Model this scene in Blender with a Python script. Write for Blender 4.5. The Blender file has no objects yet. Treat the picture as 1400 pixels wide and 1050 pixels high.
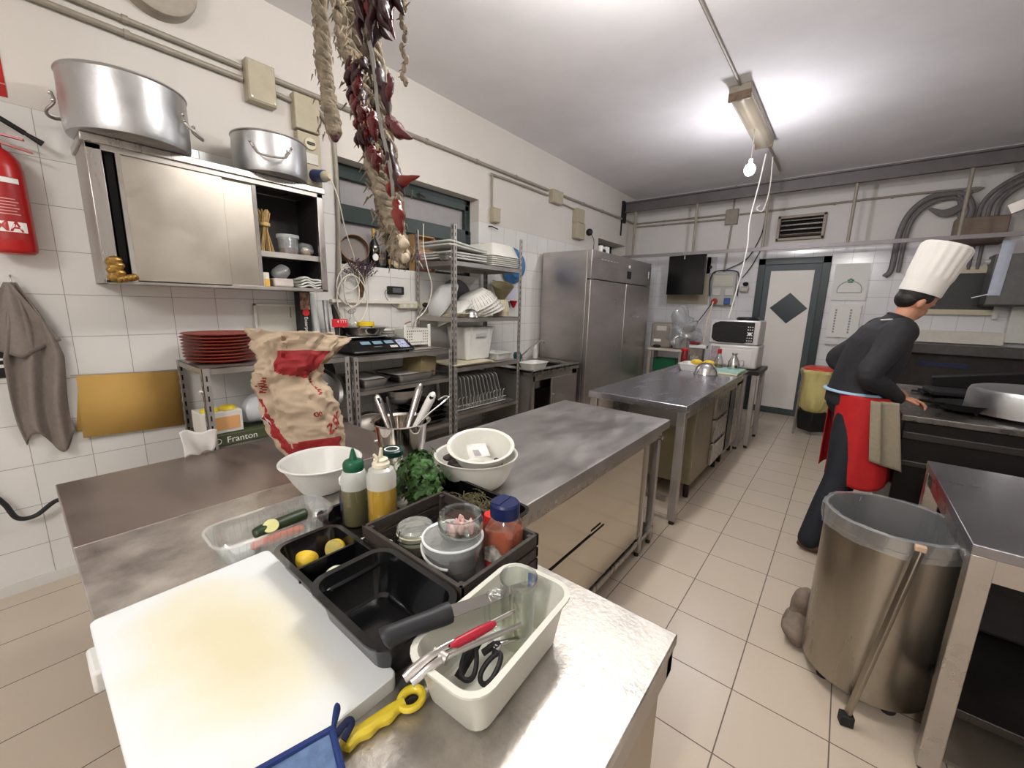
import bpy, math, random
from mathutils import Vector, Matrix, noise
random.seed(7)
PI = math.pi
SC = bpy.context.scene
COL = SC.collection
V = Vector

# ------------------------------------------------------------------ materials
def lin(c):
    return tuple(((x/255)/12.92 if x/255 <= .04045 else ((x/255+.055)/1.055)**2.4) for x in c)

MATS = {}
def mat(name, col, rough=.5, metal=0., var=0., scale=12., bump=0., stretch=(1, 1, 1), col2=None, bscale=None,
        trans=0., ior=1.45, emit=0., sheen=0., rvar=0., sss=0., alpha=1., coat=0., bdist=.004):
    if name in MATS: return MATS[name]
    m = bpy.data.materials.new(name); m.use_nodes = True
    nt = m.node_tree; N = nt.nodes; L = nt.links
    b = N['Principled BSDF']
    c = lin(col)
    b.inputs['Base Color'].default_value = (*c, 1)
    b.inputs['Roughness'].default_value = rough
    b.inputs['Metallic'].default_value = metal
    b.inputs['IOR'].default_value = ior
    b.inputs['Transmission Weight'].default_value = trans
    b.inputs['Coat Weight'].default_value = coat
    b.inputs['Alpha'].default_value = alpha
    if sss: b.inputs['Subsurface Weight'].default_value = sss; b.inputs['Subsurface Radius'].default_value = (.02, .01, .006)
    if emit:
        b.inputs['Emission Color'].default_value = (*c, 1); b.inputs['Emission Strength'].default_value = emit
    if var or bump or col2 or rvar:
        tc = N.new('ShaderNodeTexCoord'); mp = N.new('ShaderNodeMapping'); mp.inputs['Scale'].default_value = stretch
        L.new(tc.outputs['Object'], mp.inputs['Vector'])
        nz = N.new('ShaderNodeTexNoise'); nz.inputs['Scale'].default_value = scale; nz.inputs['Detail'].default_value = 6; nz.inputs['Roughness'].default_value = .6
        L.new(mp.outputs['Vector'], nz.inputs['Vector'])
        if var or col2:
            rp = N.new('ShaderNodeValToRGB')
            rp.color_ramp.elements[0].position = .35; rp.color_ramp.elements[1].position = .68
            c2 = lin(col2) if col2 else tuple(x*(1-var) for x in c)
            rp.color_ramp.elements[0].color = (*c2, 1); rp.color_ramp.elements[1].color = (*c, 1)
            L.new(nz.outputs['Fac'], rp.inputs['Fac']); L.new(rp.outputs['Color'], b.inputs['Base Color'])
        if rvar:
            mr = N.new('ShaderNodeMapRange'); mr.inputs['From Min'].default_value = .3; mr.inputs['From Max'].default_value = .7
            mr.inputs['To Min'].default_value = max(0, rough-rvar); mr.inputs['To Max'].default_value = min(1, rough+rvar)
            L.new(nz.outputs['Fac'], mr.inputs['Value']); L.new(mr.outputs['Result'], b.inputs['Roughness'])
        if bump:
            n2 = nz
            if bscale:
                n2 = N.new('ShaderNodeTexNoise'); n2.inputs['Scale'].default_value = bscale; n2.inputs['Detail'].default_value = 4
                L.new(mp.outputs['Vector'], n2.inputs['Vector'])
            bp = N.new('ShaderNodeBump'); bp.inputs['Strength'].default_value = bump; bp.inputs['Distance'].default_value = bdist
            L.new(n2.outputs['Fac'], bp.inputs['Height']); L.new(bp.outputs['Normal'], b.inputs['Normal'])
    MATS[name] = m
    return m

def clear(name, tint=(240, 245, 243), gloss=.10, milky=0., rough=.05, edge=.42):
    """thin clear plastic or glass: see-through with a sheen and, if milky, a share of diffuse white"""
    if name in MATS: return MATS[name]
    m = bpy.data.materials.new(name); m.use_nodes = True
    nt = m.node_tree; N = nt.nodes; L = nt.links
    N.remove(N['Principled BSDF']); out = N['Material Output']
    tr = N.new('ShaderNodeBsdfTransparent'); tr.inputs['Color'].default_value = (*lin(tint), 1)
    gl = N.new('ShaderNodeBsdfGlossy'); gl.inputs['Roughness'].default_value = rough
    df = N.new('ShaderNodeBsdfDiffuse'); df.inputs['Color'].default_value = (*lin(tint), 1)
    lw = N.new('ShaderNodeLayerWeight'); lw.inputs['Blend'].default_value = .35
    ma = N.new('ShaderNodeMath'); ma.operation = 'MULTIPLY_ADD'; ma.inputs[1].default_value = edge; ma.inputs[2].default_value = gloss
    L.new(lw.outputs['Facing'], ma.inputs[0])
    mx = N.new('ShaderNodeMixShader'); L.new(ma.outputs[0], mx.inputs['Fac']); L.new(tr.outputs[0], mx.inputs[1]); L.new(gl.outputs[0], mx.inputs[2])
    mx2 = N.new('ShaderNodeMixShader'); mx2.inputs['Fac'].default_value = milky
    L.new(mx.outputs[0], mx2.inputs[1]); L.new(df.outputs[0], mx2.inputs[2]); L.new(mx2.outputs[0], out.inputs['Surface'])
    MATS[name] = m
    return m

def tiled(name, base, grout, px, py, ox, oy, axes, gw=.004, top=None, plaster=None, rough=.25, var=.05, topaxis=2, patch=None):
    """square tiles laid from (ox, oy) at pitch (px, py) on the two axes; above height `top` painted plaster"""
    m = bpy.data.materials.new(name); m.use_nodes = True
    nt = m.node_tree; N = nt.nodes; L = nt.links; b = N['Principled BSDF']
    g = N.new('ShaderNodeNewGeometry'); s = N.new('ShaderNodeSeparateXYZ'); L.new(g.outputs['Position'], s.inputs[0])
    def M(op, a, bb=None, c=None):
        n = N.new('ShaderNodeMath'); n.operation = op
        for i, v in enumerate((a, bb, c)):
            if v is None: continue
            if isinstance(v, (int, float)): n.inputs[i].default_value = v
            else: L.new(v, n.inputs[i])
        return n.outputs[0]
    masks = []; cells = []
    for ax, p, o in ((axes[0], px, ox), (axes[1], py, oy)):
        q = M('DIVIDE', M('SUBTRACT', s.outputs[ax], o), p)
        f = M('FRACT', q); cells.append(M('FLOOR', q))
        d = M('MINIMUM', f, M('SUBTRACT', 1., f))
        masks.append(M('LESS_THAN', d, gw/p/2))
    gm = M('MAXIMUM', masks[0], masks[1])
    cv = N.new('ShaderNodeCombineXYZ'); L.new(cells[0], cv.inputs[0]); L.new(cells[1], cv.inputs[1])
    wn = N.new('ShaderNodeTexWhiteNoise'); wn.noise_dimensions = '3D'; L.new(cv.outputs[0], wn.inputs['Vector'])
    nz = N.new('ShaderNodeTexNoise'); nz.inputs['Scale'].default_value = 3.5; nz.inputs['Detail'].default_value = 8; nz.inputs['Roughness'].default_value = .65
    L.new(g.outputs['Position'], nz.inputs['Vector'])
    tile = N.new('ShaderNodeMixRGB'); tile.inputs[1].default_value = (*lin(base), 1)
    tile.inputs[2].default_value = (*[x*(1-var*3) for x in lin(base)], 1)
    L.new(M('MULTIPLY_ADD', wn.outputs['Value'], .35, M('MULTIPLY', nz.outputs['Fac'], .6)), tile.inputs['Fac'])
    mg = N.new('ShaderNodeMixRGB'); L.new(gm, mg.inputs['Fac']); L.new(tile.outputs[0], mg.inputs[1]); mg.inputs[2].default_value = (*lin(grout), 1)
    col = mg.outputs[0]; ro = M('MULTIPLY_ADD', gm, .4, rough); h = gm
    if top is not None:
        above = M('GREATER_THAN', s.outputs[topaxis], top)
        n2 = N.new('ShaderNodeTexNoise'); n2.inputs['Scale'].default_value = 1.7; n2.inputs['Detail'].default_value = 9; L.new(g.outputs['Position'], n2.inputs['Vector'])
        pl = N.new('ShaderNodeMixRGB'); pl.inputs[1].default_value = (*lin(plaster), 1); pl.inputs[2].default_value = (*[x*.78 for x in lin(plaster)], 1)
        L.new(M('MULTIPLY', n2.outputs['Fac'], .7), pl.inputs['Fac'])
        mm = N.new('ShaderNodeMixRGB'); L.new(above, mm.inputs['Fac']); L.new(col, mm.inputs[1]); L.new(pl.outputs[0], mm.inputs[2]); col = mm.outputs[0]
        ro = M('MAXIMUM', ro, M('MULTIPLY', above, .85)); h = M('MULTIPLY', gm, M('SUBTRACT', 1., above))
    L.new(col, b.inputs['Base Color']); L.new(ro, b.inputs['Roughness'])
    bp = N.new('ShaderNodeBump'); bp.inputs['Strength'].default_value = .5; bp.inputs['Distance'].default_value = -.002; L.new(h, bp.inputs['Height'])
    L.new(bp.outputs['Normal'], b.inputs['Normal'])
    return m

# ------------------------------------------------------------------ mesh builder
class MB:
    def __init__(s): s.v = []; s.f = []; s.m = []; s.mi = 0
    def add(s, vs, fs):
        o = len(s.v); s.v += [tuple(v) for v in vs]; s.f += [tuple(o+i for i in f) for f in fs]; s.m += [s.mi]*len(fs); return s
    def box(s, c, d, rz=0, rx=0, ry=0):
        h = [x/2 for x in d]
        R = Matrix.Rotation(rz, 3, 'Z') @ Matrix.Rotation(ry, 3, 'Y') @ Matrix.Rotation(rx, 3, 'X')
        vs = [V(c) + R @ V((x*h[0], y*h[1], z*h[2])) for x in (-1, 1) for y in (-1, 1) for z in (-1, 1)]
        return s.add(vs, [(0, 1, 3, 2), (4, 6, 7, 5), (0, 4, 5, 1), (2, 3, 7, 6), (0, 2, 6, 4), (1, 5, 7, 3)])
    def bb(s, x0, x1, y0, y1, z0, z1):
        return s.box(((x0+x1)/2, (y0+y1)/2, (z0+z1)/2), (abs(x1-x0), abs(y1-y0), abs(z1-z0)))
    def bar(s, a, b, w, t=None):
        a, b = V(a), V(b); t = t or w; d = (b-a).normalized(); u = d.cross(V((0, 0, 1)))
        if u.length < .01: u = V((1, 0, 0))
        u.normalize(); n = d.cross(u); vs = []
        for p in (a, b):
            for i, j in ((-1, -1), (1, -1), (1, 1), (-1, 1)): vs.append(p + u*i*w/2 + n*j*t/2)
        return s.add(vs, [(0, 3, 2, 1), (4, 5, 6, 7), (0, 1, 5, 4), (1, 2, 6, 5), (2, 3, 7, 6), (3, 0, 4, 7)])
    def tube(s, pts, r, seg=8, closed=False, flat=1.):
        pts = [V(p) for p in pts]; n = len(pts); rs = r if isinstance(r, (list, tuple)) else [r]*n
        up = None; rings = []
        for i, p in enumerate(pts):
            a = pts[(i-1) % n] if (closed or i) else pts[i]; b = pts[(i+1) % n] if (closed or i < n-1) else pts[i]
            d = (b-a).normalized() if (b-a).length > 1e-9 else V((0, 0, 1))
            if up is None: up = d.orthogonal().normalized()
            up = up - d*up.dot(d)
            up = up.normalized() if up.length > 1e-6 else d.orthogonal().normalized()
            w = d.cross(up)
            rings.append([p + (up*math.cos(2*PI*k/seg)*flat + w*math.sin(2*PI*k/seg))*rs[i] for k in range(seg)])
        vs = [q for R in rings for q in R]; fs = []
        for i in range(n if closed else n-1):
            j = (i+1) % n
            for k in range(seg): l = (k+1) % seg; fs.append((i*seg+k, i*seg+l, j*seg+l, j*seg+k))
        if not closed: fs += [tuple(range(seg))[::-1], tuple((n-1)*seg+k for k in range(seg))]
        return s.add(vs, fs)
    def cyl(s, a, b, r0, r1=None, seg=24):
        return s.tube([a, b], [r0, r0 if r1 is None else r1], seg)
    def lathe(s, prof, c=(0, 0, 0), seg=48, ax=None, sx=1., sy=1., fn=None):
        """prof: (radius, height) pairs, spun about +z, or about ax"""
        c = V(c); R = V((0, 0, 1)).rotation_difference(V(ax)).to_matrix() if ax else Matrix.Identity(3)
        vs = []; fs = []; idx = []
        for r, h in prof:
            if r < 1e-6: idx.append([len(vs)]); vs.append(c + R @ V((0, 0, h)))
            else:
                idx.append(list(range(len(vs), len(vs)+seg)))
                for k in range(seg):
                    a = 2*PI*k/seg; q = fn(a, r, h) if fn else r
                    vs.append(c + R @ V((q*math.cos(a)*sx, q*math.sin(a)*sy, h)))
        for A, B in zip(idx, idx[1:]):
            for k in range(seg):
                l = (k+1) % seg
                if len(A) == 1 and len(B) == 1: continue
                if len(A) == 1: fs.append((A[0], B[k], B[l]))
                elif len(B) == 1: fs.append((A[k], B[0], A[l]))
                else: fs.append((A[k], B[k], B[l], A[l]))
        return s.add(vs, fs)
    def ell(s, c, r, seg=24, rings=14, R=None):
        c = V(c); vs = []; R = R or Matrix.Identity(3)
        prof = [(math.sin(PI*i/rings), -math.cos(PI*i/rings)) for i in range(rings+1)]
        t = MB().lathe([(0 if i in (0, rings) else p[0], p[1]) for i, p in enumerate(prof)], seg=seg)
        return s.add([c + R @ V((v[0]*r[0], v[1]*r[1], v[2]*r[2])) for v in t.v], t.f)
    def loft(s, rings, cap=True):
        n = len(rings[0]); vs = [p for r in rings for p in r]; fs = []
        for i in range(len(rings)-1):
            for k in range(n): l = (k+1) % n; fs.append((i*n+k, i*n+l, (i+1)*n+l, (i+1)*n+k))
        if cap: fs += [tuple(range(n))[::-1], tuple((len(rings)-1)*n+k for k in range(n))]
        return s.add(vs, fs)
    def grid(s, fn, nu, nv):
        vs = [fn(i/nu, j/nv) for j in range(nv+1) for i in range(nu+1)]
        return s.add(vs, [(j*(nu+1)+i, j*(nu+1)+i+1, (j+1)*(nu+1)+i+1, (j+1)*(nu+1)+i) for j in range(nv) for i in range(nu)])
    def prism(s, poly, z0, z1):
        n = len(poly); vs = [(x, y, z0) for x, y in poly] + [(x, y, z1) for x, y in poly]
        return s.add(vs, [tuple(range(n))[::-1], tuple(n+i for i in range(n))] + [(i, (i+1) % n, n+(i+1) % n, n+i) for i in range(n)])
    def xf(s, Mx):
        s.v = [tuple(Mx @ V(v)) for v in s.v]; return s
    def merge(s, o, Mx=None):
        s.add([(Mx @ V(v)) if Mx else v for v in o.v], o.f); return s
    def build(s, name, m, parent=None, local=False, smooth=None, bev=0, sub=0, solid=0, remesh=0, label=None, kind=None, sm=35, smoothit=0):
        me = bpy.data.meshes.new(name); vs = s.v
        if parent is not None and not local:
            W = root_matrix(parent).inverted(); vs = [tuple(W @ V(v)) for v in vs]
        me.from_pydata(vs, [], s.f); me.validate()
        ms = m if isinstance(m, (list, tuple)) else [m]
        for x in ms: me.materials.append(x)
        if len(ms) > 1:
            for p, i in zip(me.polygons, s.m): p.material_index = i
        import bmesh
        b = bmesh.new(); b.from_mesh(me); bmesh.ops.recalc_face_normals(b, faces=b.faces); b.to_mesh(me); b.free()
        if smooth is None or smooth:
            for p in me.polygons: p.use_smooth = True
            try: me.set_sharp_from_angle(angle=math.radians(sm))
            except Exception: pass
        o = bpy.data.objects.new(name, me); COL.objects.link(o)
        if parent is not None: o.parent = parent
        if remesh:
            r = o.modifiers.new('remesh', 'REMESH'); r.mode = 'VOXEL'; r.voxel_size = remesh; r.use_smooth_shade = True
            q = o.modifiers.new('smooth', 'SMOOTH'); q.factor = .5; q.iterations = smoothit or 6
        if solid:
            q = o.modifiers.new('solid', 'SOLIDIFY'); q.thickness = solid; q.offset = 0
        if bev:
            q = o.modifiers.new('bevel', 'BEVEL'); q.width = bev; q.segments = 2; q.limit_method = 'ANGLE'; q.angle_limit = math.radians(40)
        if sub:
            q = o.modifiers.new('sub', 'SUBSURF'); q.levels = sub; q.render_levels = sub
        if label: o['label'] = label
        if kind: o['kind'] = kind
        return o

def root_matrix(o):
    while o.parent is not None: o = o.parent
    return Matrix.Translation(o.location) @ o.rotation_euler.to_matrix().to_4x4()

def tag(o, label, cat, group=None, kind=None):
    o['label'] = label; o['category'] = cat
    if group: o['group'] = group
    if kind: o['kind'] = kind
    return o

def thing(name, label, cat, loc=(0, 0, 0), rz=0, group=None, rx=0, ry=0):
    o = bpy.data.objects.new(name, None); COL.objects.link(o); o.empty_display_size = .05
    o.location = loc; o.rotation_euler = (rx, ry, rz)
    return tag(o, label, cat, group)

def structure(name, mb, m, **k):
    o = mb.build(name, m, **k); o['kind'] = 'structure'; return o

def dup(o, loc, rz=None, label=None, rot=None):
    c = o.copy(); COL.objects.link(c); c.location = loc
    if rz is not None: c.rotation_euler = (0, 0, rz)
    if rot is not None: c.rotation_euler = rot
    if label: c['label'] = label
    def rec(src, dst):
        for ch in [x for x in bpy.data.objects if x.parent == src and x.name in COL.objects]:
            d = ch.copy(); COL.objects.link(d); d.parent = dst; rec(ch, d)
    rec(o, c)
    return c

def text_mesh(txt, size, fn, bold=False, depth=0):
    """the letters' outlines as a mesh; fn maps (x, y) on the letters' plane to a point"""
    cu = bpy.data.curves.new('t', 'FONT'); cu.body = txt; cu.size = size; cu.align_x = 'CENTER'; cu.align_y = 'CENTER'
    if bold: cu.offset = size*.02
    ob = bpy.data.objects.new('t', cu); COL.objects.link(ob)
    dg = bpy.context.evaluated_depsgraph_get(); me = bpy.data.meshes.new_from_object(ob.evaluated_get(dg))
    mb = MB().add([fn(v.co.x, v.co.y) for v in me.vertices], [tuple(p.vertices) for p in me.polygons])
    bpy.data.objects.remove(ob); bpy.data.curves.remove(cu); bpy.data.meshes.remove(me)
    return mb

def rrect(cx, cy, w, d, r, n=5):
    out = []
    for sx, sy, a0 in ((1, 1, 0), (-1, 1, PI/2), (-1, -1, PI), (1, -1, 1.5*PI)):
        for i in range(n+1):
            a = a0 + PI/2*i/n; out.append((cx + sx*(w/2-r) + r*math.cos(a), cy + sy*(d/2-r) + r*math.sin(a)))
    return out

def tray_mb(w, d, h, t=.002, r=.025, taper=.85, lip=.012):
    """open rectangular tub with a turned lip, base at z=0"""
    mb = MB()
    def ring(k, z, extra=0): return [V((x, y, z)) for x, y in rrect(0, 0, w*k+extra*2, d*k+extra*2, r*(.8 if k < 1 else 1)+max(extra, 0))]
    k = taper
    mb.loft([ring(k, .0, -.006), ring(k, .006), ring(1, h-.004), ring(1, h-.004, lip), ring(1, h, lip), ring(1, h, -t*.5), ring(k, .006+t, -t), ring(k, t, -t-.006)], cap=True)
    return mb
def R3(ax, a): return Matrix.Rotation(a, 3, ax)
def T4(loc, rz=0, rx=0, ry=0): return Matrix.Translation(loc) @ Matrix.Rotation(rz, 4, 'Z') @ Matrix.Rotation(ry, 4, 'Y') @ Matrix.Rotation(rx, 4, 'X')
def catmull(pts, n=8):
    P = [V(p) for p in pts]; P = [P[0]*2-P[1]] + P + [P[-1]*2-P[-2]]; out = []
    for i in range(1, len(P)-2):
        for k in range(n):
            t = k/n; a, b, c, d = P[i-1], P[i], P[i+1], P[i+2]
            out.append(.5*((2*b) + (c-a)*t + (2*a-5*b+4*c-d)*t*t + (3*b-3*c+d-a)*t**3))
    out.append(P[-2]); return out

# palette
STEEL = mat('brushed_steel', (188, 183, 178), .30, 1, var=.12, scale=4, rvar=.08, stretch=(1, 6, 1), bump=.03, bscale=30)
STEEL_D = mat('dull_steel', (184, 178, 172), .42, .9, var=.16, scale=5, rvar=.1)
STEEL_TOP = mat('worn_steel_top', (186, 182, 180), .40, .92, var=.25, scale=3, rvar=.1, stretch=(3, 1, 1), bump=.05, bscale=16)
STEEL_NEAR = mat('scratched_steel_top', (206, 200, 192), .43, .9, var=.42, scale=9, rvar=.16, bump=.5, bscale=90, bdist=.002)
STEEL_WARM = mat('stained_steel_top', (172, 160, 152), .38, .92, var=.2, scale=3, rvar=.1, stretch=(1, 2.5, 1), bump=.1, bscale=18)
STEEL_B = mat('bright_steel', (205, 202, 198), .16, 1, var=.1, scale=8)
ALU = mat('aluminium', (190, 190, 190), .38, 1, var=.1, scale=10, rvar=.08, bump=.12, bscale=60)
ANGLE = mat('slotted_angle', (184, 178, 172), .45, .6, var=.25, scale=20)
DARK_STEEL = mat('dark_steel', (62, 58, 56), .4, .8, var=.3, scale=6)
BLACK = mat('black_plastic', (14, 14, 15), .28)
BLACK_M = mat('black_matt', (22, 21, 22), .6)
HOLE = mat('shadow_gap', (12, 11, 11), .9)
WHITE = mat('white_plastic', (214, 213, 208), .38, var=.06, scale=6)
WHITE_W = mat('warm_white_plastic', (222, 220, 211), .42, var=.08, scale=9)
CREAM = mat('cream_plastic', (205, 196, 168), .5, var=.08, scale=14)
BEIGE = mat('beige_enamel', (176, 166, 142), .5, var=.12, scale=12)
PIPE = mat('grey_conduit', (150, 142, 128), .45, var=.15, scale=14)
RED = mat('red_paint', (176, 22, 22), .28, var=.1, scale=4)
GREEN_F = mat('dark_green_paint', (38, 52, 48), .4, var=.1, scale=6)
PAPER = mat('white_paper', (228, 226, 222), .8)
RUBBER = mat('black_rubber', (24, 23, 23), .7)
CABLE_W = mat('white_cable', (214, 208, 196), .5)
CABLE_B = mat('black_cable', (20, 20, 22), .5)
GLASS = clear('clear_glass', (249, 252, 250), .08, edge=.8)
CLEARP = clear('clear_plastic', (250, 252, 252), .06, milky=.08)
FROST = clear('milky_plastic', (236, 238, 236), .08, milky=.34)
FILM = clear('plastic_film', (236, 238, 240), .14, milky=.16, rough=.12)

# ------------------------------------------------------------------ the room
XL, YF, CH, XR, YB = -3.143, 7.235, 3.387, 2.05, -3.4
FLOOR = tiled('floor_tiles', (196, 182, 164), (96, 86, 78), .3170, .3170, -.158, 1.357, (0, 1), gw=.0045, rough=.30, var=.05)
WALL_L = tiled('wall_tiles', (222, 220, 216), (150, 146, 142), .2175, .2165, .203, 2.39, (1, 2), gw=.003, top=2.39, plaster=(214, 208, 200), rough=.16, var=.03)
WALL_F = tiled('wall_tiles_far', (222, 220, 222), (152, 150, 152), .2175, .2165, -.27, 2.39, (0, 2), gw=.003, top=2.39, plaster=(218, 214, 210), rough=.16, var=.03)
CEIL = mat('ceiling_paint', (232, 229, 230), .9, var=.10, scale=1.3, bump=.08, bscale=6)
structure('floor', MB().bb(XL-.4, XR+.2, YB-.2, YF+.2, -.12, 0), FLOOR)
structure('ceiling', MB().bb(XL-.4, XR+.2, YB-.2, YF+.2, CH, CH+.12), CEIL)
W1 = (1.72, 3.27, 1.815, 2.60); W2 = (5.93, 6.93, 1.86, 2.58)
w = MB(); X0 = XL-.36
w.bb(X0, XL, YB-.2, YF+.2, 0, W1[2]); w.bb(X0, XL, YB-.2, YF+.2, W1[3], CH)
w.bb(X0, XL, YB-.2, W1[0], W1[2], W1[3]); w.bb(X0, XL, W1[1], W2[0], W1[2], W1[3]); w.bb(X0, XL, W2[1], YF+.2, W1[2], W1[3])
w.bb(X0, XL, W2[0], W2[1], W2[3], W1[3]); w.bb(X0, XL, W2[0], W2[1], W1[2], W2[2])
structure('wall_left', w, WALL_L)
structure('wall_far', MB().bb(XL, XR, YF, YF+.2, 0, CH), WALL_F)
structure('wall_right', MB().bb(XR, XR+.2, YB-.2, YF+.2, 0, CH), WALL_L)
structure('wall_back', MB().bb(XL, XR, YB-.2, YB, 0, CH), WALL_F)
structure('baseboard_left', MB().bb(XL, XL+.012, YB, YF, 0, .055), mat('baseboard_tile', (208, 206, 200), .3))
structure('trim_1', MB().bb(-1.13, -.27, YF-.02, YF-.004, 0, .035), mat('door_saddle', (70, 66, 62), .5))

# windows in the wall of the cooking cupboards
def window(n, a, xf, mull, glass):
    y0, y1, z0, z1 = a; t = .055; fr = MB()
    fr.bb(xf-.06, xf, y0, y1, z1-t, z1); fr.bb(xf-.06, xf, y0, y1, z0, z0+t*.6)
    fr.bb(xf-.06, xf, y0, y0+t, z0, z1); fr.bb(xf-.06, xf, y1-t, y1, z0, z1)
    if mull:
        fr.bb(xf-.055, xf+.012, y0, y1, mull-.085, mull+.045); fr.bb(xf-.05, xf+.012, y0+.03, y1-.03, z1-.11, z1-.05)
        fr.bb(xf-.05, xf+.012, y0+.03, y0+.085, mull, z1-.06); fr.bb(xf-.05, xf+.012, y1-.085, y1-.03, mull, z1-.06)
    o = structure(n, fr, GREEN_F, bev=.003)
    g = MB().bb(xf-.04, xf-.034, y0+t, y1-t, z0+t*.5, z1-t).build('pane', glass, o); g['kind'] = 'structure'
    if mull:
        MB().bb(xf-.09, xf-.085, y0, y1, z0, z1).build('night_outside', mat('night_sky_glow', (52, 50, 54), .9), o)['kind'] = 'structure'
        h = MB().bar((xf+.03, 2.57, z1-.07), (xf+.05, 2.63, z1-.1), .02, .012).build('latch', BLACK_M, o); h['kind'] = 'structure'
window('window_1', W1, XL-.13, 2.25, mat('frosted_glass', (150, 146, 146), .22, 0, var=.08, bump=.5, bscale=260))
window('window_2', W2, XL-.26, None, mat('dusty_glass', (170, 164, 150), .3))

# door
d = MB()
for x0, x1, z0, z1 in ((-1.13, -1.04, 0, 2.29), (-.36, -.27, 0, 2.29), (-1.13, -.27, 2.2, 2.29)): d.bb(x0, x1, YF-.05, YF, z0, z1)
door = structure('door_1', d, mat('door_frame_green', (40, 50, 52), .4), bev=.004)
MB().bb(-1.05, -.35, YF-.03, YF-.005, 0, 2.21).build('door_border', mat('door_border_grey', (62, 72, 74), .45), door)['kind'] = 'structure'
MB().bb(-.96, -.44, YF-.04, YF-.028, .10, 2.11).build('door_panel', mat('door_cream', (222, 218, 210), .45, var=.05, scale=3), door)['kind'] = 'structure'
MB().add([(-.685, YF-.046, 1.80), (-.455, YF-.046, 1.58), (-.685, YF-.046, 1.36), (-.915, YF-.046, 1.58), (-.685, YF-.03, 1.80), (-.455, YF-.03, 1.58), (-.685, YF-.03, 1.36), (-.915, YF-.03, 1.58)],
         [(0, 1, 2, 3), (0, 4, 5, 1), (1, 5, 6, 2), (2, 6, 7, 3), (3, 7, 4, 0)]).build('diamond_pane', mat('smoked_glass', (52, 60, 64), .25), door, smooth=False)['kind'] = 'structure'

# ------------------------------------------------------------------ lamps
def area(loc, sx, sy, power, col, rot=(0, 0, 0)):
    l = bpy.data.lights.new('tube_light', 'AREA'); l.shape = 'RECTANGLE'; l.size = sx; l.size_y = sy; l.energy = power; l.color = col
    o = bpy.data.objects.new('tube_light', l); COL.objects.link(o); o.location = loc; o.rotation_euler = rot; return o
def ceiling_fixture(x, y, lit, label):
    t = thing('fluorescent_lamp', label, 'ceiling lamp', (x, y, CH-.12), group=None)
    L_ = .66
    base = MB().bb(x+.0, x+.17, y-L_, y+L_, CH-.07, CH-.001); base.build('housing', mat('lamp_housing', (150, 142, 128), .5, var=.25, scale=8), t, bev=.01)
    prof = [(math.cos(a)*.085, math.sin(a)*.06) for a in [PI*i/10 for i in range(11)]]
    r = MB(); rings = []
    for yy in (y-L_+.02, y+L_-.02): rings.append([V((x+.085+px, yy, CH-.07-pz)) for px, pz in prof])
    n = 11; r.add(rings[0]+rings[1], [(i, i+1, n+i+1, n+i) for i in range(n-1)] + [tuple(range(n)), tuple(range(n, 2*n))[::-1]])
    r.build('diffuser', clear('yellowed_cover', (206, 196, 176), .06, milky=.30, rough=.15) if not lit else mat('lit_diffuser', (255, 248, 238), .4, emit=6.), t)
    e = MB()
    for yy in (y-L_, y+L_-.03): e.bb(x-.002, x+.172, yy, yy+.03, CH-.125, CH-.05)
    e.build('end_cap', mat('rusty_cap', (120, 98, 78), .6, var=.4, scale=30), t, bev=.01)
    MB().cyl((x+.085, y-L_+.05, CH-.085), (x+.085, y+L_-.05, CH-.085), .014).build('tube', mat('unlit_tube', (232, 232, 230), .25), t)
    return t
ceiling_fixture(-1.04, 4.78, False, 'unlit fluorescent batten with yellowed cover on ceiling above the far worktable')
ceiling_fixture(-1.04, 1.75, True, 'lit fluorescent batten on ceiling above the long worktable')
ceiling_fixture(-.1, -2.0, True, 'lit fluorescent batten on ceiling behind the camera')
def tube_points(x, y, power, col):
    for k in (-1, 0, 1):
        l = bpy.data.lights.new('tube_light', 'POINT'); l.energy = power/3; l.color = col; l.shadow_soft_size = .09
        o = bpy.data.objects.new('tube_light', l); COL.objects.link(o); o.location = (x, y+k*.42, CH-.42)
tube_points(-.955, 1.75, 52, (1, .985, .965))
tube_points(-.015, -2.0, 88, (1, .985, .965))
bulb = thing('hanging_bulb', 'bare glowing bulb hanging below the unlit batten', 'light bulb', (-.925, 4.72, 2.865))
MB().ell((-.925, 4.72, 2.865), (.048, .048, .055)).build('bulb', mat('bulb_glow', (255, 250, 255), .3, emit=120), bulb)
MB().cyl((-.925, 4.72, 2.91), (-.925, 4.72, 2.96), .018).build('lamp_holder', WHITE, bulb)
MB().tube([(-.925, 4.72, 2.95), (-.93, 4.76, 3.10), (-.95, 4.85, 3.27)], .004).build('flex', CABLE_W, bulb)
pl = bpy.data.lights.new('bulb_light', 'POINT'); pl.energy = 17; pl.color = (.90, .92, 1); pl.shadow_soft_size = .05
po = bpy.data.objects.new('bulb_light', pl); COL.objects.link(po); po.location = (-.925, 4.72, 2.79)

o = MB().tube([(-.955, -1.0, CH-.015), (-.955, 4.1, CH-.015)], .011)
tag(o.build('ceiling_conduit', PIPE), 'grey conduit running along ceiling into the unlit batten', 'conduit')
o = MB().tube([(-.955, 5.46, CH-.02), (-.955, 6.72, CH-.03), (-.98, 6.74, CH-.12), (-1.2, 6.75, CH-.14)], .012)
tag(o.build('ceiling_conduit', PIPE), 'short bent conduit from the unlit batten to the steel beam', 'conduit')

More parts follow.
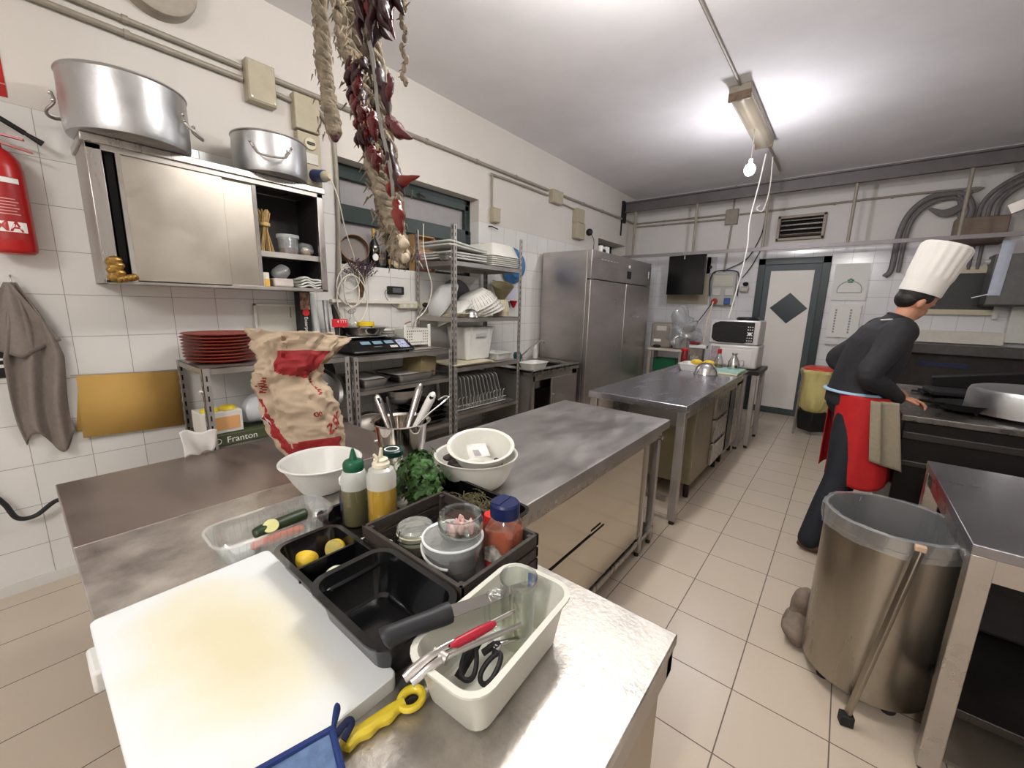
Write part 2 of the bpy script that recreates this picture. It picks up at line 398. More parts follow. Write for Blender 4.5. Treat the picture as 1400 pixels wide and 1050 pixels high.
# ------------------------------------------------------------------ steel frame in front of the far wall
YBm = 6.76
fr = thing('steel_gantry', 'grey steel beam and pipe frame standing before the far wall', 'steel frame', (0, YBm, 2.36))
GREYP = mat('grey_painted_steel', (104, 98, 98), .5, .3, var=.2, scale=7)
b = MB(); b.bb(XL+.01, XR-.01, YBm-.01, YBm+.01, 3.085, 3.245); b.bb(XL+.01, XR-.01, YBm-.05, YBm, 3.225, 3.245); b.bb(XL+.01, XR-.01, YBm-.05, YBm, 3.085, 3.1)
b.build('beam', GREYP, fr)
b = MB(); b.bb(XL+.02, XR-.01, YBm-.015, YBm+.015, 2.355, 2.40); b.build('rail', mat('grey_rail', (150, 144, 146), .5, .3, var=.1, scale=7), fr)
for x in (-2.93, -1.97, -1.05, -.125, .83, 1.7):
    MB().cyl((x, YBm, 2.38), (x, YBm, 3.1), .018).build('post', PIPE, fr)
MB().bb(XL+.005, XL+.04, YBm-.1, YBm+.03, 2.93, 3.26).build('bracket', BLACK_M, fr)
MB().bb(XL+.004, XL+.016, YBm-.09, YBm-.06, 2.72, 2.95).build('bracket', BLACK_M, fr)

# ------------------------------------------------------------------ wall conduits, boxes
def conduit(pts, r, label, m=PIPE, name='wall_conduit', cat='conduit', clips=True):
    t = thing(name, label, cat, pts[0])
    MB().tube(catmull(pts, 5) if len(pts) > 2 else pts, r, 10).build('pipe', m, t)
    if clips:
        P = [V(p) for p in pts]
        for a, b in zip(P, P[1:]):
            L_ = (b-a).length
            if L_ < .5: continue
            for k in range(1, int(L_/.7)+1):
                q = a.lerp(b, k/(int(L_/.7)+1)); d = (b-a).normalized()
                MB().cyl(q-d*.012, q+d*.012, r*1.35, seg=10).build('clip', m, t)
    return t
xw = XL+.022
conduit([(xw, -1.0, 2.935), (xw, 1.12, 2.935)], .016, 'upper grey conduit running to the first junction box on the plaster')
conduit([(xw, -1.0, 2.868), (xw, 1.12, 2.868)], .016, 'lower grey conduit running to the first junction box on the plaster')
conduit([(xw, 1.30, 2.94), (xw, 4.49, 2.955)], .017, 'long grey conduit above the green window between two junction boxes')
conduit([(xw, 1.30, 2.86), (xw, 1.42, 2.85)], .014, 'short conduit stub between junction box and socket panel', clips=False)
conduit([(xw, 1.59, 2.85), (xw, 1.66, 2.79), (xw, 1.70, 2.70), (xw, 1.70, 2.1), (xw, 1.66, 1.5), (xw, 1.66, 1.3)], .016, 'vertical conduit dropping beside the green window frame')
conduit([(xw, 3.45, 2.52), (xw, 3.45, 2.84), (xw, 3.52, 2.885), (xw, 4.5, 2.895)], .012, 'thin conduit bending down to the small box beside the window')
conduit([(xw, 4.82, 2.96), (xw, 7.10, 2.985), (xw+.05, 7.19, 2.985)], .016, 'conduit running from the second junction box to the far corner')
conduit([(xw, 4.82, 2.86), (xw, 5.12, 2.85)], .010, 'thin conduit stub feeding the plug box above the fridge', clips=False)
yc = YF-.02
conduit([(-3.09, yc, 2.985), (-1.67, yc, 2.975)], .014, 'upper conduit on the far wall, corner to grey box')
conduit([(-3.09, yc, 2.93), (-1.67, yc, 2.91)], .014, 'lower conduit on the far wall, corner to grey box')
conduit([(-1.48, yc, 2.96), (.80, yc, 2.975), (.9, yc, 2.9), (.93, yc, 2.65)], .014, 'long conduit across the far wall over the extractor grille')
conduit([(-1.57, yc, 3.05), (-1.57, yc, 3.38)], .012, 'vertical conduit rising from the grey box on the far wall', clips=False)
conduit([(-1.57, yc, 2.82), (-1.6, yc, 2.12)], .014, 'vertical conduit from grey box down to the socket panel', clips=False)

def jbox(c, d, label, m=BEIGE, screws=True):
    t = thing('junction_box', label, 'junction box', c)
    MB().box(c, d).build('body', m, t, bev=.005)
    f = .006
    if d[0] < d[1]:
        MB().box((c[0]+d[0]/2+f/2, c[1], c[2]), (f, d[1]*.94, d[2]*.94)).build('cover', m, t, bev=.003)
        if screws:
            s = MB()
            for a in (-1, 1):
                for b in (-1, 1): s.cyl((c[0]+d[0]/2+f, c[1]+a*d[1]*.4, c[2]+b*d[2]*.42), (c[0]+d[0]/2+f+.004, c[1]+a*d[1]*.4, c[2]+b*d[2]*.42), .007, seg=10)
            s.build('screw', STEEL_D, t)
    else:
        MB().box((c[0], c[1]-d[1]/2-f/2, c[2]), (d[0]*.94, f, d[2]*.94)).build('cover', m, t, bev=.003)
    return t
jbox((XL+.035, 1.215, 2.868), (.07, .165, .235), 'beige square junction box above the smaller aluminium pot')
jbox((XL+.035, 4.66, 2.90), (.07, .23, .16), 'beige junction box on plaster between window and fridge')
jbox((XL+.03, 3.49, 2.48), (.06, .11, .15), 'small beige switch box beside the green window')
jbox((-1.575, YF-.035, 2.93), (.17, .07, .22), 'grey square junction box on the far wall under the beam', m=PIPE)
# socket panel with blue plug
sp = thing('power_outlet_unit', 'beige socket panel with blue plug above the smaller pot', 'socket panel', (XL+.04, 1.49, 2.42))
MB().bb(XL, XL+.07, 1.41, 1.58, 2.68, 2.90).build('upper_box', BEIGE, sp, bev=.006)
MB().bb(XL, XL+.06, 1.42, 1.575, 2.33, 2.67).build('body', BEIGE, sp, bev=.006)
MB().lathe([(0, .015), (.038, .015), (.042, .008), (.042, 0)], (XL+.06, 1.50, 2.60), 24, ax=(1, 0, 0)).build('rotary_switch', CREAM, sp)
MB().bb(XL+.078, XL+.086, 1.475, 1.525, 2.592, 2.608).build('switch_bar', mat('dark_grey', (60, 58, 56), .5), sp)
MB().bb(XL+.06, XL+.068, 1.45, 1.55, 2.47, 2.54).build('rating_window', mat('smoky_window', (190, 186, 176), .3), sp, bev=.002)
BLUE = mat('blue_plastic', (30, 52, 108), .35)
MB().cyl((XL+.06, 1.52, 2.40), (XL+.16, 1.54, 2.385), .042, .04).build('blue_socket', BLUE, sp)
MB().lathe([(.03, 0), (.036, .01), (.03, .05), (.016, .07), (.0, .07)], (XL+.15, 1.54, 2.385), 20, ax=(1, .15, -.1)).build('plug', CREAM, sp)
conduit([(XL+.21, 1.55, 2.38), (XL+.22, 1.60, 2.25), (XL+.12, 1.70, 2.05), (XL+.05, 1.80, 1.88), (XL+.04, 1.83, 1.78), (XL+.04, 1.76, 1.72)], .004, 'beige flex hanging from the blue plug past the window edge', m=CABLE_W, name='electric_flex', cat='cord', clips=False)
cc = MB()
for k, (ry, rz_, oz) in enumerate(((.10, .10, 1.72), (.12, .15, 1.66), (.08, .13, 1.65), (.13, .19, 1.60))):
    cc.tube([(XL+.05+.006*k, 1.76+ry*math.cos(a)*(1 if k % 2 else .8), oz+rz_*math.sin(a)-.02*k) for a in [2*PI*i/28 for i in range(28)]], .0045, 8, closed=True)
tag(cc.build('coiled_cord', CABLE_W), 'coil of beige flex hanging under the window sill corner', 'cord')
# box with plug above fridge
t = thing('socket_box', 'tall beige socket box with black plug above the fridge', 'socket box', (XL+.04, 5.3, 2.5))
MB().bb(XL, XL+.09, 5.13, 5.32, 2.68, 2.86).build('upper_box', BEIGE, t, bev=.006)
MB().bb(XL, XL+.075, 5.14, 5.38, 2.47, 2.69).build('body', BEIGE, t, bev=.006)
MB().ell((XL+.12, 5.42, 2.58), (.05, .04, .05)).build('plug', BLACK_M, t)
MB().tube(catmull([(XL+.14, 5.45, 2.56), (XL+.16, 5.5, 2.45), (XL+.14, 5.5, 2.25)], 5), .005).build('flex', CABLE_B, t)

t = thing('wall_vent', 'round grey vent cap on plaster above the conduits', 'vent', (XL, .735, 3.19))
MB().lathe([(0, .10), (.15, .10), (.175, .085), (.18, .06), (.18, 0)], (XL, .735, 3.19), 40, ax=(1, 0, 0)).build('cap', mat('grey_cap', (168, 158, 144), .6, var=.2, scale=12), t)

# ------------------------------------------------------------------ left wall cupboard and pots
cab = thing('wall_cupboard', 'stainless wall cupboard with sliding doors and one open bay', 'wall cupboard', (-2.97, .87, 1.585))
cx0, cx1, cy0, cy1, cz0, cz1 = XL+.003, -2.80, .325, 1.425, 1.585, 2.25
b = MB(); b.bb(cx0, cx1-.015, cy0, cy0+.02, cz0, cz1); b.bb(cx0, cx1-.015, cy1-.02, cy1, cz0, cz1); b.bb(cx0, cx1-.01, cy0, cy1, cz0, cz0+.02)
b.bb(cx0, cx0+.004, cy0, cy1, cz0, cz1)
b.build('carcass', STEEL_D, cab, bev=.002)
MB().bb(cx0, cx1+.012, cy0-.012, cy1+.012, cz1-.035, cz1).build('top', STEEL, cab, bev=.003)
MB().bb(cx1-.03, cx1, cy0, cy0+.055, cz0, cz1-.035).build('frame_post', STEEL, cab, bev=.003)
MB().bb(cx1-.03, cx1, cy1-.04, cy1, cz0, cz1-.035).build('frame_post', STEEL, cab, bev=.003)
MB().bb(cx1-.03, cx1, cy0, cy1, cz1-.06, cz1-.035).build('track', STEEL_D, cab)
MB().bb(cx1-.03, cx1, cy0, cy1, cz0, cz0+.012).build('track', STEEL_D, cab)
DOORM = mat('cupboard_door_steel', (196, 188, 176), .36, 1, var=.16, scale=2.2, rvar=.08)
for nm, x, a, bb_ in (('sliding_door', cx1-.010, .425, .86), ('sliding_door', cx1-.024, .60, 1.03)):
    dd = MB().bb(x-.010, x, a, bb_, cz0+.01, cz1-.055).build(nm, DOORM, cab, bev=.002)
    MB().bb(x, x+.009, a, a+.018, cz0+.01, cz1-.055).build('door_edge', STEEL_B, dd)
    if a == .60: MB().bb(x, x+.006, bb_-.02, bb_, cz0+.01, cz1-.055).build('door_edge', STEEL_B, dd)
MB().bb(cx1-.030, cx1-.027, .39, .42, cz0+.01, cz1-.055).build('dark_gap', HOLE, cab)
MB().bb(cx0+.005, cx0+.009, cy0+.02, cy1-.02, cz0+.02, cz1-.04).build('back_shade', mat('bay_shade', (34, 31, 31), .6), cab)  # bay shade painted in as a near-black sheet over the steel back
MB().bb(cx0+.009, cx1-.04, cy1-.026, cy1-.021, cz0+.02, cz1-.04).build('side_shade', mat('bay_shade', (34, 31, 31), .6), cab)  # same painted shade on the bay's end wall
MB().bb(cx0+.01, cx1-.035, .5, cy1-.027, 1.80, 1.818).build('shelf', STEEL_D, cab, bev=.002)
MB().bb(cx1-.034, cx1-.030, .98, cy1-.02, 1.785, 1.818).build('shelf_lip', STEEL_D, cab)
g = MB()
for k in range(8): g.ell((cx1+.008, .36+.006*(k % 3), 1.61+.012*k), (.014, .03, .02), 8, 6)
for k in range(4): g.ell((cx1+.01, .375+.018*k, 1.605+.004*k), (.014, .018, .018), 8, 6)
g.xf(Matrix.Identity(4)); tag(g.build('golden_bow', mat('gold_foil', (176, 138, 72), .3, .8, var=.4, scale=40)), 'crumpled golden ribbon bow stuck to the cupboard corner', 'ribbon')

def pot(cx, cy, z, r, h, label, handles, rh, tilt=0):
    t = thing('aluminium_pot', label, 'cooking pot', (cx, cy, z))
    MB().lathe([(0, 0), (r-.02, 0), (r-.006, .006), (r, .03), (r+.002, h*.5), (r, h-.012), (r+.005, h-.006), (r+.003, h), (r-.004, h-.002), (r-.006, h*.5), (r-.006, .03), (r-.03, .008), (0, .008)], (0, 0, 0), 72).build('pot_body', ALU, t, local=True)
    for a in handles:
        c, s = math.cos(a), math.sin(a); P = lambda rr, tt, zz: (c*rr - s*tt, s*rr + c*tt, zz)
        w_ = .085*rh; z1 = h*.50
        pts = catmull([P(r+.004, -w_-.02, z1+.035), P(r+.006, -w_, z1), P(r+.045, -w_*.75, z1-.035), P(r+.06, 0, z1-.045), P(r+.045, w_*.75, z1-.035), P(r+.006, w_, z1), P(r+.004, w_+.02, z1+.035)], 5)
        hd = MB().tube(pts, .0075, 8, flat=.8).build('handle', STEEL_D, t, local=True)
        q = MB()
        for sg in (-1, 1):
            q.ell(P(r+.008, sg*(w_+.004), z1+.005), (.008, .008, .008), 8, 6); q.ell(P(r+.008, sg*(w_+.017), z1+.03), (.008, .008, .008), 8, 6)
        q.build('rivet', STEEL_B, hd, local=True)
    return t
pot(-2.885, .510, 2.252, .235, .27, 'large aluminium pot standing on the stainless wall cupboard', (math.radians(62), math.radians(-118)), .8)
pot(-2.885, 1.155, 2.252, .20, .22, 'smaller aluminium pot beside the socket panel on the cupboard', (math.radians(-20), math.radians(160)), 1.)

# in the open bay
t = tag(MB().build('x', BLACK) if False else bpy.data.objects.new('skewer_bundle', None), 'bundle of pale wooden skewers standing in the cupboard bay', 'skewers'); COL.objects.link(t); t.location = (-2.90, 1.09, 1.818)
sk = MB()
for k in range(46):
    a = random.uniform(0, 2*PI); r = .045*math.sqrt(random.random()); r2 = r*.75; a2 = a+random.uniform(.5, 1.1)
    sk.tube([(r*math.cos(a)*1.1, r*math.sin(a)*1.1, 0), (r2*.55*math.cos(a+.4), r2*.55*math.sin(a+.4), .13), (r2*1.15*math.cos(a2), r2*1.15*math.sin(a2), .245+random.uniform(-.012, .012))], .0028, 5)
sk.build('skewers', mat('bamboo', (205, 170, 112), .6, var=.3, scale=30), t, local=True, kind='stuff')
MB().lathe([(.032, .155), (.034, .16), (.034, .17), (.032, .175)], seg=24).build('elastic_band', mat('elastic', (196, 168, 110), .5), t, local=True)
def tub(name, label, cat, x, y, z, r, h, lid=True, fill=None, fh=.4, m=CLEARP, lidm=FROST, taper=.88, group=None):
    t = thing(name, label, cat, (x, y, z), group=group)
    MB().lathe([(0, 0), (r*taper, 0), (r*taper+.001, .004), (r, h), (r-.002, h), (r*taper-.001, .005), (0, .005)], seg=40).build('tub_body', m, t, local=True)
    if fill:
        rf = r*(taper+(1-taper)*fh)-.004
        MB().lathe([(0, .006), (r*taper-.004, .006), (rf, h*fh), (rf*.7, h*fh+.006), (0, h*fh+.003)], seg=32, fn=lambda a, q, hh: q).build('contents', fill, t, local=True)
    if lid:
        MB().lathe([(r+.005, h-.014), (r+.006, h+.002), (r+.003, h+.006), (r-.004, h+.006), (r-.008, h+.001), (0, h+.001)], seg=40).build('lid', lidm, t, local=True)
    return t
SPICE = mat('coarse_spice', (118, 84, 66), .9, var=.6, scale=90, bump=.8, bscale=120)
tub('plastic_tub', 'clear lidded tub of brown spice on the cupboard shelf', 'tub', -2.90, 1.225, 1.818, .062, .115, fill=SPICE, fh=.3)
t = thing('plastic_bag', 'small clear bag of crumbs beside the lidded tub', 'bag', (-2.9, 1.34, 1.818))
def blob(c, r, amp, sc, seg=28, rings=18, seed=0, flatbase=True):
    m_ = MB().ell(c, r, seg, rings); c = V(c); out = []
    for v in m_.v:
        d = V(v)-c; n = noise.noise((V(v)+V((seed, seed, seed)))*sc)
        q = c + d*(1+amp*n)
        if flatbase: q.z = max(q.z, c.z-r[2]*.9)
        out.append(tuple(q))
    m_.v = out; return m_
blob((-2.9, 1.335, 1.858), (.05, .045, .045), .5, 22, seed=3).build('bag_film', FILM, t)
blob((-2.89, 1.33, 1.846), (.035, .03, .03), .4, 30, seed=4).build('crumbs', mat('crumbs', (190, 160, 120), .9, var=.4, scale=80), t)
t = thing('tablecloth_pile', 'folded pale cloths lying in the lower cupboard bay', 'cloth', (-2.9, 1.3, 1.607))
q = MB()
for k in range(4):
    q.grid(lambda u, v, k=k: (-3.02+.21*v, 1.25+.13*u + .004*k, 1.612+.014*k+.035*(1-u)*(.3+.3*k*.5)*math.sin(PI*min(1, u+.1))+.006*math.sin(9*u+4*v+k)), 10, 8)
q.build('folded_cloth', mat('pale_cloth', (206, 206, 198), .9, var=.1), t, solid=.010)
t = thing('paper_packet', 'low clear packet of white napkins in the lower bay', 'packet', (-2.9, 1.17, 1.607))
MB().bb(-2.98, -2.84, 1.10, 1.22, 1.607, 1.66).build('napkins', mat('napkin_white', (200, 190, 182), .8, var=.2, scale=20), t, bev=.01)
blob((-2.91, 1.17, 1.70), (.06, .05, .045), .3, 20, seed=8, flatbase=False).build('wrapper', FILM, t)
t = thing('card_box', 'small yellow and white carton at the lower bay edge', 'box', (-2.85, 1.045, 1.607))
MB().bb(-2.87, -2.835, 1.02, 1.07, 1.607, 1.69).build('carton', mat('carton_white', (216, 210, 198), .7), t, bev=.002)
MB().bb(-2.836, -2.833, 1.04, 1.07, 1.607, 1.65).build('yellow_print', mat('carton_yellow', (220, 170, 70), .7), t)

# extinguisher + sign + towel + board + label + cable
ex = thing('fire_extinguisher', 'red fire extinguisher hanging on the white tiles', 'fire extinguisher', (XL+.09, .075, 1.70))
ecx, ecy = XL+.085, .065
MB().lathe([(0, 0), (.06, 0), (.072, .012), (.075, .03), (.075, .37), (.068, .41), (.045, .445), (.022, .46), (.02, .48), (0, .48)], (ecx, ecy, 1.705), 40).build('cylinder', RED, ex)
def wrap(r, cx, cy, cz, a0):
    return lambda x, y: (cx+r*math.cos(a0+x/r), cy+r*math.sin(a0+x/r), cz+y)
lb = MB().grid(lambda u, v: wrap(.0758, ecx, ecy, 1.90, -.15)((u-.5)*.13, (v-.5)*.27), 12, 2); lb.build('label_panel', mat('label_red', (150, 26, 26), .4), ex)
MB().grid(lambda u, v: wrap(.0762, ecx, ecy, 1.82, -.15)((u-.5)*.13, (v-.5)*.045), 12, 1).build('white_band', PAPER, ex)
MB().grid(lambda u, v: wrap(.0762, ecx, ecy, 2.02, -.15)((u-.5)*.13, (v-.5)*.022), 12, 1).build('white_band', PAPER, ex)
text_mesh('EMA', .062, wrap(.0768, ecx, ecy, 1.82, -.28), True).build('lettering', RED, ex)
tx = MB()
for k in range(6): tx.grid(lambda u, v, k=k: wrap(.0765, ecx, ecy, 1.875+.013*k, -.15)((u-.5)*(.10-.02*(k % 2)), (v-.5)*.004), 10, 1)
tx.build('small_print', mat('print_pink', (214, 150, 146), .6), ex)
MB().cyl((ecx, ecy, 2.18), (ecx, ecy, 2.215), .02).build('valve', STEEL_D, ex)
MB().bar((ecx-.02, ecy-.06, 2.235), (ecx+.02, ecy+.09, 2.215), .022, .008).build('carry_handle', RED, ex)
MB().bar((ecx-.02, ecy-.06, 2.21), (ecx+.02, ecy+.11, 2.165), .02, .007).build('lever', RED, ex)
MB().tube(catmull([(ecx, ecy-.02, 2.22), (ecx+.01, ecy-.03, 2.31), (ecx+.01, ecy+.02, 2.295), (ecx, ecy+.10, 2.25)], 5), .012).build('hose', BLACK_M, ex)
MB().cyl((ecx, ecy+.10, 2.25), (ecx, ecy+.15, 2.22), .008, .014).build('nozzle', BLACK_M, ex)
MB().bb(XL, XL+.012, ecy-.04, ecy+.04, 1.74, 2.1).build('wall_bracket', RED, ex)
s = thing('safety_sign', 'red safety sign at the edge of the plaster wall', 'sign', (XL, .05, 2.5))
MB().bb(XL, XL+.004, -.1, .136, 2.41, 2.62).build('board', RED, s)
MB().bb(XL+.004, XL+.005, -.1, .136, 2.462, 2.467).build('line', mat('line_pink', (214, 150, 140), .6), s)
# towel
CLOTH = mat('grey_towel', (132, 122, 114), .95, var=.15, scale=40, bump=.6, bscale=220)
tw = thing('grey_towel', 'long grey towel hanging from a hook on the tiles', 'towel', (XL+.04, .035, 1.58))
def towel(u, v):
    L_ = .80; z = 1.575 - L_*v
    w_ = .03 + .19*min(1, v*2.2)*(1-.25*v)
    y = .035 + (u-.5)*w_ + .05*v*v + .02*math.sin(5*v)
    x = XL+.03 + .022*math.sin(u*14+v*4)*min(1, v*3+.2) + .012
    if v > .9: z += .06*math.sin(u*7)
    return (x, y, z)
MB().grid(towel, 34, 40).build('hanging_length', CLOTH, tw, solid=.004)
def towel2(u, v):
    z = 1.575-.36*v+.08*(abs(u-.5)*2)*v; w_ = .02+.26*v
    return (XL+.055+.02*math.sin(u*11+2)*v, .02+(u-.5)*w_, z)
MB().grid(towel2, 26, 16).build('front_fold', CLOTH, tw, solid=.004)
MB().tube(catmull([(XL, .035, 1.61), (XL+.035, .035, 1.60), (XL+.045, .035, 1.575), (XL+.03, .04, 1.56)], 5), .003).build('hook', STEEL_D, tw)
t = thing('cardboard_sheet', 'folded mustard card sheet hung on the tiles over a rod', 'card sheet', (XL+.03, .4, 1.08))
KM = mat('mustard_card', (190, 152, 82), .75, var=.06, scale=5)
MB().add([(XL+.03, .19, 1.105), (XL+.03, .615, 1.085), (XL+.03, .625, .745), (XL+.03, .175, .765)], [(0, 1, 2, 3)]).build('front_leaf', KM, t, solid=.003)
MB().add([(XL+.01, .20, 1.105), (XL+.01, .615, 1.085), (XL+.008, .61, .79), (XL+.008, .155, .80)], [(0, 1, 2, 3)]).build('back_leaf', KM, t, solid=.003)
MB().cyl((XL+.02, .17, 1.107), (XL+.02, .63, 1.086), .004).build('rod', STEEL_D, t)
t = thing('wall_socket', 'black and white socket plate beside the towel', 'socket', (XL, -.08, 1.2))
MB().bb(XL, XL+.012, -.16, -.028, 1.12, 1.29).build('plate', BLACK_M, t, bev=.004)
MB().bb(XL+.012, XL+.014, -.08, -.035, 1.17, 1.185).build('white_mark', PAPER, t)
MB().bb(XL+.012, XL+.014, -.08, -.035, 1.205, 1.215).build('white_mark', PAPER, t)
tag(MB().tube(catmull([(XL+.02, -.3, .66), (XL+.03, -.17, .56), (XL+.04, -.13, .50), (XL+.06, -.10, .42), (XL+.06, -.04, .41), (XL+.08, .04, .47), (XL+.12, .12, .46), (XL+.4, .2, .44), (XL+.6, .22, .4)], 8), .011).build('black_cable', CABLE_B), 'thick black cable looping from the tiles behind the counter', 'cable')

# ------------------------------------------------------------------ window sill objects
zs = W1[2]
t = thing('round_sieve', 'round wooden drum sieve propped on the window sill', 'sieve', (XL-.05, 1.87, zs))
A = V((1, -.35, .25)).normalized()
MB().lathe([(.108, 0), (.112, 0), (.112, .075), (.108, .075), (.108, 0)], V((XL-.085, 1.875, zs+.118)), 44, ax=A).build('wooden_hoop', mat('sieve_wood', (150, 112, 76), .6, var=.3, scale=14), t)
MB().lathe([(0, .02), (.107, .02)], V((XL-.085, 1.875, zs+.118)), 44, ax=A).build('mesh', mat('sieve_mesh', (112, 104, 98), .5, .4, var=.4, scale=300), t)
def bottle(name, label, cat, x, y, z, s, body, lab, cap):
    t = thing(name, label, cat, (x, y, z))
    MB().lathe([(0, 0), (.042, 0), (.046, .006), (.046, .15), (.040, .19), (.020, .235), (.015, .26), (.0145, .30), (.016, .302), (.016, .312), (0, .312)], seg=32).build('bottle_body', body, t, local=True)
    MB().lathe([(.0150, .24), (.0165, .262), (.0160, .30), (.0172, .305), (.0172, .318), (0, .318)], seg=24).build('foil', cap, t, local=True)
    return t
DG = mat('dark_bottle_glass', (16, 20, 14), .12, coat=.5)
t = bottle('wine_bottle', 'dark sparkling wine bottle with gold neck and round white label', 'bottle', XL-.07, 2.06, zs, 1, DG, PAPER, mat('gold_neck', (176, 140, 80), .4, .5))
MB().grid(lambda u, v: (.0468*math.cos(-.35+(u-.5)*1.1*math.sqrt(max(0, 1-(2*v-1)**2))), .0468*math.sin(-.35+(u-.5)*1.1*math.sqrt(max(0, 1-(2*v-1)**2))), .055+.06*v), 8, 10).build('round_label', PAPER, t, local=True)
MB().grid(lambda u, v: (.044*math.cos(-.35+(u-.5)*.5), .044*math.sin(-.35+(u-.5)*.5), .155+.022*v), 6, 2).build('crest', PAPER, t, local=True)
t = bottle('wine_bottle', 'dark wine bottle with gold lower label beside the braid end', 'bottle', XL-.07, 2.225, zs, 1, DG, PAPER, mat('black_foil', (30, 28, 26), .3))
MB().grid(lambda u, v: (.0468*math.cos(-.35+(u-.5)*1.6), .0468*math.sin(-.35+(u-.5)*1.6), .04+.045*v), 8, 2).build('gold_label', mat('label_gold', (150, 122, 66), .5, .4), t, local=True)
MB().grid(lambda u, v: (.043*math.cos(-.35+(u-.5)*.7), .043*math.sin(-.35+(u-.5)*.7), .16+.03*v), 6, 2).build('white_patch', PAPER, t, local=True)
t = thing('wooden_box', 'open wooden frame box holding a red packet on the sill', 'box', (XL-.06, 2.62, zs))
q = MB(); y0_, y1_, zt_ = 2.44, 2.69, zs+.33
q.bb(XL-.10, XL-.02, y0_, y0_+.01, zs, zt_); q.bb(XL-.10, XL-.02, y1_-.01, y1_, zs, zt_); q.bb(XL-.10, XL-.02, y0_, y1_, zt_-.01, zt_); q.bb(XL-.10, XL-.02, y0_, y1_, zs, zs+.01); q.bb(XL-.10, XL-.095, y0_, y1_, zs, zt_)
q.build('wooden_case', mat('pale_wood', (176, 140, 96), .6, var=.2, scale=10), t)
MB().box((XL-.05, 2.57, zs+.10), (.05, .17, .17), rz=.1).build('red_packet', mat('packet_red', (170, 48, 62), .5, var=.5, scale=25, col2=(220, 190, 190)), t, bev=.008)
tag(MB().tube([(XL, 3.42, 2.36), (XL+.03, 3.44, 2.36), (XL+.05, 3.52, 2.34)], .006).build('wall_hook', DARK_STEEL), 'rusty hook stuck in the tiles beside the window', 'hook')

# shelf rail, lavender, charger, power strip
t = thing('marble_ledge', 'narrow white ledge fixed to the tiles below the window', 'ledge', (XL+.03, 2.0, 1.52))
MB().bb(XL, XL+.05, 1.60, 2.42, 1.515, 1.54).build('ledge_board', mat('ledge_white', (214, 208, 196), .4), t, bev=.002)
t = thing('dried_lavender', 'bunch of dried lavender hanging head up on the tiles', 'dried flowers', (XL+.03, 1.86, 1.55))
q = MB(); f_ = MB()
for k in range(46):
    a = random.gauss(0, .30); b_ = random.uniform(0, .05); L_ = random.uniform(.24, .31)
    p0 = V((XL+.03, 1.86+random.uniform(-.012, .012), 1.56)); p1 = p0+V((b_*.6, math.sin(a*.35)*L_*.6, L_*.6)); p2 = p0+V((b_, math.sin(a)*L_, math.cos(a)*L_))
    q.tube([p0, p1, p2], .0016, 4)
    for j in range(5): f_.ell(p1.lerp(p2, .4+.15*j)+V((random.uniform(-.004, .004), random.uniform(-.005, .005), 0)), (.005, .005, .008), 6, 4)
q.build('stalks', mat('dry_stalk', (104, 84, 62), .9), t); f_.build('flowers', mat('lavender_dry', (78, 62, 72), .9), t, kind='stuff')
MB().lathe([(.02, 0), (.016, .02), (.016, .05), (.02, .07)], (XL+.03, 1.86, 1.60), 12).build('tie', mat('tie_brown', (84, 62, 44), .8), t)
t = thing('power_strip', 'white four-way power strip with plugs on the ledge', 'power strip', (XL+.04, 2.38, 1.50))
MB().bb(XL, XL+.045, 2.22, 2.56, 1.475, 1.535).build('strip_body', CREAM, t, bev=.006)
for k in range(4): MB().cyl((XL+.045, 2.27+.075*k, 1.505), (XL+.049, 2.27+.075*k, 1.505), .02, seg=20).build('outlet', WHITE, t)
MB().ell((XL+.06, 2.50, 1.51), (.03, .035, .022)).build('black_plug', BLACK_M, t)
t = thing('charger', 'black charger box hanging above the power strip', 'charger', (XL+.03, 2.2, 1.63))
MB().bb(XL, XL+.05, 2.12, 2.27, 1.595, 1.665).build('charger_body', BLACK_M, t, bev=.008)
MB().bb(XL+.05, XL+.051, 2.15, 2.24, 1.61, 1.65).build('rating_label', mat('label_grey', (90, 92, 96), .6), t)
MB().tube(catmull([(XL+.03, 2.12, 1.63), (XL+.04, 2.08, 1.62), (XL+.04, 2.09, 1.56), (XL+.04, 2.18, 1.48), (XL+.04, 2.3, 1.47)], 5), .003).build('lead', mat('lead_grey', (96, 92, 88), .5), t)
tag(MB().tube(catmull([(XL+.04, 2.50, 1.50), (XL+.05, 2.42, 1.42), (XL+.06, 2.38, 1.34), (XL+.06, 2.36, 1.25), (XL+.1, 2.3, 1.17)], 5), .0035).build('thin_cord', CABLE_W), 'thin pale cord dropping from power strip to scale shelf', 'cord')
tag(MB().tube(catmull([(-2.6, 2.10, 2.12), (-2.63, 2.12, 1.95), (-2.6, 2.13, 1.8), (-2.62, 2.19, 1.65), (-2.66, 2.16, 1.48), (-2.68, 2.06, 1.38), (-2.9, 2.2, 1.30)], 6), .0035).build('thin_cord', CABLE_W), 'thin pale cord hanging down before the tall shelf rack', 'cord')

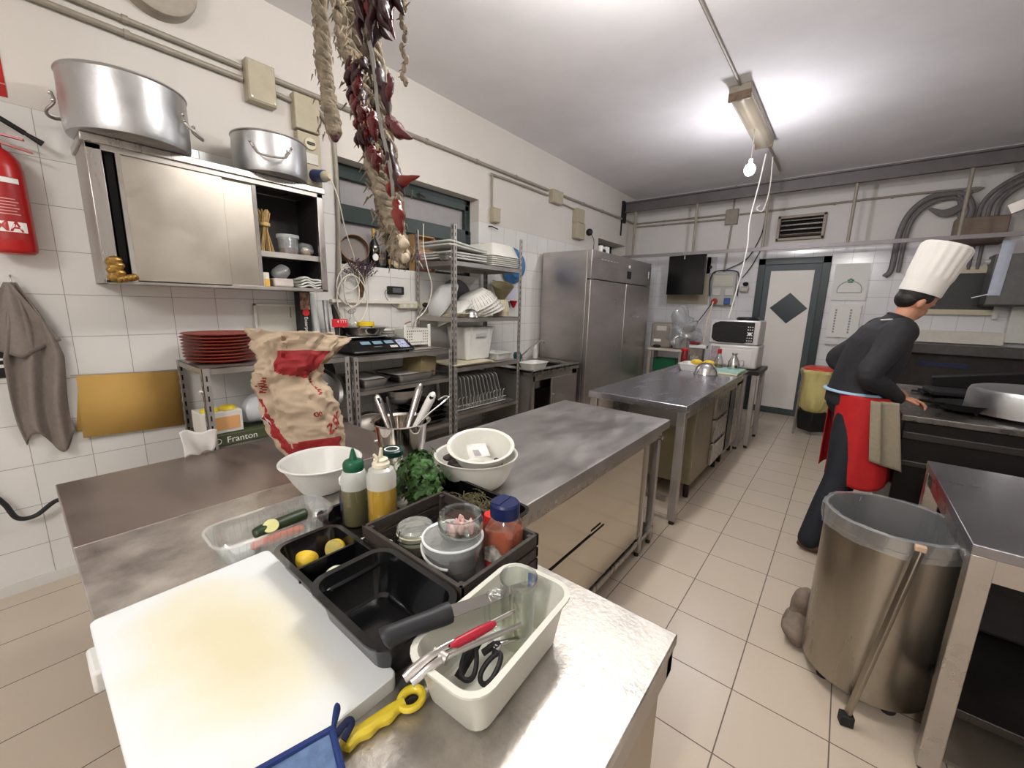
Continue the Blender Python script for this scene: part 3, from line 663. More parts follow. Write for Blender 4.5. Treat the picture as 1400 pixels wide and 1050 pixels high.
# ------------------------------------------------------------------ slotted angle tables along the left wall
def slotted_post(mb, hb, x, y, z0, z1, sx, sy, w=.036):
    """an L profile with its corner at (x, y), flanges toward sx along x and sy along y, with slots on the two flanges"""
    t = .003
    mb.bb(x, x+sx*t, y, y+sy*w, z0, z1); mb.bb(x, x+sx*w, y, y+sy*t, z0, z1)
    z = z0+.04
    while z < z1-.03:
        hb.bb(x-sx*.0008, x+sx*(t+.0008), y+sy*(w*.42), y+sy*(w*.64), z, z+.03)
        hb.bb(x+sx*(w*.42), x+sx*(w*.64), y-sy*.0008, y+sy*(t+.0008), z, z+.03)
        z += .055
SLOT = mat('slot_dark', (34, 31, 30), .8)
def angle_unit(name, label, y0, y1, x0, x1, ztop, shelves, topm, lip=.035, shm=None):
    t = thing(name, label, 'shelving', ((x0+x1)/2, (y0+y1)/2, 0))
    for x, sx in ((x0, 1), (x1, -1)):
        for y, sy in ((y0, 1), (y1, -1)):
            mb, hb = MB(), MB(); slotted_post(mb, hb, x, y, 0, ztop, sx, sy)
            p = mb.build('post', ANGLE, t, smooth=False); hb.build('slots', SLOT, p, smooth=False)
    for z in shelves:
        s = MB(); s.bb(x0+.004, x1-.004, y0+.004, y1-.004, z-.004, z)
        s.bb(x1-.008, x1-.004, y0+.004, y1-.004, z-lip, z); s.bb(x0+.004, x0+.008, y0+.004, y1-.004, z-lip, z)
        s.bb(x0+.004, x1-.004, y0+.004, y0+.008, z-lip, z); s.bb(x0+.004, x1-.004, y1-.008, y1-.004, z-lip, z)
        s.build('shelf', shm or topm, t, smooth=False)
    return t
ua = angle_unit('angle_table', 'slotted-angle steel table carrying the terracotta plates', .61, 1.445, -3.10, -2.60, 1.155, (1.155, .70, .3), STEEL_D)
ub = angle_unit('angle_table', 'slotted-angle steel table carrying the black scale', 1.47, 2.385, -3.10, -2.60, 1.145, (1.145, .90, .50, .2), STEEL_D)
rk = angle_unit('tall_shelf_rack', 'tall slotted-angle rack stacked with white plastic ware', 2.41, 3.335, -3.10, -2.60, 2.17, (1.885, 1.412, .972, .54, .2), STEEL_D, lip=.04)
t = MB(); 
for a in (0,): t.lathe([(0, 0), (.012, 0), (.012, .004), (.004, .006), (.004, .02), (0, .02)], (-2.606, .60, 1.03), 8, ax=(1, -.6, 0))
t.build('wing_nut', STEEL_B, ua)
# plates
PL = mat('terracotta', (148, 62, 48), .35, var=.12, scale=8)
prof = [(0, 0), (.10, 0), (.13, .005), (.165, .014), (.172, .017), (.174, .020), (.170, .022), (.16, .019), (.125, .010), (0, .006)]
names = ['lowest', 'second lowest', 'third lowest', 'fourth lowest', 'fifth lowest', 'sixth lowest', 'third from the top', 'second from the top', 'topmost']
PLM = None
for k, nm in enumerate(names):
    sc = 1.05 if 2 > k else 1.12 if k > 5 else 1.08
    o = bpy.data.objects.new('terracotta_plate', PLM) if PLM else MB().lathe(prof, seg=56).build('terracotta_plate', PL)
    if PLM: COL.objects.link(o)
    PLM = o.data
    o.location = (-2.86+random.uniform(-.004, .004), .785+random.uniform(-.005, .005), 1.158+.0185*k); o.scale = (sc, sc, 1.0)
    tag(o, 'terracotta plate, %s in the stack on the angle table' % nm, 'plate', 'terracotta plates in the stack')
# under the plates: carton, green box, bags, napkin, lemons
t = thing('food_carton', 'white carton with orange print under the plate shelf', 'carton', (-2.75, .72, .70))
MB().bb(-2.86, -2.68, .60, .80, .765, .89).build('carton', mat('carton_w', (210, 206, 198), .7), t, bev=.003)
MB().bb(-2.681, -2.678, .62, .785, .785, .86).build('orange_print', mat('orange_print', (214, 160, 104), .7), t)
t = thing('green_box', 'flat olive green box with white lettering under the plate shelf', 'box', (-2.75, .85, .70))
MB().bb(-2.95, -2.65, .60, 1.12, .702, .762).build('box_body', mat('olive_card', (72, 78, 52), .6, var=.15, scale=6), t, bev=.003)
text_mesh('Franton', .05, lambda x, y: (-2.648, .78+x, .73+y)).build('lettering', PAPER, t)
t = MB(); t.lathe([(.013, 0), (.017, 0), (.017, .002), (.013, .002), (.013, 0)], (-2.648, .66, .73), 16, ax=(1, 0, 0)); t.build('ring_mark', PAPER, bpy.data.objects['green_box'])
LEM = mat('lemon_skin', (222, 186, 52), .45, var=.1, scale=30, bump=.3, bscale=140)
for k, (y, l) in enumerate(((.655, 'small yellow tub lid near the slotted post on the carton'), (.745, 'yellow tub lid resting on the carton under the plates'))):
    o = MB().lathe([(0, .022), (.03, .02), (.042, .008), (.045, 0), (.0, 0)], (-2.74, y, .892), 24).build('yellow_tub_lid', mat('yellow_lid', (214, 188, 40), .4)); tag(o, l, 'lid', None)  # loose lids only, no tub beneath
t = thing('plastic_bag', 'crumpled white plastic bag under the plate shelf', 'plastic bag', (-2.8, .98, .77))
blob((-2.80, .96, .862), (.12, .13, .10), .5, 12, seed=11).build('bag_film', clear('bag_white', (236, 238, 240), .12, milky=.45, rough=.15), t)
blob((-2.72, 1.06, .80), (.09, .11, .075), .5, 14, seed=21).build('bag_film', clear('bag_white', (236, 238, 240), .12, milky=.45, rough=.15), t)
t = thing('paper_napkin', 'crumpled white napkin standing at the counter edge by the post', 'napkin', (-2.10, .47, .851))
def nap(u, v):
    return (-2.105+.03*math.sin(u*6+v*3)*.5+.02*v, .40+.115*u-.012*v+.03*(v-.5)*u, .85+.008*math.sin(u*9)+.13*v*(1-.28*u)+.018*math.sin(5*v+3*u)*.5)
MB().grid(nap, 16, 14).build('napkin_sheet', PAPER, t, solid=.002)

# things leaning at the back of table A / B
t = thing('leaning_whiteboard', 'white framed panel leaning on tiles behind the paper sack', 'panel', (-3.1, 1.2, 1.158))
MB().bb(-3.125, -3.12, 1.07, 1.345, 1.30, 1.485).build('panel_sheet', mat('panel_grey', (200, 196, 184), .5), t)
q = MB(); q.bb(-3.125, -3.105, 1.06, 1.355, 1.48, 1.495); q.bb(-3.125, -3.105, 1.06, 1.355, 1.285, 1.30); q.bb(-3.125, -3.105, 1.06, 1.075, 1.285, 1.495); q.bb(-3.125, -3.105, 1.34, 1.355, 1.285, 1.495); q.bb(-3.122, -3.108, 1.1, 1.32, 1.157, 1.285)
q.build('frame_border', mat('frame_white', (218, 214, 204), .5), t, bev=.002)
MB().bb(-3.119, -3.117, 1.295, 1.30, 1.40, 1.475).build('green_mark', mat('green_mark', (50, 130, 70), .5), t)
t = thing('black_carton', 'tall black carton with food picture and white title', 'carton', (-3.0, 1.36, 1.158))
MB().bb(-3.07, -3.0, 1.31, 1.39, 1.157, 1.59).build('carton', BLACK_M, t, bev=.002)
MB().bb(-3.0, -2.998, 1.318, 1.384, 1.46, 1.58).build('food_picture', mat('food_picture', (190, 150, 120), .5, var=.8, scale=30, col2=(40, 30, 26)), t)
MB().lathe([(0, .003), (.024, .003), (.024, 0)], (-2.998, 1.352, 1.44), 20, ax=(1, 0, 0)).build('red_seal', mat('seal_red', (196, 44, 40), .5), t)
text_mesh('Enterprised', .034, lambda x, y: (-2.9975, 1.35+y, 1.33-x)).build('lettering', PAPER, t)
q = thing('film_roll', 'tall roll of clear film standing behind the sack', 'roll', (-3.02, 1.445, 1.158)); MB().cyl((-3.02, 1.445, 1.158), (-3.07, 1.425, 1.575), .026).build('roll', clear('film_roll', (226, 228, 226), .15, milky=.5), q)
q = thing('foil_roll', 'tall grey foil roll standing beside the film roll', 'roll', (-2.98, 1.52, 1.158)); MB().cyl((-2.99, 1.51, 1.15), (-3.01, 1.50, 1.53), .019).build('roll', ALU, q)
q = thing('slicer_guard', 'dark slanted pizza slicer guard leaning behind the red tag', 'blade', (-2.97, 1.57, 1.15)); MB().add([(-2.99, 1.535, 1.50), (-2.99, 1.555, 1.50), (-2.94, 1.66, 1.16), (-2.94, 1.54, 1.16)], [(0, 1, 2, 3)]).build('blade', DARK_STEEL, q, solid=.004)
q = thing('red_tag', 'red plastic tag clipped before the leaning rolls', 'tag', (-2.93, 1.56, 1.36)); MB().box((-2.93, 1.565, 1.365), (.006, .12, .06)).build('tag_plate', mat('tag_red', (196, 40, 48), .4), q)
text_mesh('4 TTT', .03, lambda x, y: (-2.926, 1.58+x, 1.375+y)).build('lettering', PAPER, q)
MB().tube([(-2.93, 1.56, 1.33), (-2.95, 1.56, 1.15)], .003).build('clip_stem', STEEL_D, q)
q = thing('squeeze_bottle', 'small pale squeeze bottle between carton and film roll', 'bottle', (-2.99, 1.425, 1.158)); MB().lathe([(0, 0), (.022, 0), (.023, .12), (.012, .15), (.006, .17), (.004, .2), (0, .2)], (-2.95, 1.405, 1.158), 20).build('bottle_body', FROST, q)
# bottle with clip
q = thing('swing_bottle', 'empty clear swing-top bottle standing behind the scale', 'bottle', (-3.06, 1.74, 1.148))
MB().lathe([(0, 0), (.042, 0), (.045, .01), (.045, .16), (.038, .21), (.015, .26), (.014, .30), (.017, .302), (.017, .315), (0, .315)], (-3.06, 1.74, 1.148), 32).build('bottle_body', GLASS, q)
MB().tube([(-3.06+.022*math.cos(a), 1.74+.03*math.sin(a), 1.45+.02*math.cos(a)) for a in [2*PI*i/16 for i in range(16)]], .0018, 6, closed=True).build('wire_clip', DARK_STEEL, q)
q = thing('yellow_capped_jar', 'jar with yellow lid standing behind the scale pan', 'jar', (-3.05, 1.85, 1.148))
MB().lathe([(0, 0), (.055, 0), (.058, .02), (.058, .17), (.05, .19), (0, .19)], (-3.05, 1.85, 1.148), 32).build('jar_body', FROST, q)
MB().lathe([(.064, .185), (.066, .19), (.066, .215), (.06, .22), (0, .22)], (-3.05, 1.85, 1.148), 32).build('lid', mat('lid_yellow', (222, 190, 40), .4), q)
# scale
sc_ = thing('kitchen_scale', 'black shop scale with three displays on angle table', 'scale', (-2.78, 1.76, 1.148))
q = MB(); yA, yB = 1.50, 2.02
q.add([(-3.02, yA, 1.16), (-2.80, yA, 1.16), (-2.635, yA, 1.16), (-2.635, yA, 1.175), (-2.75, yA, 1.245), (-3.02, yA, 1.245)] + [(-3.02, yB, 1.16), (-2.80, yB, 1.16), (-2.635, yB, 1.16), (-2.635, yB, 1.175), (-2.75, yB, 1.245), (-3.02, yB, 1.245)],
      [(5, 4, 3, 2, 1, 0), (6, 7, 8, 9, 10, 11)] + [(i, (i+1) % 6, 6+(i+1) % 6, 6+i) for i in range(6)])
q.build('scale_body', BLACK, sc_, bev=.008)
def onpanel(y, s, off=.0015):   # s: 0 top edge, 1 lower edge of the slanted panel
    n = V((.07, 0, .115)).normalized(); p = V((-2.75, y, 1.245)).lerp(V((-2.635, y, 1.175)), s); return p+n*off
def patch(y0, y1, s0, s1, off=.0015): return MB().add([onpanel(y0, s0, off), onpanel(y1, s0, off), onpanel(y1, s1, off), onpanel(y0, s1, off)], [(0, 1, 2, 3)])
for k in range(3): patch(1.60+.10*k, 1.675+.10*k, .14, .42).build('display', mat('lcd_blue', (128, 158, 178), .25), sc_)
patch(1.90, 1.985, .1, .85).build('price_label', mat('label_blue', (74, 96, 168), .5, var=.6, scale=60, col2=(215, 220, 230)), sc_)
for k in range(5): patch(1.82+.013*k, 1.83+.013*k, .6, .8).build('button', PAPER, sc_)
patch(1.68, 1.75, .6, .7).build('maker_mark', mat('label_grey', (90, 92, 96), .6), sc_)
for a, b_ in ((1.55, -3.0), (1.98, -3.0), (1.55, -2.68), (1.98, -2.68)): MB().cyl((b_, a, 1.146), (b_, a, 1.162), .014, seg=12).build('foot', RUBBER, sc_)
MB().bb(-3.06, -2.77, 1.49, 1.95, 1.262, 1.270).build('weighing_plate', STEEL, sc_, bev=.003)
MB().cyl((-2.9, 1.73, 1.24), (-2.9, 1.73, 1.264), .05).build('plate_stem', BLACK_M, sc_)
q = thing('steel_dish', 'shallow stainless dish resting on the scale plate', 'dish', (-2.89, 1.77, 1.271))
MB().lathe([(0, 0), (.10, 0), (.125, .01), (.16, .06), (.19, .068), (.192, .066), (.162, .054), (.122, .006), (0, .003)], (-2.90, 1.74, 1.271), 56).build('dish_body', STEEL_B, q)
# basket
q = thing('plastic_basket', 'white perforated basket on the scale table', 'basket', (-2.88, 2.18, 1.148))
mb = MB(); bx0, bx1, by0, by1, bz0, bz1 = -2.98, -2.80, 2.05, 2.30, 1.175, 1.315
mb.bb(bx0, bx1, by0, by1, bz0, bz0+.003); mb.bb(bx0, bx0+.003, by0, by1, bz0, bz1); mb.bb(bx1-.003, bx1, by0, by1, bz0, bz1); mb.bb(bx0, bx1, by0, by0+.003, bz0, bz1); mb.bb(bx0, bx1, by1-.003, by1, bz0, bz1)
mb.build('basket_body', WHITE_W, q, smooth=False)
hb = MB()
for i in range(11):
    for j in range(5):
        if not (2 < i < 8 and 0 < j < 4): hb.bb(bx1-.001, bx1+.0012, by0+.02+.021*i, by0+.03+.021*i, bz0+.02+.023*j, bz0+.031+.023*j)
hb.build('holes', mat('hole_brown', (120, 110, 98), .8), q, smooth=False)
for y in (by0, by1): MB().bb(bx1-.004, bx1+.008, y-.014, y+.014, 1.157, bz1+.035).build('corner_post', WHITE_W, q, bev=.005)
MB().bb(-3.0, -2.68, 2.03, 2.33, 1.149, 1.157).build('base_tray', STEEL_D, q, bev=.002)
MB().tube(catmull([(-2.92, 2.12, 1.30), (-2.90, 2.13, 1.35), (-2.88, 2.17, 1.37)], 5), .006).build('spatula_tip', mat('brown_plastic', (150, 100, 80), .5), q)
q = thing('foil_tray', 'stack of pale foil dishes behind the scale', 'dish', (-2.98, 2.04, 1.148))
for k in range(5): MB().lathe([(0, 0), (.05, 0), (.075, .03), (.072, .032), (.048, .003), (0, .003)], (-2.99, 2.0, 1.20+.017*k), 30).build('foil_dish', WHITE, q)
MB().cyl((-2.99, 2.0, 1.148), (-2.99, 2.0, 1.20), .05).build('pedestal', WHITE, q)

# under scale table: steel ware
STW = mat('washed_steel', (160, 158, 156), .25, 1, var=.15, scale=7)
def bowl_thing(label, c, r, h, ax, m=STW, name='steel_bowl', cat='bowl', prof=None):
    t = thing(name, label, cat, c)
    P = prof or [(0, 0), (.35*r, .0), (.75*r, .25*h), (.95*r, .7*h), (r, h), (r+.008, h+.001), (r+.006, h-.004), (r*.93, .7*h), (r*.73, .27*h), (.33*r, .006), (0, .006)]
    MB().lathe(P, c, 48, ax=ax).build('bowl_body', m, t); return t
bowl_thing('large steel bowl on the shelf under the scale', (-2.82, 1.98, .70), .21, .135, (0, 0, 1))
bowl_thing('shiny steel bowl standing on edge under the scale', (-2.80, 1.66, .62), .15, .12, (.75, -.25, -.35), STEEL_B)
bowl_thing('small steel bowl standing on edge beside the big one', (-2.76, 1.44, .58), .09, .07, (-.2, -1, .2), STEEL_B)
for k, (y0, y1, z, l) in enumerate(((1.56, 1.78, .90, 'steel oven tray with white contents under the scale'), (1.86, 2.22, .90, 'steel tray with pale lid stacked under the scale'))):
    t = thing('steel_tray', l, 'tray', (-2.8, (y0+y1)/2, z)); m_ = tray_mb(.36, y1-y0, .07); m_.xf(T4((-2.81, (y0+y1)/2, z+.001))); m_.build('tray_body', STW, t)
    MB().bb(-2.97, -2.65, y0+.02, y1-.02, z+.045, z+.066).build('pale_lid', mat('grey_white', (176, 172, 168), .5), t, bev=.004)
t = thing('stacked_trays', 'pile of lidded steel trays on the bottom shelf', 'tray', (-2.8, 2.2, .50))
for k in range(4): m_ = tray_mb(.4, .27, .042, lip=.01); m_.xf(T4((-2.82, 2.21, .502+.044*k))); m_.build('lidded_tray', STW, t)
t = thing('cardboard_box', 'small brown cardboard box tilted under the scale shelf', 'cardboard box', (-2.75, 2.17, .97))
MB().box((-2.76, 2.16, 1.015), (.2, .19, .16), rx=-.15, rz=.2).build('carton', mat('cardboard', (122, 108, 78), .8, var=.15, scale=10), t, bev=.003)
t = thing('steel_pan', 'large steel pan leaning behind the paper sack', 'pan', (-2.78, 1.28, .71)); MB().lathe([(0, 0), (.16, 0), (.17, .02), (.175, .07), (.172, .07), (.165, .02), (0, .004)], (-2.8, 1.28, .885), 44, ax=(.95, -.1, .3)).build('pan_body', STW, t)
t = thing('steel_hopper', 'angular steel hopper beside the sack under the table', 'hopper', (-2.68, 1.42, .50))
MB().add([(-2.72, 1.28, .70), (-2.62, 1.43, .66), (-2.62, 1.40, .52), (-2.72, 1.28, .52), (-2.9, 1.28, .70), (-2.9, 1.43, .66), (-2.9, 1.40, .52), (-2.9, 1.28, .52)], [(0, 1, 2, 3), (0, 4, 5, 1), (4, 7, 6, 5), (0, 3, 7, 4), (1, 5, 6, 2), (3, 2, 6, 7)]).build('hopper_body', STW, t, bev=.003)
o_ = [x for x in (('dark pan standing on its rim under the scale table', (-2.82, 1.50, .99)),)]
t = thing('frying_pan', 'dark frying pan standing behind the table post', 'frying pan', (-2.85, 1.42, .90)); MB().lathe([(0, 0), (.10, 0), (.12, .03), (.122, .03), (.10, .004), (0, .004)], (-2.88, 1.36, 1.02), 40, ax=(.9, .3, .2)).build('pan_body', BLACK_M, t)

# rack contents
RX = -2.83
# top: lids + trays
for k, l in enumerate(('lowest', 'second', 'third', 'fourth', 'topmost tilted')):
    t = thing('tray_lid', 'white tray lid, %s in the pile on the rack top' % l, 'tray lid', (RX, 2.62, 1.888), group='white tray lids piled on the rack')
    ti = (0, 0, 0, -.07, -.10)[k]; z = 1.905+.022*k+(.018 if k > 2 else 0)
    m_ = MB().loft([[V((x, y, 0)) for x, y in rrect(0, 0, .40, .46, .03)], [V((x, y, .012)) for x, y in rrect(0, 0, .41, .47, .03)], [V((x, y, .012)) for x, y in rrect(0, 0, .34, .4, .03)], [V((x, y, .019)) for x, y in rrect(0, 0, .33, .39, .03)]])
    m_.xf(T4((RX+(.03 if k > 2 else 0), 2.63-(.03 if k > 2 else 0), z), rx=ti)).build('lid_sheet', WHITE, t, bev=.002)
for k in range(6):
    t = thing('white_tray', 'white upturned food tray, %s in the stack' % ('lowest', 'second', 'third', 'fourth', 'fifth', 'topmost')[k], 'tray', (RX, 3.14, 1.888), group='upturned white trays on the rack')
    m_ = tray_mb(.40, .40, .12, taper=.78, lip=.014); m_.xf(T4((RX, 3.13, 2.012+.018*k), rx=PI)); m_.build('tray_body', WHITE_W, t)
t = thing('grey_dish', 'small grey dish under the tray lids at the rack corner', 'dish', (-2.72, 2.47, 1.888)); m_ = tray_mb(.12, .12, .05); m_.xf(T4((-2.70, 2.43, 1.888))).build('dish_body', mat('grey_plastic', (110, 106, 104), .5), t)
# middle shelf: basin, colanders, small bowl, papers
def basin(label, c, r, h, ax, m, rib=False, name='colander', cat='colander', seg=64, lip=.012, base=.55):
    t = thing(name, label, cat, c)
    P = [(0, 0), (base*r, 0), (base*r+.006, .004)]
    for i in range(1, 8):
        f = i/8; P.append((base*r+(r-base*r)*math.sin(f*PI/2)**.9, h*f))
    P += [(r, h-.003), (r+lip, h-.002), (r+lip, h+.003), (r-.002, h+.003)]
    for i in range(7, 0, -1):
        f = i/8; P.append((base*r+(r-base*r)*math.sin(f*PI/2)**.9-.003, h*f+.001))
    P += [(base*r-.002, .004), (0, .004)]
    o = MB().lathe(P, c, seg, ax=ax).build('colander_body' if rib else 'basin_body', m, t)
    if rib:
        Rm = V((0, 0, 1)).rotation_difference(V(ax)).to_matrix(); q = MB()
        for k in range(36):
            a = 2*PI*k/36
            for s in (0, 1):
                f0, f1 = (.22, .5) if s == 0 else (.58, .9)
                pts = []
                for f in (f0, (f0+f1)/2, f1):
                    rr = base*r+(r-base*r)*math.sin(f*PI/2)**.9+.0012
                    pts.append(V(c)+Rm @ V((rr*math.cos(a), rr*math.sin(a), h*f)))
                q.tube(pts, .0022, 4)
        q.build('rib_slots', mat('slot_grey', (150, 146, 138), .6), t)
    return t
GREYW = mat('grey_white_plastic', (206, 206, 204), .4, var=.05)
basin('big pale basin tipped on its side on the rack middle shelf', (-2.92, 2.47, 1.60), .19, .11, (.35, .75, -.55), GREYW, name='plastic_basin', cat='basin')
for k in range(3):
    basin('pale nested basin, %s under the big tipped one' % ('first', 'second', 'third')[k], (-2.86, 2.60+.015*k, 1.50-.018*k), .175, .07, (.25, .5-.1*k, -.8), WHITE, name='plastic_basin', cat='basin')
for k in range(4):
    basin('white slotted colander, %s in the tilted nested stack' % ('lowest', 'second', 'third', 'topmost')[k], (-2.84+.004*k, 2.98-.045*k, 1.565+.022*k), .205, .13, (.12, .28+.05*k, -.9), WHITE_W, rib=True, base=.62)
bowl_thing('small shiny steel bowl upturned on the rack middle shelf', (-2.66, 2.67, 1.486), .075, .07, (0, 0, -1), STEEL_B)
for k in range(3):
    basin('upturned cream pot, %s at the end of the rack middle shelf' % ('lowest', 'second', 'topmost')[k], (-2.80, 3.26, 1.545+.018*k), .085, .125, (0, 0, -1), CREAM, name='plastic_pot', cat='pot', base=.72, lip=.006)
for k in range(4):
    t = thing('paper_folder', 'thin pale board lying flat, %s under the tipped basins' % ('lowest', 'second', 'third', 'topmost')[k], 'board', (RX, 2.6, 1.415+.009*k))
    MB().box((RX+.01*k, 2.60+.01*k, 1.419+.009*k), (.36, .34, .006), rz=.05*k).build('board', CREAM, t)
t = thing('grey_triangle', 'dark grey lid leaning behind the colanders', 'lid', (-3.0, 2.83, 1.42)); MB().lathe([(0, 0), (.17, 0), (.17, .006), (0, .006)], (-3.03, 2.84, 1.60), 40, ax=(1, -.2, .1)).build('lid_disc', mat('lid_grey', (96, 98, 102), .5), t)
# things hanging on the tiles beside the rack
t = thing('blue_basin', 'round blue plastic basin hanging on the tiles beside the rack', 'basin', (XL+.06, 3.83, 1.98))
MB().lathe([(0, .09), (.12, .09), (.135, .08), (.175, .02), (.20, .01), (.205, .015), (.20, .018), (.18, .028), (.14, .092), (.12, .10), (0, .10)], (XL+.015, 3.82, 1.98), 56, ax=(1, 0, 0)).build('basin_body', mat('blue_translucent', (62, 118, 170), .25, var=.1), t)
MB().cyl((XL, 3.82, 2.12), (XL+.03, 3.82, 2.13), .005).build('hook', STEEL_D, t)
t = thing('straw_strainer', 'beige conical strainer hanging above the cream pots', 'strainer', (XL+.05, 3.5, 1.65)); MB().tube([(XL, 3.50, 1.80), (XL+.05, 3.50, 1.79), (XL+.06, 3.5, 1.75)], .004).build('hook', STEEL_D, t); MB().lathe([(0, 0), (.03, .02), (.12, .20), (.125, .20), (.036, .02), (0, .004)], (XL+.10, 3.52, 1.56), 36, ax=(.35, -.2, .9)).build('cone', mat('straw_beige', (170, 158, 122), .7, var=.2, scale=50), t)
t = thing('wall_paper', 'white paper sheet stuck on the tiles under the blue basin', 'paper', (XL, 3.83, 1.65)); MB().bb(XL, XL+.003, 3.68, 3.92, 1.60, 1.74).build('sheet', mat('paper_lilac', (206, 206, 222), .8), t)
t = thing('red_funnel', 'small red funnel hanging behind the rack post', 'funnel', (XL+.03, 3.8, 1.55)); MB().lathe([(0, 0), (.012, 0), (.05, .08), (.046, .08), (.01, .006), (0, .004)], (XL+.05, 3.82, 1.50), 24).build('cone', RED, t); MB().cyl((XL, 3.82, 1.58), (XL+.05, 3.82, 1.58), .004).build('hook', STEEL_D, t)
t = thing('soap_dispenser', 'small blue dispenser on the tiles below the paper sheet', 'dispenser', (XL+.03, 3.7, 1.53)); MB().bb(XL, XL+.05, 3.62, 3.76, 1.50, 1.57).build('dispenser_body', mat('steel_blue', (70, 96, 124), .5), t, bev=.008)
# lower shelves
for k, (dx, dy) in enumerate(((0, 0), (.03, -.04))):
    t = thing('cutting_board', ('cream cutting board lying flat on the rack under the bucket', 'second cream cutting board lying askew on the first, rack shelf')[k], 'cutting board', (-2.82+dx, 2.72+dy, .975+.014*k))
    MB().box((-2.80+dx, 2.70+dy, .982+.0145*k), (.34, .52, .0135), rz=.03*k).build('board', CREAM, t, bev=.003)
t = thing('white_bucket', 'tall white rectangular bin on the rack cutting boards', 'bin', (-2.84, 2.88, 1.006))
m_ = tray_mb(.27, .40, .31, taper=.8, lip=.016, r=.03); m_.xf(T4((-2.83, 2.84, 1.006))).build('bin_body', WHITE, t)
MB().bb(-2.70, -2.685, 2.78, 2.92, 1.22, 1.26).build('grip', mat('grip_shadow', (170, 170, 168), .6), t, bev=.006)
for y in (2.72, 2.96): MB().box((-2.70, y, 1.225), (.014, .01, .16), ry=.13).build('side_rib', WHITE, t, bev=.003)
t = thing('white_box', 'low white plastic box beside the tall bin on the rack', 'box', (-2.8, 3.2, .975)); m_ = tray_mb(.26, .24, .07, taper=.85); m_.xf(T4((-2.80, 3.19, .975))).build('box_body', WHITE, t)
# tray rack
t = thing('wire_rack', 'white wire rack holding upright steel trays', 'wire rack', (-2.8, 2.85, .542))
q = MB()
for k in range(14):
    y = 2.52+.048*k; q.tube([(-2.66, y, .56), (-2.66, y, .66), (-2.66, y+.02, .68)], .0022, 5); q.tube([(-2.66, y, .56), (-2.98, y, .56)], .0022, 5)
for z in (.56, .60): q.tube([(-2.66, 2.5, z), (-2.66, 3.19, z)], .003, 6)
q.tube([(-2.98, 2.5, .56), (-2.98, 3.19, .56)], .003, 6)
q.build('wire_frame', mat('white_wire', (216, 212, 208), .4), t)
TRM = tray_mb(.34, .30, .022, r=.03, taper=.95, lip=.008)
TR = None
for k in range(11):
    ang = -.10-.035*min(k, 7) if k < 8 else -.18
    o = bpy.data.objects.new('steel_tray', TR) if TR else TRM.build('steel_tray', mat('satin_tray', (206, 204, 200), .42, .75))
    if TR: COL.objects.link(o)
    TR = o.data; o.location = (-2.81, 2.555+.052*k, .725); o.rotation_euler = (PI/2+.12+.03*min(k, 7), 0, 0)
    tag(o, 'steel tray standing upright in the wire rack, %s from the window end' % ('first', 'second', 'third', 'fourth', 'fifth', 'sixth', 'seventh', 'eighth', 'ninth', 'tenth', 'eleventh')[k], 'tray', 'steel trays in the wire rack')

# ------------------------------------------------------------------ sink counter, fridge
sk_ = thing('sink_counter', 'stainless sink counter between the rack and the fridge', 'sink', (-2.8, 3.95, 0))
q = MB(); q.bb(-3.12, -2.45, 3.37, 3.55, .835, .855); q.bb(-3.12, -2.45, 4.2, 4.34, .835, .855); q.bb(-3.12, -3.02, 3.55, 4.2, .835, .855); q.bb(-2.56, -2.45, 3.55, 4.2, .835, .855)
q.bb(-2.47, -2.45, 3.37, 4.34, .80, .862); q.bb(-3.12, -2.45, 3.37, 3.385, .80, .862); q.bb(-3.12, -2.45, 4.325, 4.34, .80, .862)
q.build('worktop', STEEL, sk_, bev=.003)
q = MB(); q.bb(-3.02, -2.56, 3.55, 4.2, .62, .63); q.bb(-3.02, -3.01, 3.55, 4.2, .62, .84); q.bb(-2.57, -2.56, 3.55, 4.2, .62, .84); q.bb(-3.02, -2.56, 3.55, 3.56, .62, .84); q.bb(-3.02, -2.56, 4.19, 4.2, .62, .84)
q.build('basin', STEEL_B, sk_)
q = MB(); q.bb(-3.12, -2.47, 3.39, 3.41, .08, .80); q.bb(-2.50, -2.47, 3.39, 3.44, .08, .80); q.bb(-3.12, -2.47, 4.30, 4.32, .08, .80); q.bb(-3.12, -2.47, 3.4, 4.3, .08, .10); q.bb(-2.50, -2.47, 3.41, 4.3, .74, .80); q.bb(-2.50, -2.47, 4.2, 4.32, .08, .8)
q.build('carcass', STEEL_D, sk_)
for x in (-3.08, -2.50):
    for y in (3.43, 4.28): MB().cyl((x, y, 0), (x, y, .08), .02, seg=12).build('foot', DARK_STEEL, sk_)
d1 = MB().bb(-2.485, -2.465, 3.76, 4.20, .11, .74).build('cupboard_door', STEEL_D, sk_, bev=.003)
MB().cyl((-2.465, 3.80, .55), (-2.445, 3.80, .55), .008).build('knob', STEEL_B, d1)
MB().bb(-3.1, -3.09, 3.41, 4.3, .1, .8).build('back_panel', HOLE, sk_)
t = thing('tap', 'angled kitchen tap at the back of the sink', 'tap', (-3.0, 3.95, .856))
MB().lathe([(0, 0), (.03, 0), (.028, .03), (.02, .06), (.018, .09), (0, .09)], (-2.99, 3.86, .856), 24).build('tap_base', STEEL_B, t)
MB().tube([(-2.99, 3.86, .93), (-2.95, 4.05, 1.05), (-2.92, 4.16, 1.11), (-2.90, 4.20, 1.10), (-2.90, 4.205, 1.07)], .011).build('spout', STEEL_B, t)
t = thing('dish_soap', 'pale dish soap bottle standing by the tap', 'bottle', (-2.98, 4.24, .862))
MB().lathe([(0, 0), (.036, 0), (.04, .02), (.042, .08), (.03, .15), (.014, .18), (.012, .20), (0, .20)], (-3.06, 4.25, .862), 28, sx=.7).build('bottle_body', WHITE_W, t)
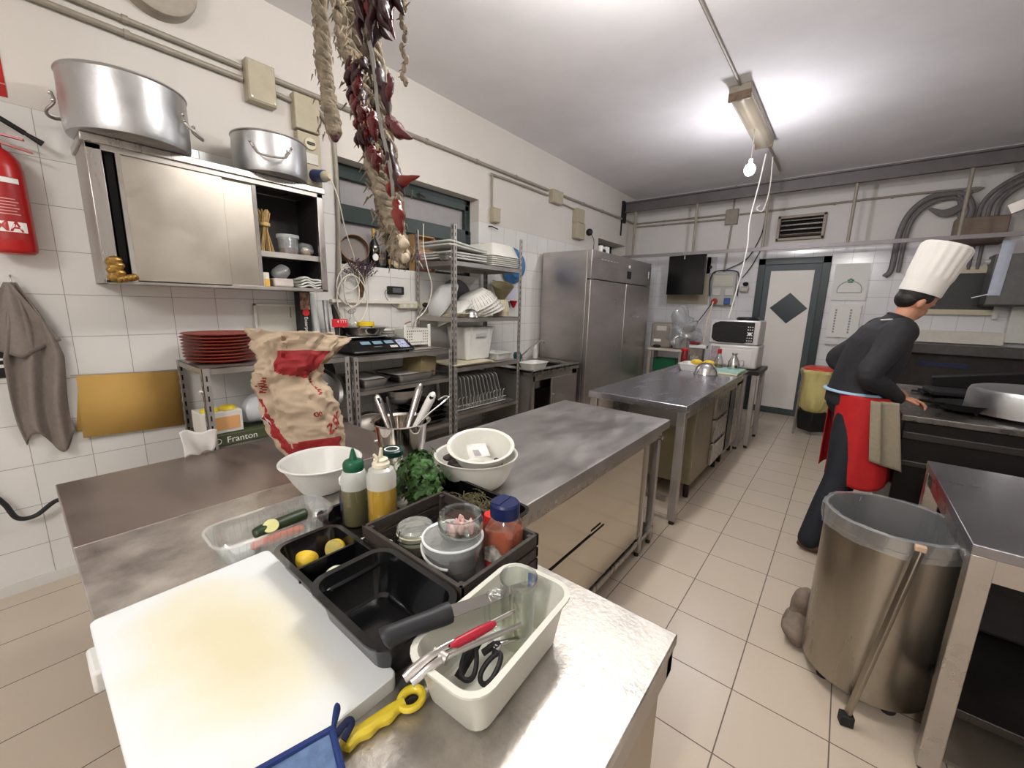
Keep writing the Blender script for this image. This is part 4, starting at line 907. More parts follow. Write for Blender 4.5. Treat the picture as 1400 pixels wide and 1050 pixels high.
t = thing('sponge_cloth', 'teal cloth bundled at the foot of the tap', 'cloth', (-2.98, 3.78, .862)); blob((-2.96, 3.76, .93), (.045, .06, .085), .5, 16, seed=31).build('cloth', mat('teal_cloth', (58, 104, 108), .9, var=.3, scale=40), t)
t = thing('white_tub', 'white plastic tub resting on the front edge of the sink', 'tub', (-2.56, 3.45, .86))
m_ = tray_mb(.20, .30, .075, taper=.85, r=.05, lip=.012); m_.xf(T4((-2.53, 3.49, .864))).build('tub_body', WHITE, t)

fg = thing('double_fridge', 'tall stainless double door fridge in the corner', 'fridge', (-2.77, 5.35, 0))
fx0, fx1, fy0, fy1, fz1 = -3.10, -2.40, 4.40, 6.27, 2.19
FS = mat('fridge_steel', (196, 190, 186), .36, .95, var=.2, scale=1.8, rvar=.1, stretch=(1, 1, 2.5))
q = MB(); q.bb(fx0, fx1-.06, fy0, fy1, .12, fz1); q.build('cabinet', FS, fg, bev=.004)
MB().bb(fx1-.058, fx1, fy0, fy1, 1.86, fz1).build('control_fascia', FS, fg, bev=.004)
for a, b_ in ((fy0, 5.40), (5.41, fy1)):
    dd = MB().bb(fx1-.055, fx1, a, b_, .14, 1.85).build('door', FS, fg, bev=.005)
MB().bb(fx1-.0585, fx1-.056, fy0+.01, fy1-.01, 1.852, 1.862).build('seal', HOLE, fg)
MB().box((fx1+.002, 5.47, 1.97), (.006, .13, .10)).build('thermostat', BLACK_M, fg, bev=.002)
MB().cyl((fx1, 5.47, 2.08), (fx1+.008, 5.47, 2.08), .022).build('switch', PAPER, fg)
for k in range(6): MB().box((fx1+.001, 4.66+.085*k, 2.10), (.003, .03, .006)).build('vent_slot', PAPER, fg)
MB().bb(fx1-.001, fx1+.003, 6.17, 6.22, 1.97, 2.07).build('lock_plate', STEEL_B, fg)
for x in (fx0+.05, fx1-.1):
    for y in (fy0+.06, fy1-.06): MB().cyl((x, y, 0), (x, y, .12), .022, seg=12).build('foot', DARK_STEEL, fg)
# paper corner on the fridge side
t = thing('cup', 'small white cup standing on top of the fridge', 'cup', (-2.5, 4.62, fz1)); MB().lathe([(0, 0), (.026, 0), (.032, .085), (.029, .085), (.024, .005), (0, .005)], (-2.48, 4.75, fz1), 24).build('cup_body', WHITE, t)
t = thing('salt_box', 'small white box standing on the fridge top', 'box', (-2.5, 4.9, fz1)); MB().box((-2.52, 4.98, fz1+.05), (.05, .09, .10)).build('box_body', WHITE, t, bev=.003)
t = thing('timer', 'black and white timer lying on the fridge top', 'timer', (-2.5, 4.8, fz1)); MB().ell((-2.5, 4.87, fz1+.03), (.03, .03, .03)).build('dial', BLACK_M, t)

# ------------------------------------------------------------------ counters in the middle
ZT = .85
def legs(t, pts, z1, w=.045, z0=.03, m=STEEL_D, foot=True):
    for x, y in pts:
        l = MB().bb(x-w/2, x+w/2, y-w/2, y+w/2, z0, z1).build('leg', m, t, bev=.003)
        if foot: MB().cyl((x, y, 0), (x, y, z0), w*.38, seg=14).build('foot', DARK_STEEL, l)
# strip counter beside the near counter
st = thing('side_counter', 'narrow stainless counter strip under the flour sack', 'counter', (-1.83, .6, 0))
MB().bb(-2.13, -1.5365, .03, 1.145, ZT-.04, ZT).build('worktop', STEEL_WARM, st, bev=.003)
legs(st, [(-2.08, .09), (-1.60, .09), (-2.08, 1.09), (-1.60, 1.09)], ZT-.04)
MB().bb(-2.1, -1.57, .06, 1.11, .20, .23).build('undershelf', STEEL_D, st, bev=.003)
# near counter
nc = thing('near_counter', 'scratched stainless counter carrying the white cutting board', 'counter', (-.86, .42, 0))
MB().bb(-1.535, -.185, .03, .803, ZT-.025, ZT).build('worktop', [STEEL_NEAR], nc, bev=.0025)
q = MB(); q.bb(-.222, -.190, .035, .80, ZT-.09, ZT-.025); q.bb(-1.53, -.19, .77, .80, ZT-.09, ZT-.025); q.bb(-1.53, -1.50, .035, .8, ZT-.09, ZT-.025); q.bb(-1.53, -.19, .035, .05, ZT-.09, ZT-.025)
q.build('apron', STEEL_D, nc)
q = MB(); q.bb(-.215, -.205, .08, .78, .10, ZT-.09); q.bb(-1.5, -.21, .765, .775, .1, ZT-.09); q.build('side_panel', mat('satin_panel', (176, 166, 150), .42, 1, var=.12, scale=3), nc)
MB().bb(-1.52, -1.51, .05, .78, .1, ZT-.09).build('side_panel', mat('stained_panel', (110, 98, 84), .6, .4, var=.4, scale=10), nc)
legs(nc, [(-1.49, .09), (-.235, .09), (-1.49, .75), (-.235, .75)], ZT-.05)
# long worktable
lt = thing('long_worktable', 'long stainless worktable with sliding door cupboard beneath', 'worktable', (-1.14, 1.66, 0))
MB().bb(-1.53, -.762, .806, 2.515, ZT-.05, ZT).build('worktop', STEEL_TOP, lt, bev=.003)
q = MB(); q.bb(-1.50, -.80, .82, 2.50, .10, .13); q.bb(-1.50, -1.485, .82, 2.30, .10, ZT-.05); q.bb(-1.50, -.80, 2.27, 2.30, .13, ZT-.05); q.bb(-1.5, -.80, .82, .84, .13, ZT-.05); q.bb(-.83, -.80, .82, 2.50, ZT-.115, ZT-.05)
q.build('carcass', STEEL, lt, bev=.002)
PANEL = mat('polished_panel', (200, 192, 180), .12, 1, var=.06, scale=3)
for a, b_, x in ((.84, 1.62, -.805), (1.58, 2.27, -.812)):
    dd = MB().bb(x-.012, x, a, b_, .14, ZT-.12).build('sliding_door', PANEL, lt, bev=.003)
MB().bb(-.806, -.800, 1.05, 1.75, .455, .461).build('door_groove', HOLE, lt)
MB().cyl((-.80, 2.44, .745), (-.775, 2.44, .745), .012).build('rail_knob', STEEL_B, lt)
legs(lt, [(-.825, 2.30), (-.825, 2.49), (-1.48, 2.49), (-.825, .85), (-1.48, .85)], ZT-.05, w=.04)
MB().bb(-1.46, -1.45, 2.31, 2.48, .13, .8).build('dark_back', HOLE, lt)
# far worktable
ZF = .885
ft = thing('far_worktable', 'stainless worktable in the middle with the silver cloche', 'worktable', (-1.12, 3.9, 0))
MB().bb(-1.49, -.75, 2.80, 5.04, ZF-.05, ZF).build('worktop', mat('cool_steel_top', (190, 188, 196), .26, .95, var=.10, scale=3, rvar=.03, stretch=(3, 1, 1)), ft, bev=.003)
q = MB(); q.bb(-1.46, -.78, 2.83, 2.855, ZF-.16, ZF-.05); q.bb(-.80, -.775, 2.83, 5.0, ZF-.12, ZF-.05); q.bb(-1.46, -1.44, 2.83, 5.0, ZF-.12, ZF-.05); q.build('frame_rail', STEEL, ft, bev=.002)
MB().bb(-1.40, -.80, 2.86, 2.875, .14, .72).build('back_screen', mat('painted_beige_panel', (150, 138, 116), .5, var=.1), ft) if False else None
legs(ft, [(-.785, 2.84), (-1.45, 2.84), (-.785, 4.98), (-1.45, 4.98)], ZF-.05, w=.055)
MB().bb(-1.45, -.84, 2.825, 2.855, .155, .185).build('cross_rail', STEEL_D, ft)
# drawer pedestal under it
dr = thing('drawer_pedestal', 'beige drawer pedestal standing under the far worktable', 'drawer unit', (-1.1, 4.1, 0))
MB().bb(-1.42, -.80, 3.30, 4.30, .13, .80).build('pedestal_body', mat('beige_side', (150, 140, 116), .45, .5, var=.1), dr, bev=.004)
for k in range(3): d_ = MB().bb(-.80, -.775, 3.82, 4.28, .15+.215*k, .35+.215*k).build('drawer', STEEL, dr, bev=.004); MB().bb(-.776, -.764, 3.86, 4.24, .335+.215*k, .35+.215*k).build('pull_lip', STEEL_B, d_)
for x in (-1.38, -.84):
    for y in (3.36, 4.24): MB().cyl((x, y, 0), (x, y, .13), .022, seg=12).build('foot', DARK_STEEL, dr)
t = thing('cutting_board', 'small white board tucked under the far worktable edge', 'cutting board', (-.86, 3.06, .74)); MB().box((-.90, 3.16, .805), (.2, .30, .015)).build('board', CREAM, t, bev=.003)
cu = thing('low_cupboard', 'dark fronted low cupboard standing beside the drawer pedestal', 'cupboard', (-1.1, 4.65, 0)); MB().bb(-1.40, -.79, 4.38, 4.92, .10, .82).build('carcass', STEEL_D, cu, bev=.003)
MB().bb(-.79, -.78, 4.40, 4.60, .14, .80).build('dark_door', BLACK, cu); MB().bb(-.79, -.775, 4.61, 4.90, .14, .80).build('steel_door', STEEL, cu, bev=.003)
for x in (-1.36, -.83):
    for y in (4.42, 4.88): MB().cyl((x, y, 0), (x, y, .10), .02, seg=12).build('foot', DARK_STEEL, cu)
# appliance table
at_ = thing('appliance_table', 'dark steel table carrying the two stacked microwaves', 'table', (-1.1, 5.42, 0))
MB().bb(-1.49, -.66, 5.06, 5.72, ZF-.05, ZF-.005).build('table_top', DARK_STEEL, at_, bev=.003); legs(at_, [(-.70, 5.10), (-.70, 5.66), (-1.45, 5.1), (-1.45, 5.66)], ZF-.05, w=.05)

# ------------------------------------------------------------------ on the far worktable
zf = ZF+.001
t = thing('cloche', 'shiny silver dome cloche on the far worktable', 'cloche', (-1.02, 4.43, zf))
MB().lathe([(.118, 0), (.12, .004), (.112, .02), (.10, .055), (.07, .095), (.03, .113), (0, .116)], (-1.04, 4.42, zf), 48).build('dome', mat('mirror_steel', (220, 218, 216), .06, 1), t)
t = thing('white_tray', 'white tray holding lemons behind the cloche', 'tray', (-1.22, 4.66, zf)); m_ = tray_mb(.26, .32, .075, taper=.86); m_.xf(T4((-1.20, 4.62, zf))).build('tray_body', WHITE, t)
for k, (dx, dy, dz) in enumerate(((-.02, .05, .085), (.07, .07, .085))):
    tag(MB().ell((-1.17+dx*1.3, 4.60+dy, zf+dz), (.06, .035, .03)).build('lemon', LEM), ('lemon lying on the white tray nearer the red bottle', 'lemon lying on the white tray nearer the oil bottle')[k], 'lemon')
t = thing('green_cutting_board', 'board with pale green top under the oil can', 'cutting board', (-.90, 4.78, zf)); MB().box((-.92, 4.74, zf+.008), (.30, .44, .016)).build('lower_board', CREAM, t, bev=.003); MB().box((-.92, 4.75, zf+.020), (.30, .42, .008)).build('green_sheet', mat('pale_green', (150, 186, 176), .5), t, bev=.002)
MB().box((-.77, 4.74, zf+.014), (.006, .42, .010)).build('lime_edge', mat('lime', (150, 190, 60), .5), t)
t = thing('oil_bottle', 'clear conical bottle with red cap before the microwaves', 'bottle', (-1.03, 4.90, zf+.026)); MB().lathe([(0, 0), (.05, 0), (.052, .02), (.042, .08), (.02, .14), (.016, .15), (0, .15)], (-1.03, 4.88, zf+.026), 28).build('bottle_body', GLASS, t)
MB().lathe([(0, .002), (.046, .002), (.045, .03), (0, .03)], (-1.03, 4.88, zf+.026), 24).build('oil', mat('old_oil', (110, 100, 50), .3), t); MB().cyl((-1.03, 4.88, zf+.175), (-1.03, 4.88, zf+.225), .021).build('cap', RED, t)
t = thing('oil_can', 'round stainless oil pourer with handle before the microwaves', 'oil can', (-.88, 4.90, zf+.026)); MB().lathe([(0, 0), (.058, 0), (.06, .02), (.056, .07), (.03, .12), (.02, .14), (.03, .165), (.028, .165), (.016, .142), (0, .142)], (-.88, 4.88, zf+.026), 36).build('can_body', STEEL_B, t)
MB().tube(catmull([(-.83, 4.88, zf+.12), (-.79, 4.88, zf+.115), (-.79, 4.88, zf+.06), (-.822, 4.88, zf+.05)], 5), .005).build('handle', STEEL_D, t)
t = thing('sauce_bottle', 'tall dark red sauce bottle behind the lemon tray', 'bottle', (-1.40, 4.93, zf)); MB().lathe([(0, 0), (.036, 0), (.038, .02), (.037, .14), (.03, .17), (0, .17)], (-1.40, 4.90, zf), 28).build('bottle_body', mat('sauce_red', (110, 20, 22), .25), t); MB().lathe([(.038, .165), (.042, .17), (.042, .19), (.03, .20), (0, .20)], (-1.40, 4.90, zf), 28).build('cap', RED, t)
t = thing('white_dispenser', 'low white machine with red and chrome parts beside the sauce bottle', 'machine', (-1.36, 5.3, zf))
MB().box((-1.36, 5.30, zf+.20), (.20, .10, .04)).build('upper_shelf', WHITE, t, bev=.005); MB().box((-1.38, 5.32, zf+.10), (.16, .10, .2)).build('machine_body', mat('machine_grey', (150, 140, 130), .4, .4, var=.4, scale=20), t, bev=.01); MB().box((-1.40, 5.28, zf+.24), (.10, .08, .035)).build('red_part', mat('dark_red', (110, 24, 30), .4), t, bev=.004)
t = thing('glass_jar', 'empty clear glass jar between sauce bottle and carton', 'jar', (-1.30, 4.92, zf)); MB().lathe([(0, 0), (.05, 0), (.052, .10), (.046, .12), (.046, .13), (.043, .13), (.049, .1), (0, .004)], (-1.30, 4.90, zf), 28).build('jar_body', GLASS, t)
# microwaves
lo = thing('toaster_oven', 'white lower microwave oven under the silver one', 'microwave oven', (-.95, 5.33, ZF))
MB().bb(-1.20, -.705, 5.155, 5.55, ZF, 1.148).build('oven_body', mat('warm_silver', (200, 196, 192), .35, .2), lo, bev=.02)
MB().bb(-1.07, -.76, 5.148, 5.156, ZF+.03, 1.10).build('oven_door', mat('pale_door', (208, 202, 200), .3), lo, bev=.006)
MB().bb(-1.18, -1.09, 5.15, 5.156, ZF+.03, 1.12).build('control_panel', mat('panel_pink_grey', (176, 160, 164), .4, var=.5, scale=60), lo)
mw = thing('microwave', 'silver microwave with oval dark window stacked on top', 'microwave oven', (-.97, 5.33, 1.15))
MB().bb(-1.225, -.715, 5.16, 5.55, 1.152, 1.42).build('microwave_body', mat('silver_plastic', (196, 192, 192), .3, .5), mw, bev=.012)
pts = []
for i in range(24):
    a = 2*PI*i/24; pts.append((-.99+.205*max(-1, min(1, 1.25*math.cos(a))), 1.286+.118*max(-1, min(1, 1.2*math.sin(a)))))
MB().add([(x, 5.152, z) for x, z in pts]+[(x, 5.162, z) for x, z in pts], [tuple(range(24))]+[(i, (i+1) % 24, 24+(i+1) % 24, 24+i) for i in range(24)]).build('door_window', BLACK, mw)
MB().bb(-.845, -.77, 5.148, 5.153, 1.18, 1.40).build('keypad', BLACK, mw, bev=.002)
q = MB()
for i in range(3):
    for j in range(6):
        if not (i == 1 and j in (2, 3)): q.cyl((-.828+.021*i, 5.149, 1.20+.03*j), (-.828+.021*i, 5.145, 1.20+.03*j), .006, seg=8)
q.cyl((-.807, 5.149, 1.275), (-.807, 5.14, 1.275), .018, seg=20)
q.build('buttons', PAPER, mw)
q = thing('black_pan', 'black lidded pan lying on the silver microwave', 'pan', (-.86, 5.3, 1.42)); MB().lathe([(0, 0), (.11, 0), (.12, .02), (.10, .035), (0, .038)], (-.87, 5.32, 1.421), 36).build('pan_body', BLACK, q)
# sealer on its table
tb = thing('small_stand', 'small beige topped stand beside the fridge', 'stand', (-2.05, 6.4, 0))
MB().bb(-2.36, -1.78, 6.28, 6.62, .90, .935).build('stand_top', mat('beige_top', (190, 180, 164), .5), tb, bev=.003); legs(tb, [(-2.33, 6.32), (-1.86, 6.32), (-2.33, 6.58), (-1.86, 6.58)], .90, w=.05, m=mat('beige_leg', (150, 142, 130), .5, .3))
MB().bb(-2.33, -1.86, 6.30, 6.60, .42, .44).build('stand_shelf', STEEL_D, tb)
t = thing('green_crate', 'dark green crate on the stand shelf under the slicer', 'crate', (-2.08, 6.45, .44)); m_ = tray_mb(.36, .26, .33, taper=.9, r=.03); m_.xf(T4((-2.10, 6.45, .442))).build('crate_body', mat('dark_green_plastic', (18, 84, 52), .4), t)
t = thing('grey_machine', 'grey food machine box with white label on the stand', 'machine', (-2.2, 6.45, .935)); MB().bb(-2.36, -2.04, 6.36, 6.6, .936, 1.32).build('machine_body', mat('machine_putty', (140, 134, 124), .4, .3), t, bev=.025)
MB().bb(-2.27, -2.12, 6.355, 6.362, 1.20, 1.27).build('control_plate', mat('plate_pale', (186, 182, 176), .4), t); MB().bb(-2.30, -2.19, 6.35, 6.362, 1.03, 1.07).build('white_label', PAPER, t); MB().ell((-2.24, 6.34, .96), (.06, .04, .025)).build('black_pad', BLACK_M, t)
t = thing('wrapped_slicer', 'slicer wrapped in a clear plastic bag beside the fridge', 'slicer', (-1.90, 6.45, .935))
MB().box((-1.90, 6.45, 1.03), (.18, .2, .19), rz=.2).build('slicer_body', mat('slicer_grey', (128, 124, 120), .4, .3), t, bev=.02); MB().lathe([(0, 0), (.11, 0), (.11, .02), (0, .03)], (-1.82, 6.42, 1.20), 36, ax=(.6, -.7, .2)).build('blade_guard', STEEL_D, t)
blob((-1.90, 6.45, 1.20), (.20, .15, .29), .8, 9, seed=41, seg=36, rings=26).build('plastic_cover', FILM, t)
# things hung before/at far wall
t = thing('television', 'flat black television mounted on a beige wall board', 'television', (-2.1, 6.85, 1.75))
MB().bb(-2.45, -1.80, YF-.03, YF-.002, 1.62, 2.36).build('backboard', mat('board_beige', (170, 160, 140), .6), t)
SCR = MB().box((-2.06, 6.84, 2.06), (.58, .035, .60), rz=-.12); SCR.build('screen', BLACK, t, bev=.006)
MB().bar((-2.06, 6.86, 2.05), (-2.1, YF-.03, 2.05), .06).build('wall_arm', BLACK_M, t)
MB().bb(-2.10, -2.085, 6.80, 6.815, 2.30, 2.42).build('tag', CREAM, t)
ct = thing('switch_plate', 'white switch plate beside the television on the beam', 'switch', (-1.83, 7.2, 2.2)); MB().bb(-1.86, -1.72, YF-.03, YF-.002, 2.10, 2.36).build('plate', mat('grey_plate', (186, 182, 182), .5), ct, bev=.003); MB().cyl((-1.80, YF-.03, 2.2), (-1.80, YF-.05, 2.2), .025).build('knob', BLACK_M, ct)
pn = thing('power_outlet_unit', 'grey socket board with red and blue sockets above microwaves', 'socket panel', (-1.56, 7.15, 1.6))
MB().bb(-1.75, -1.40, YF-.09, YF, 1.60, 2.09).build('panel_body', mat('panel_grey_green', (176, 174, 166), .5), pn, bev=.02)
MB().bb(-1.72, -1.43, YF-.10, YF-.09, 1.90, 2.06).build('upper_cover', mat('panel_cover', (190, 186, 174), .4), pn, bev=.01)
for x in (-1.66, -1.48): MB().box((x, YF-.10, 1.81), (.12, .02, .11)).build('outlet', mat('outlet_white', (200, 198, 192), .4), pn, bev=.01)
MB().cyl((-1.67, YF-.09, 1.67), (-1.67, YF-.15, 1.66), .045, .042).build('red_socket', mat('socket_red', (170, 50, 48), .4), pn)
MB().box((-1.49, YF-.11, 1.67), (.085, .05, .10)).build('blue_socket', mat('socket_blue', (50, 84, 150), .4), pn, bev=.01)
MB().tube(catmull([(-1.76, YF-.08, 1.75), (-1.77, YF-.08, 2.02), (-1.70, YF-.08, 2.13), (-1.45, YF-.08, 2.13), (-1.37, YF-.08, 2.05), (-1.36, YF-.08, 1.75)], 6), .009).build('cable_loop', CABLE_B, pn)
t = thing('camera_box', 'small pale gadget hanging beside the socket board', 'gadget', (-1.27, 7.15, 1.9)); MB().box((-1.28, YF-.05, 1.85), (.12, .09, .08)).build('gadget_body', mat('gadget_pale', (190, 184, 176), .5), t, bev=.02); MB().ell((-1.27, YF-.06, 1.93), (.04, .04, .03)).build('gadget_cap', DARK_STEEL, t)
def cord(pts, r, m, label): tag(MB().tube(catmull(pts, 8), r, 8).build('hanging_cable', m), label, 'cord')
cord([(-.98, 5.75, 3.30), (-1.02, 5.80, 3.0), (-1.07, 5.8, 2.6), (-1.06, 5.8, 2.3), (-1.10, 5.8, 1.9), (-1.16, 5.75, 1.43)], .007, mat('bright_cord', (232, 228, 220), .5), 'white cord hanging from the batten down behind the microwave')
cord([(-.93, 5.9, 3.30), (-.92, 5.9, 2.95), (-.96, 5.9, 2.72), (-1.03, 5.9, 2.74), (-1.0, 5.9, 2.78)], .006, CABLE_W, 'short looped pale cord hanging from the batten')
cord([(-1.13, YF-.03, 2.85), (-1.16, YF-.04, 2.6), (-1.3, YF-.05, 2.3), (-1.56, YF-.06, 2.15)], .007, CABLE_B, 'dark cable sagging from the beam to the socket board')
cord([(-1.1, YF-.04, 2.5), (-1.22, YF-.05, 2.2), (-1.33, YF-.05, 2.02)], .006, CABLE_B, 'dark cable dropping to the small gadget by the board')
cord([(-1.68, YF-.16, 1.66), (-1.78, 7.0, 1.45), (-1.9, 6.8, 1.2), (-2.0, 6.7, 1.05)], .007, CABLE_B, 'dark cable from the red socket down to the slicer')
tag(MB().tube([(-1.55, 6.55, 1.65), (-1.60, 6.5, 1.3), (-1.60, 6.45, .95)], .012).build('beige_pipe', mat('pipe_beige', (200, 186, 160), .5)), 'beige pipe dropping beside the slicer', 'pipe')
# extractor grille
gr = thing('extractor_grille', 'metal extractor fan grille above the door', 'vent', (-.68, 7.2, 2.7))
q = MB(); x0, x1, z0, z1 = -.96, -.40, 2.53, 2.865
for a in ((x0, x1, z0, z0+.035), (x0, x1, z1-.035, z1), (x0, x0+.035, z0, z1), (x1-.035, x1, z0, z1)): q.bb(a[0], a[1], YF-.06, YF-.002, a[2], a[3])
q.build('grille_frame', mat('grille_beige', (150, 140, 124), .5), gr, bev=.005); MB().bb(x0+.03, x1-.03, YF-.01, YF-.004, z0+.03, z1-.03).build('dark_opening', HOLE, gr)
q = MB()
for k in range(4): q.box(((x0+x1)/2, YF-.035, z0+.07+.065*k), (x1-x0-.06, .006, .035), rx=.8)
q.build('louvres', STEEL_B, gr)
# sheets
t = thing('poster', 'white sheet with green sprig drawing beside the door', 'poster', (-.03, 7.2, 1.9)); MB().bb(-.215, .15, YF-.03, YF-.002, 1.70, 2.18).build('sheet', PAPER, t)
MB().tube([(-.03+.13*math.cos(a), YF-.033, 1.83+.12*max(-.25, math.sin(a))) for a in [2*PI*i/40 for i in range(40)]], .006, 6, closed=True).build('dome_drawing', mat('drawing_grey', (170, 170, 172), .6), t)
q = MB(); 
for a in range(5): q.ell((-.03+.022*math.cos(a*1.25+.3), YF-.033, 1.955+.022*math.sin(a*1.25+.3)), (.016, .003, .010), 8, 6)
q.build('green_sprig', mat('sprig_green', (40, 130, 80), .6), t)
t = thing('notice', 'white notice panel with small print under the sprig poster', 'notice', (-.04, 7.2, 1.4)); MB().bb(-.20, .13, YF-.03, YF-.002, 1.20, 1.64).build('sheet', PAPER, t)
q = MB()
for c in (-.14, .02):
    for k in range(9): q.bb(c, c+.02, YF-.032, YF-.03, 1.26+.037*k, 1.285+.037*k)
q.build('small_print', mat('print_grey', (150, 148, 156), .7), t)
tag(MB().bb(-.20, .12, YF-.05, YF-.002, 1.10, 1.135).build('white_ledge', WHITE), 'thin white ledge under the notice panel', 'ledge')
# tangle of pipes at the right of far wall, junction box, window frame, wall cabinet, ledge
jb = thing('junction_box', 'large brown-grey junction box amid thick cables', 'junction box', (1.0, 7.1, 2.5)); MB().bb(.82, 1.24, YF-.16, YF, 2.39, 2.63).build('body', mat('taupe_box', (128, 112, 98), .6, var=.2, scale=8), jb, bev=.01)
MB().bb(.80, 1.22, YF-.15, YF, 2.33, 2.40).build('trunking', mat('dark_taupe', (84, 70, 64), .6), jb, bev=.01)
CBL = mat('grey_sleeve', (116, 110, 110), .55, var=.2, scale=14)
def cable(pts, r, l): tag(MB().tube(catmull(pts, 8), r, 10).build('thick_cable', CBL), l, 'cable')
yk = YF-.06
cable([(.93, yk, 2.63), (.94, yk, 2.75), (.86, yk, 2.90), (.70, yk, 2.93), (.55, yk, 2.90), (.42, yk, 2.75), (.36, yk, 2.5), (.35, yk, 2.1), (.3, yk, 2.0)], .032, 'thick grey cable arching over from the brown box')
cable([(.86, yk, 2.62), (.84, yk, 2.78), (.80, yk, 2.87), (.62, yk, 2.86), (.48, yk, 2.72), (.43, yk, 2.5), (.42, yk, 2.05)], .022, 'grey cable arching just inside the thick one')
for k in range(4):
    cable([(.90-.05*k, yk-.02, 2.95-.02*k), (.86, yk-.03, 2.76+.02*k), (.72, yk-.03, 2.68+.02*k), (.58, yk-.03, 2.78)], .014, 'drooping grey cable loop, %s of the nested loops by the brown box' % ('lowest', 'second', 'third', 'topmost')[k])
for k in range(3):
    cable([(1.0+.07*k, yk, 2.62), (1.02+.07*k, yk, 2.80), (1.12+.09*k, yk-.03, 2.95), (1.35+.12*k, yk-.06, 3.08-.02*k), (1.8, yk-.06, 3.2-.03*k)], .022, 'grey cable fanning up from the brown box, %s' % ('nearest the arching pair', 'middle one of the fan', 'outermost of the fan')[k])
tag(MB().bar((1.2, YF-.25, 2.66), (1.9, YF-.45, 2.98), .07, .10).build('metal_arm', STEEL_D), 'slanting steel arm rising from the brown box', 'arm')
for k, x in enumerate((.92, 1.02, 1.09)): tag(MB().cyl((x, YF-.04, 2.06), (x, YF-.04, 2.36), .018).build('down_pipe', CBL), 'short vertical pipe under the brown box, %s' % ('behind the hat', 'the middle one', 'the outer one')[k], 'pipe')
fw = thing('serving_hatch', 'dark serving hatch with cream frame on the far wall', 'hatch', (1.0, 7.2, 1.8)); q = MB()
for a in ((.55, 1.33, 2.02, 2.09), (.55, 1.30, 1.54, 1.60)): q.bb(a[0], a[1], YF-.05, YF-.002, a[2], a[3])
q.build('hatch_frame', CREAM, fw); MB().bb(.57, 1.29, YF-.03, YF-.002, 1.60, 2.02).build('dark_glass', mat('hatch_dark', (48, 52, 52), .2), fw)
MB().bb(1.29, 1.33, YF-.06, YF-.002, 1.5, 2.12).build('hatch_post', WHITE_W, fw)
t = thing('white_lamp', 'small white lamp cover above the hatch', 'lamp', (1.2, 7.1, 2.12)); MB().ell((1.22, YF-.08, 2.14), (.09, .05, .035)).build('cover', WHITE, t); MB().bb(1.17, 1.27, YF-.06, YF, 2.12, 2.15).build('lamp_bracket', WHITE, t)
cb = thing('wall_cabinet', 'grey wall cabinet with a white paper strip hanging', 'cabinet', (1.5, 7.0, 1.66)); MB().bb(1.17, 1.75, 6.93, YF-.002, 1.655, 2.20).build('cabinet_body', mat('cabinet_grey', (112, 110, 108), .5, .3, var=.15), cb, bev=.004)
MB().bb(1.16, 1.76, 6.925, YF-.002, 1.64, 1.66).build('bottom_lip', mat('cab_dark', (40, 38, 38), .5), cb)
t = thing('paper_strip', 'white curled paper strip on the grey wall cabinet', 'paper', (1.2, 6.9, 1.75)); MB().grid(lambda u, v: (1.17+.095*u+.04*v*.6, 6.92-.012*math.sin(PI*u), 1.755+.58*v), 6, 8).build('sheet', mat('paper_blueish', (206, 212, 228), .8, var=.12, scale=20), t)
MB().bar((1.06, 6.95, 1.73), (1.18, 6.93, 1.77), .03, .01).build('curl', PAPER, t)
tag(MB().bb(1.42, 1.62, YF-.10, YF-.002, 1.24, 1.64).build('white_conduit_box', WHITE_W), 'white boxed pipe running under the grey wall cabinet', 'pipe cover')
ps = thing('pass_counter', 'dark steel pass counter against the far wall behind the chef', 'counter', (1.2, 7.0, 0))
MB().bb(.45, XR-.01, 6.85, YF-.11, 1.08, 1.19).build('pass_top', mat('pass_steel', (92, 88, 86), .4, .8, var=.2), ps, bev=.004)
MB().bb(.50, XR-.02, 6.95, YF-.02, 0, 1.08).build('pass_body', mat('pass_dark', (58, 52, 50), .5, .4, var=.3), ps)
MB().bb(.45, 1.42, YF-.10, YF-.002, 1.2, 1.345).build('tile_ledge', mat('ledge_tile', (222, 216, 204), .35, var=.1), ps, bev=.004)
MB().box((.95, 6.94, .95), (.42, .012, .05)).build('blue_strip', mat('dark_blue', (26, 34, 70), .5), ps)

# yellow bag bin
yb = thing('pedal_bin', 'red lidded bin with a yellow bag by the door', 'bin', (-.17, 6.3, 0))
q = MB()
for x in (-.34, -.02):
    for y in (6.16, 6.42): q.tube([(x, y, 0), (x*.95-.01, y, .82)], .011)
q.build('tube_legs', STEEL_D, yb)
MB().lathe([(0, .05), (.12, .05), (.13, .06), (.15, .30), (0, .30)], (-.17, 6.29, 0), 4, sx=1.15).build('black_base', BLACK_M, yb, bev=.01)
def ybag(a, r, h): return r*(1+.07*math.sin(5*a+9*h)+.04*math.sin(11*a-14*h))
MB().lathe([(0, .30), (.10, .30), (.15, .36), (.175, .50), (.17, .68), (.19, .78), (.20, .80), (.195, .83), (.17, .83), (.15, .70), (0, .5)], (-.17, 6.29, 0), 64, fn=ybag).build('yellow_bag', mat('yellow_bag', (214, 200, 132), .3, sss=.0, var=.1, scale=6, bump=.4), yb)
MB().lathe([(0, .87), (.13, .87), (.17, .85), (.175, .83), (0, .83)], (-.17, 6.30, 0), 40).build('red_lid', mat('lid_red', (196, 66, 50), .4), yb)

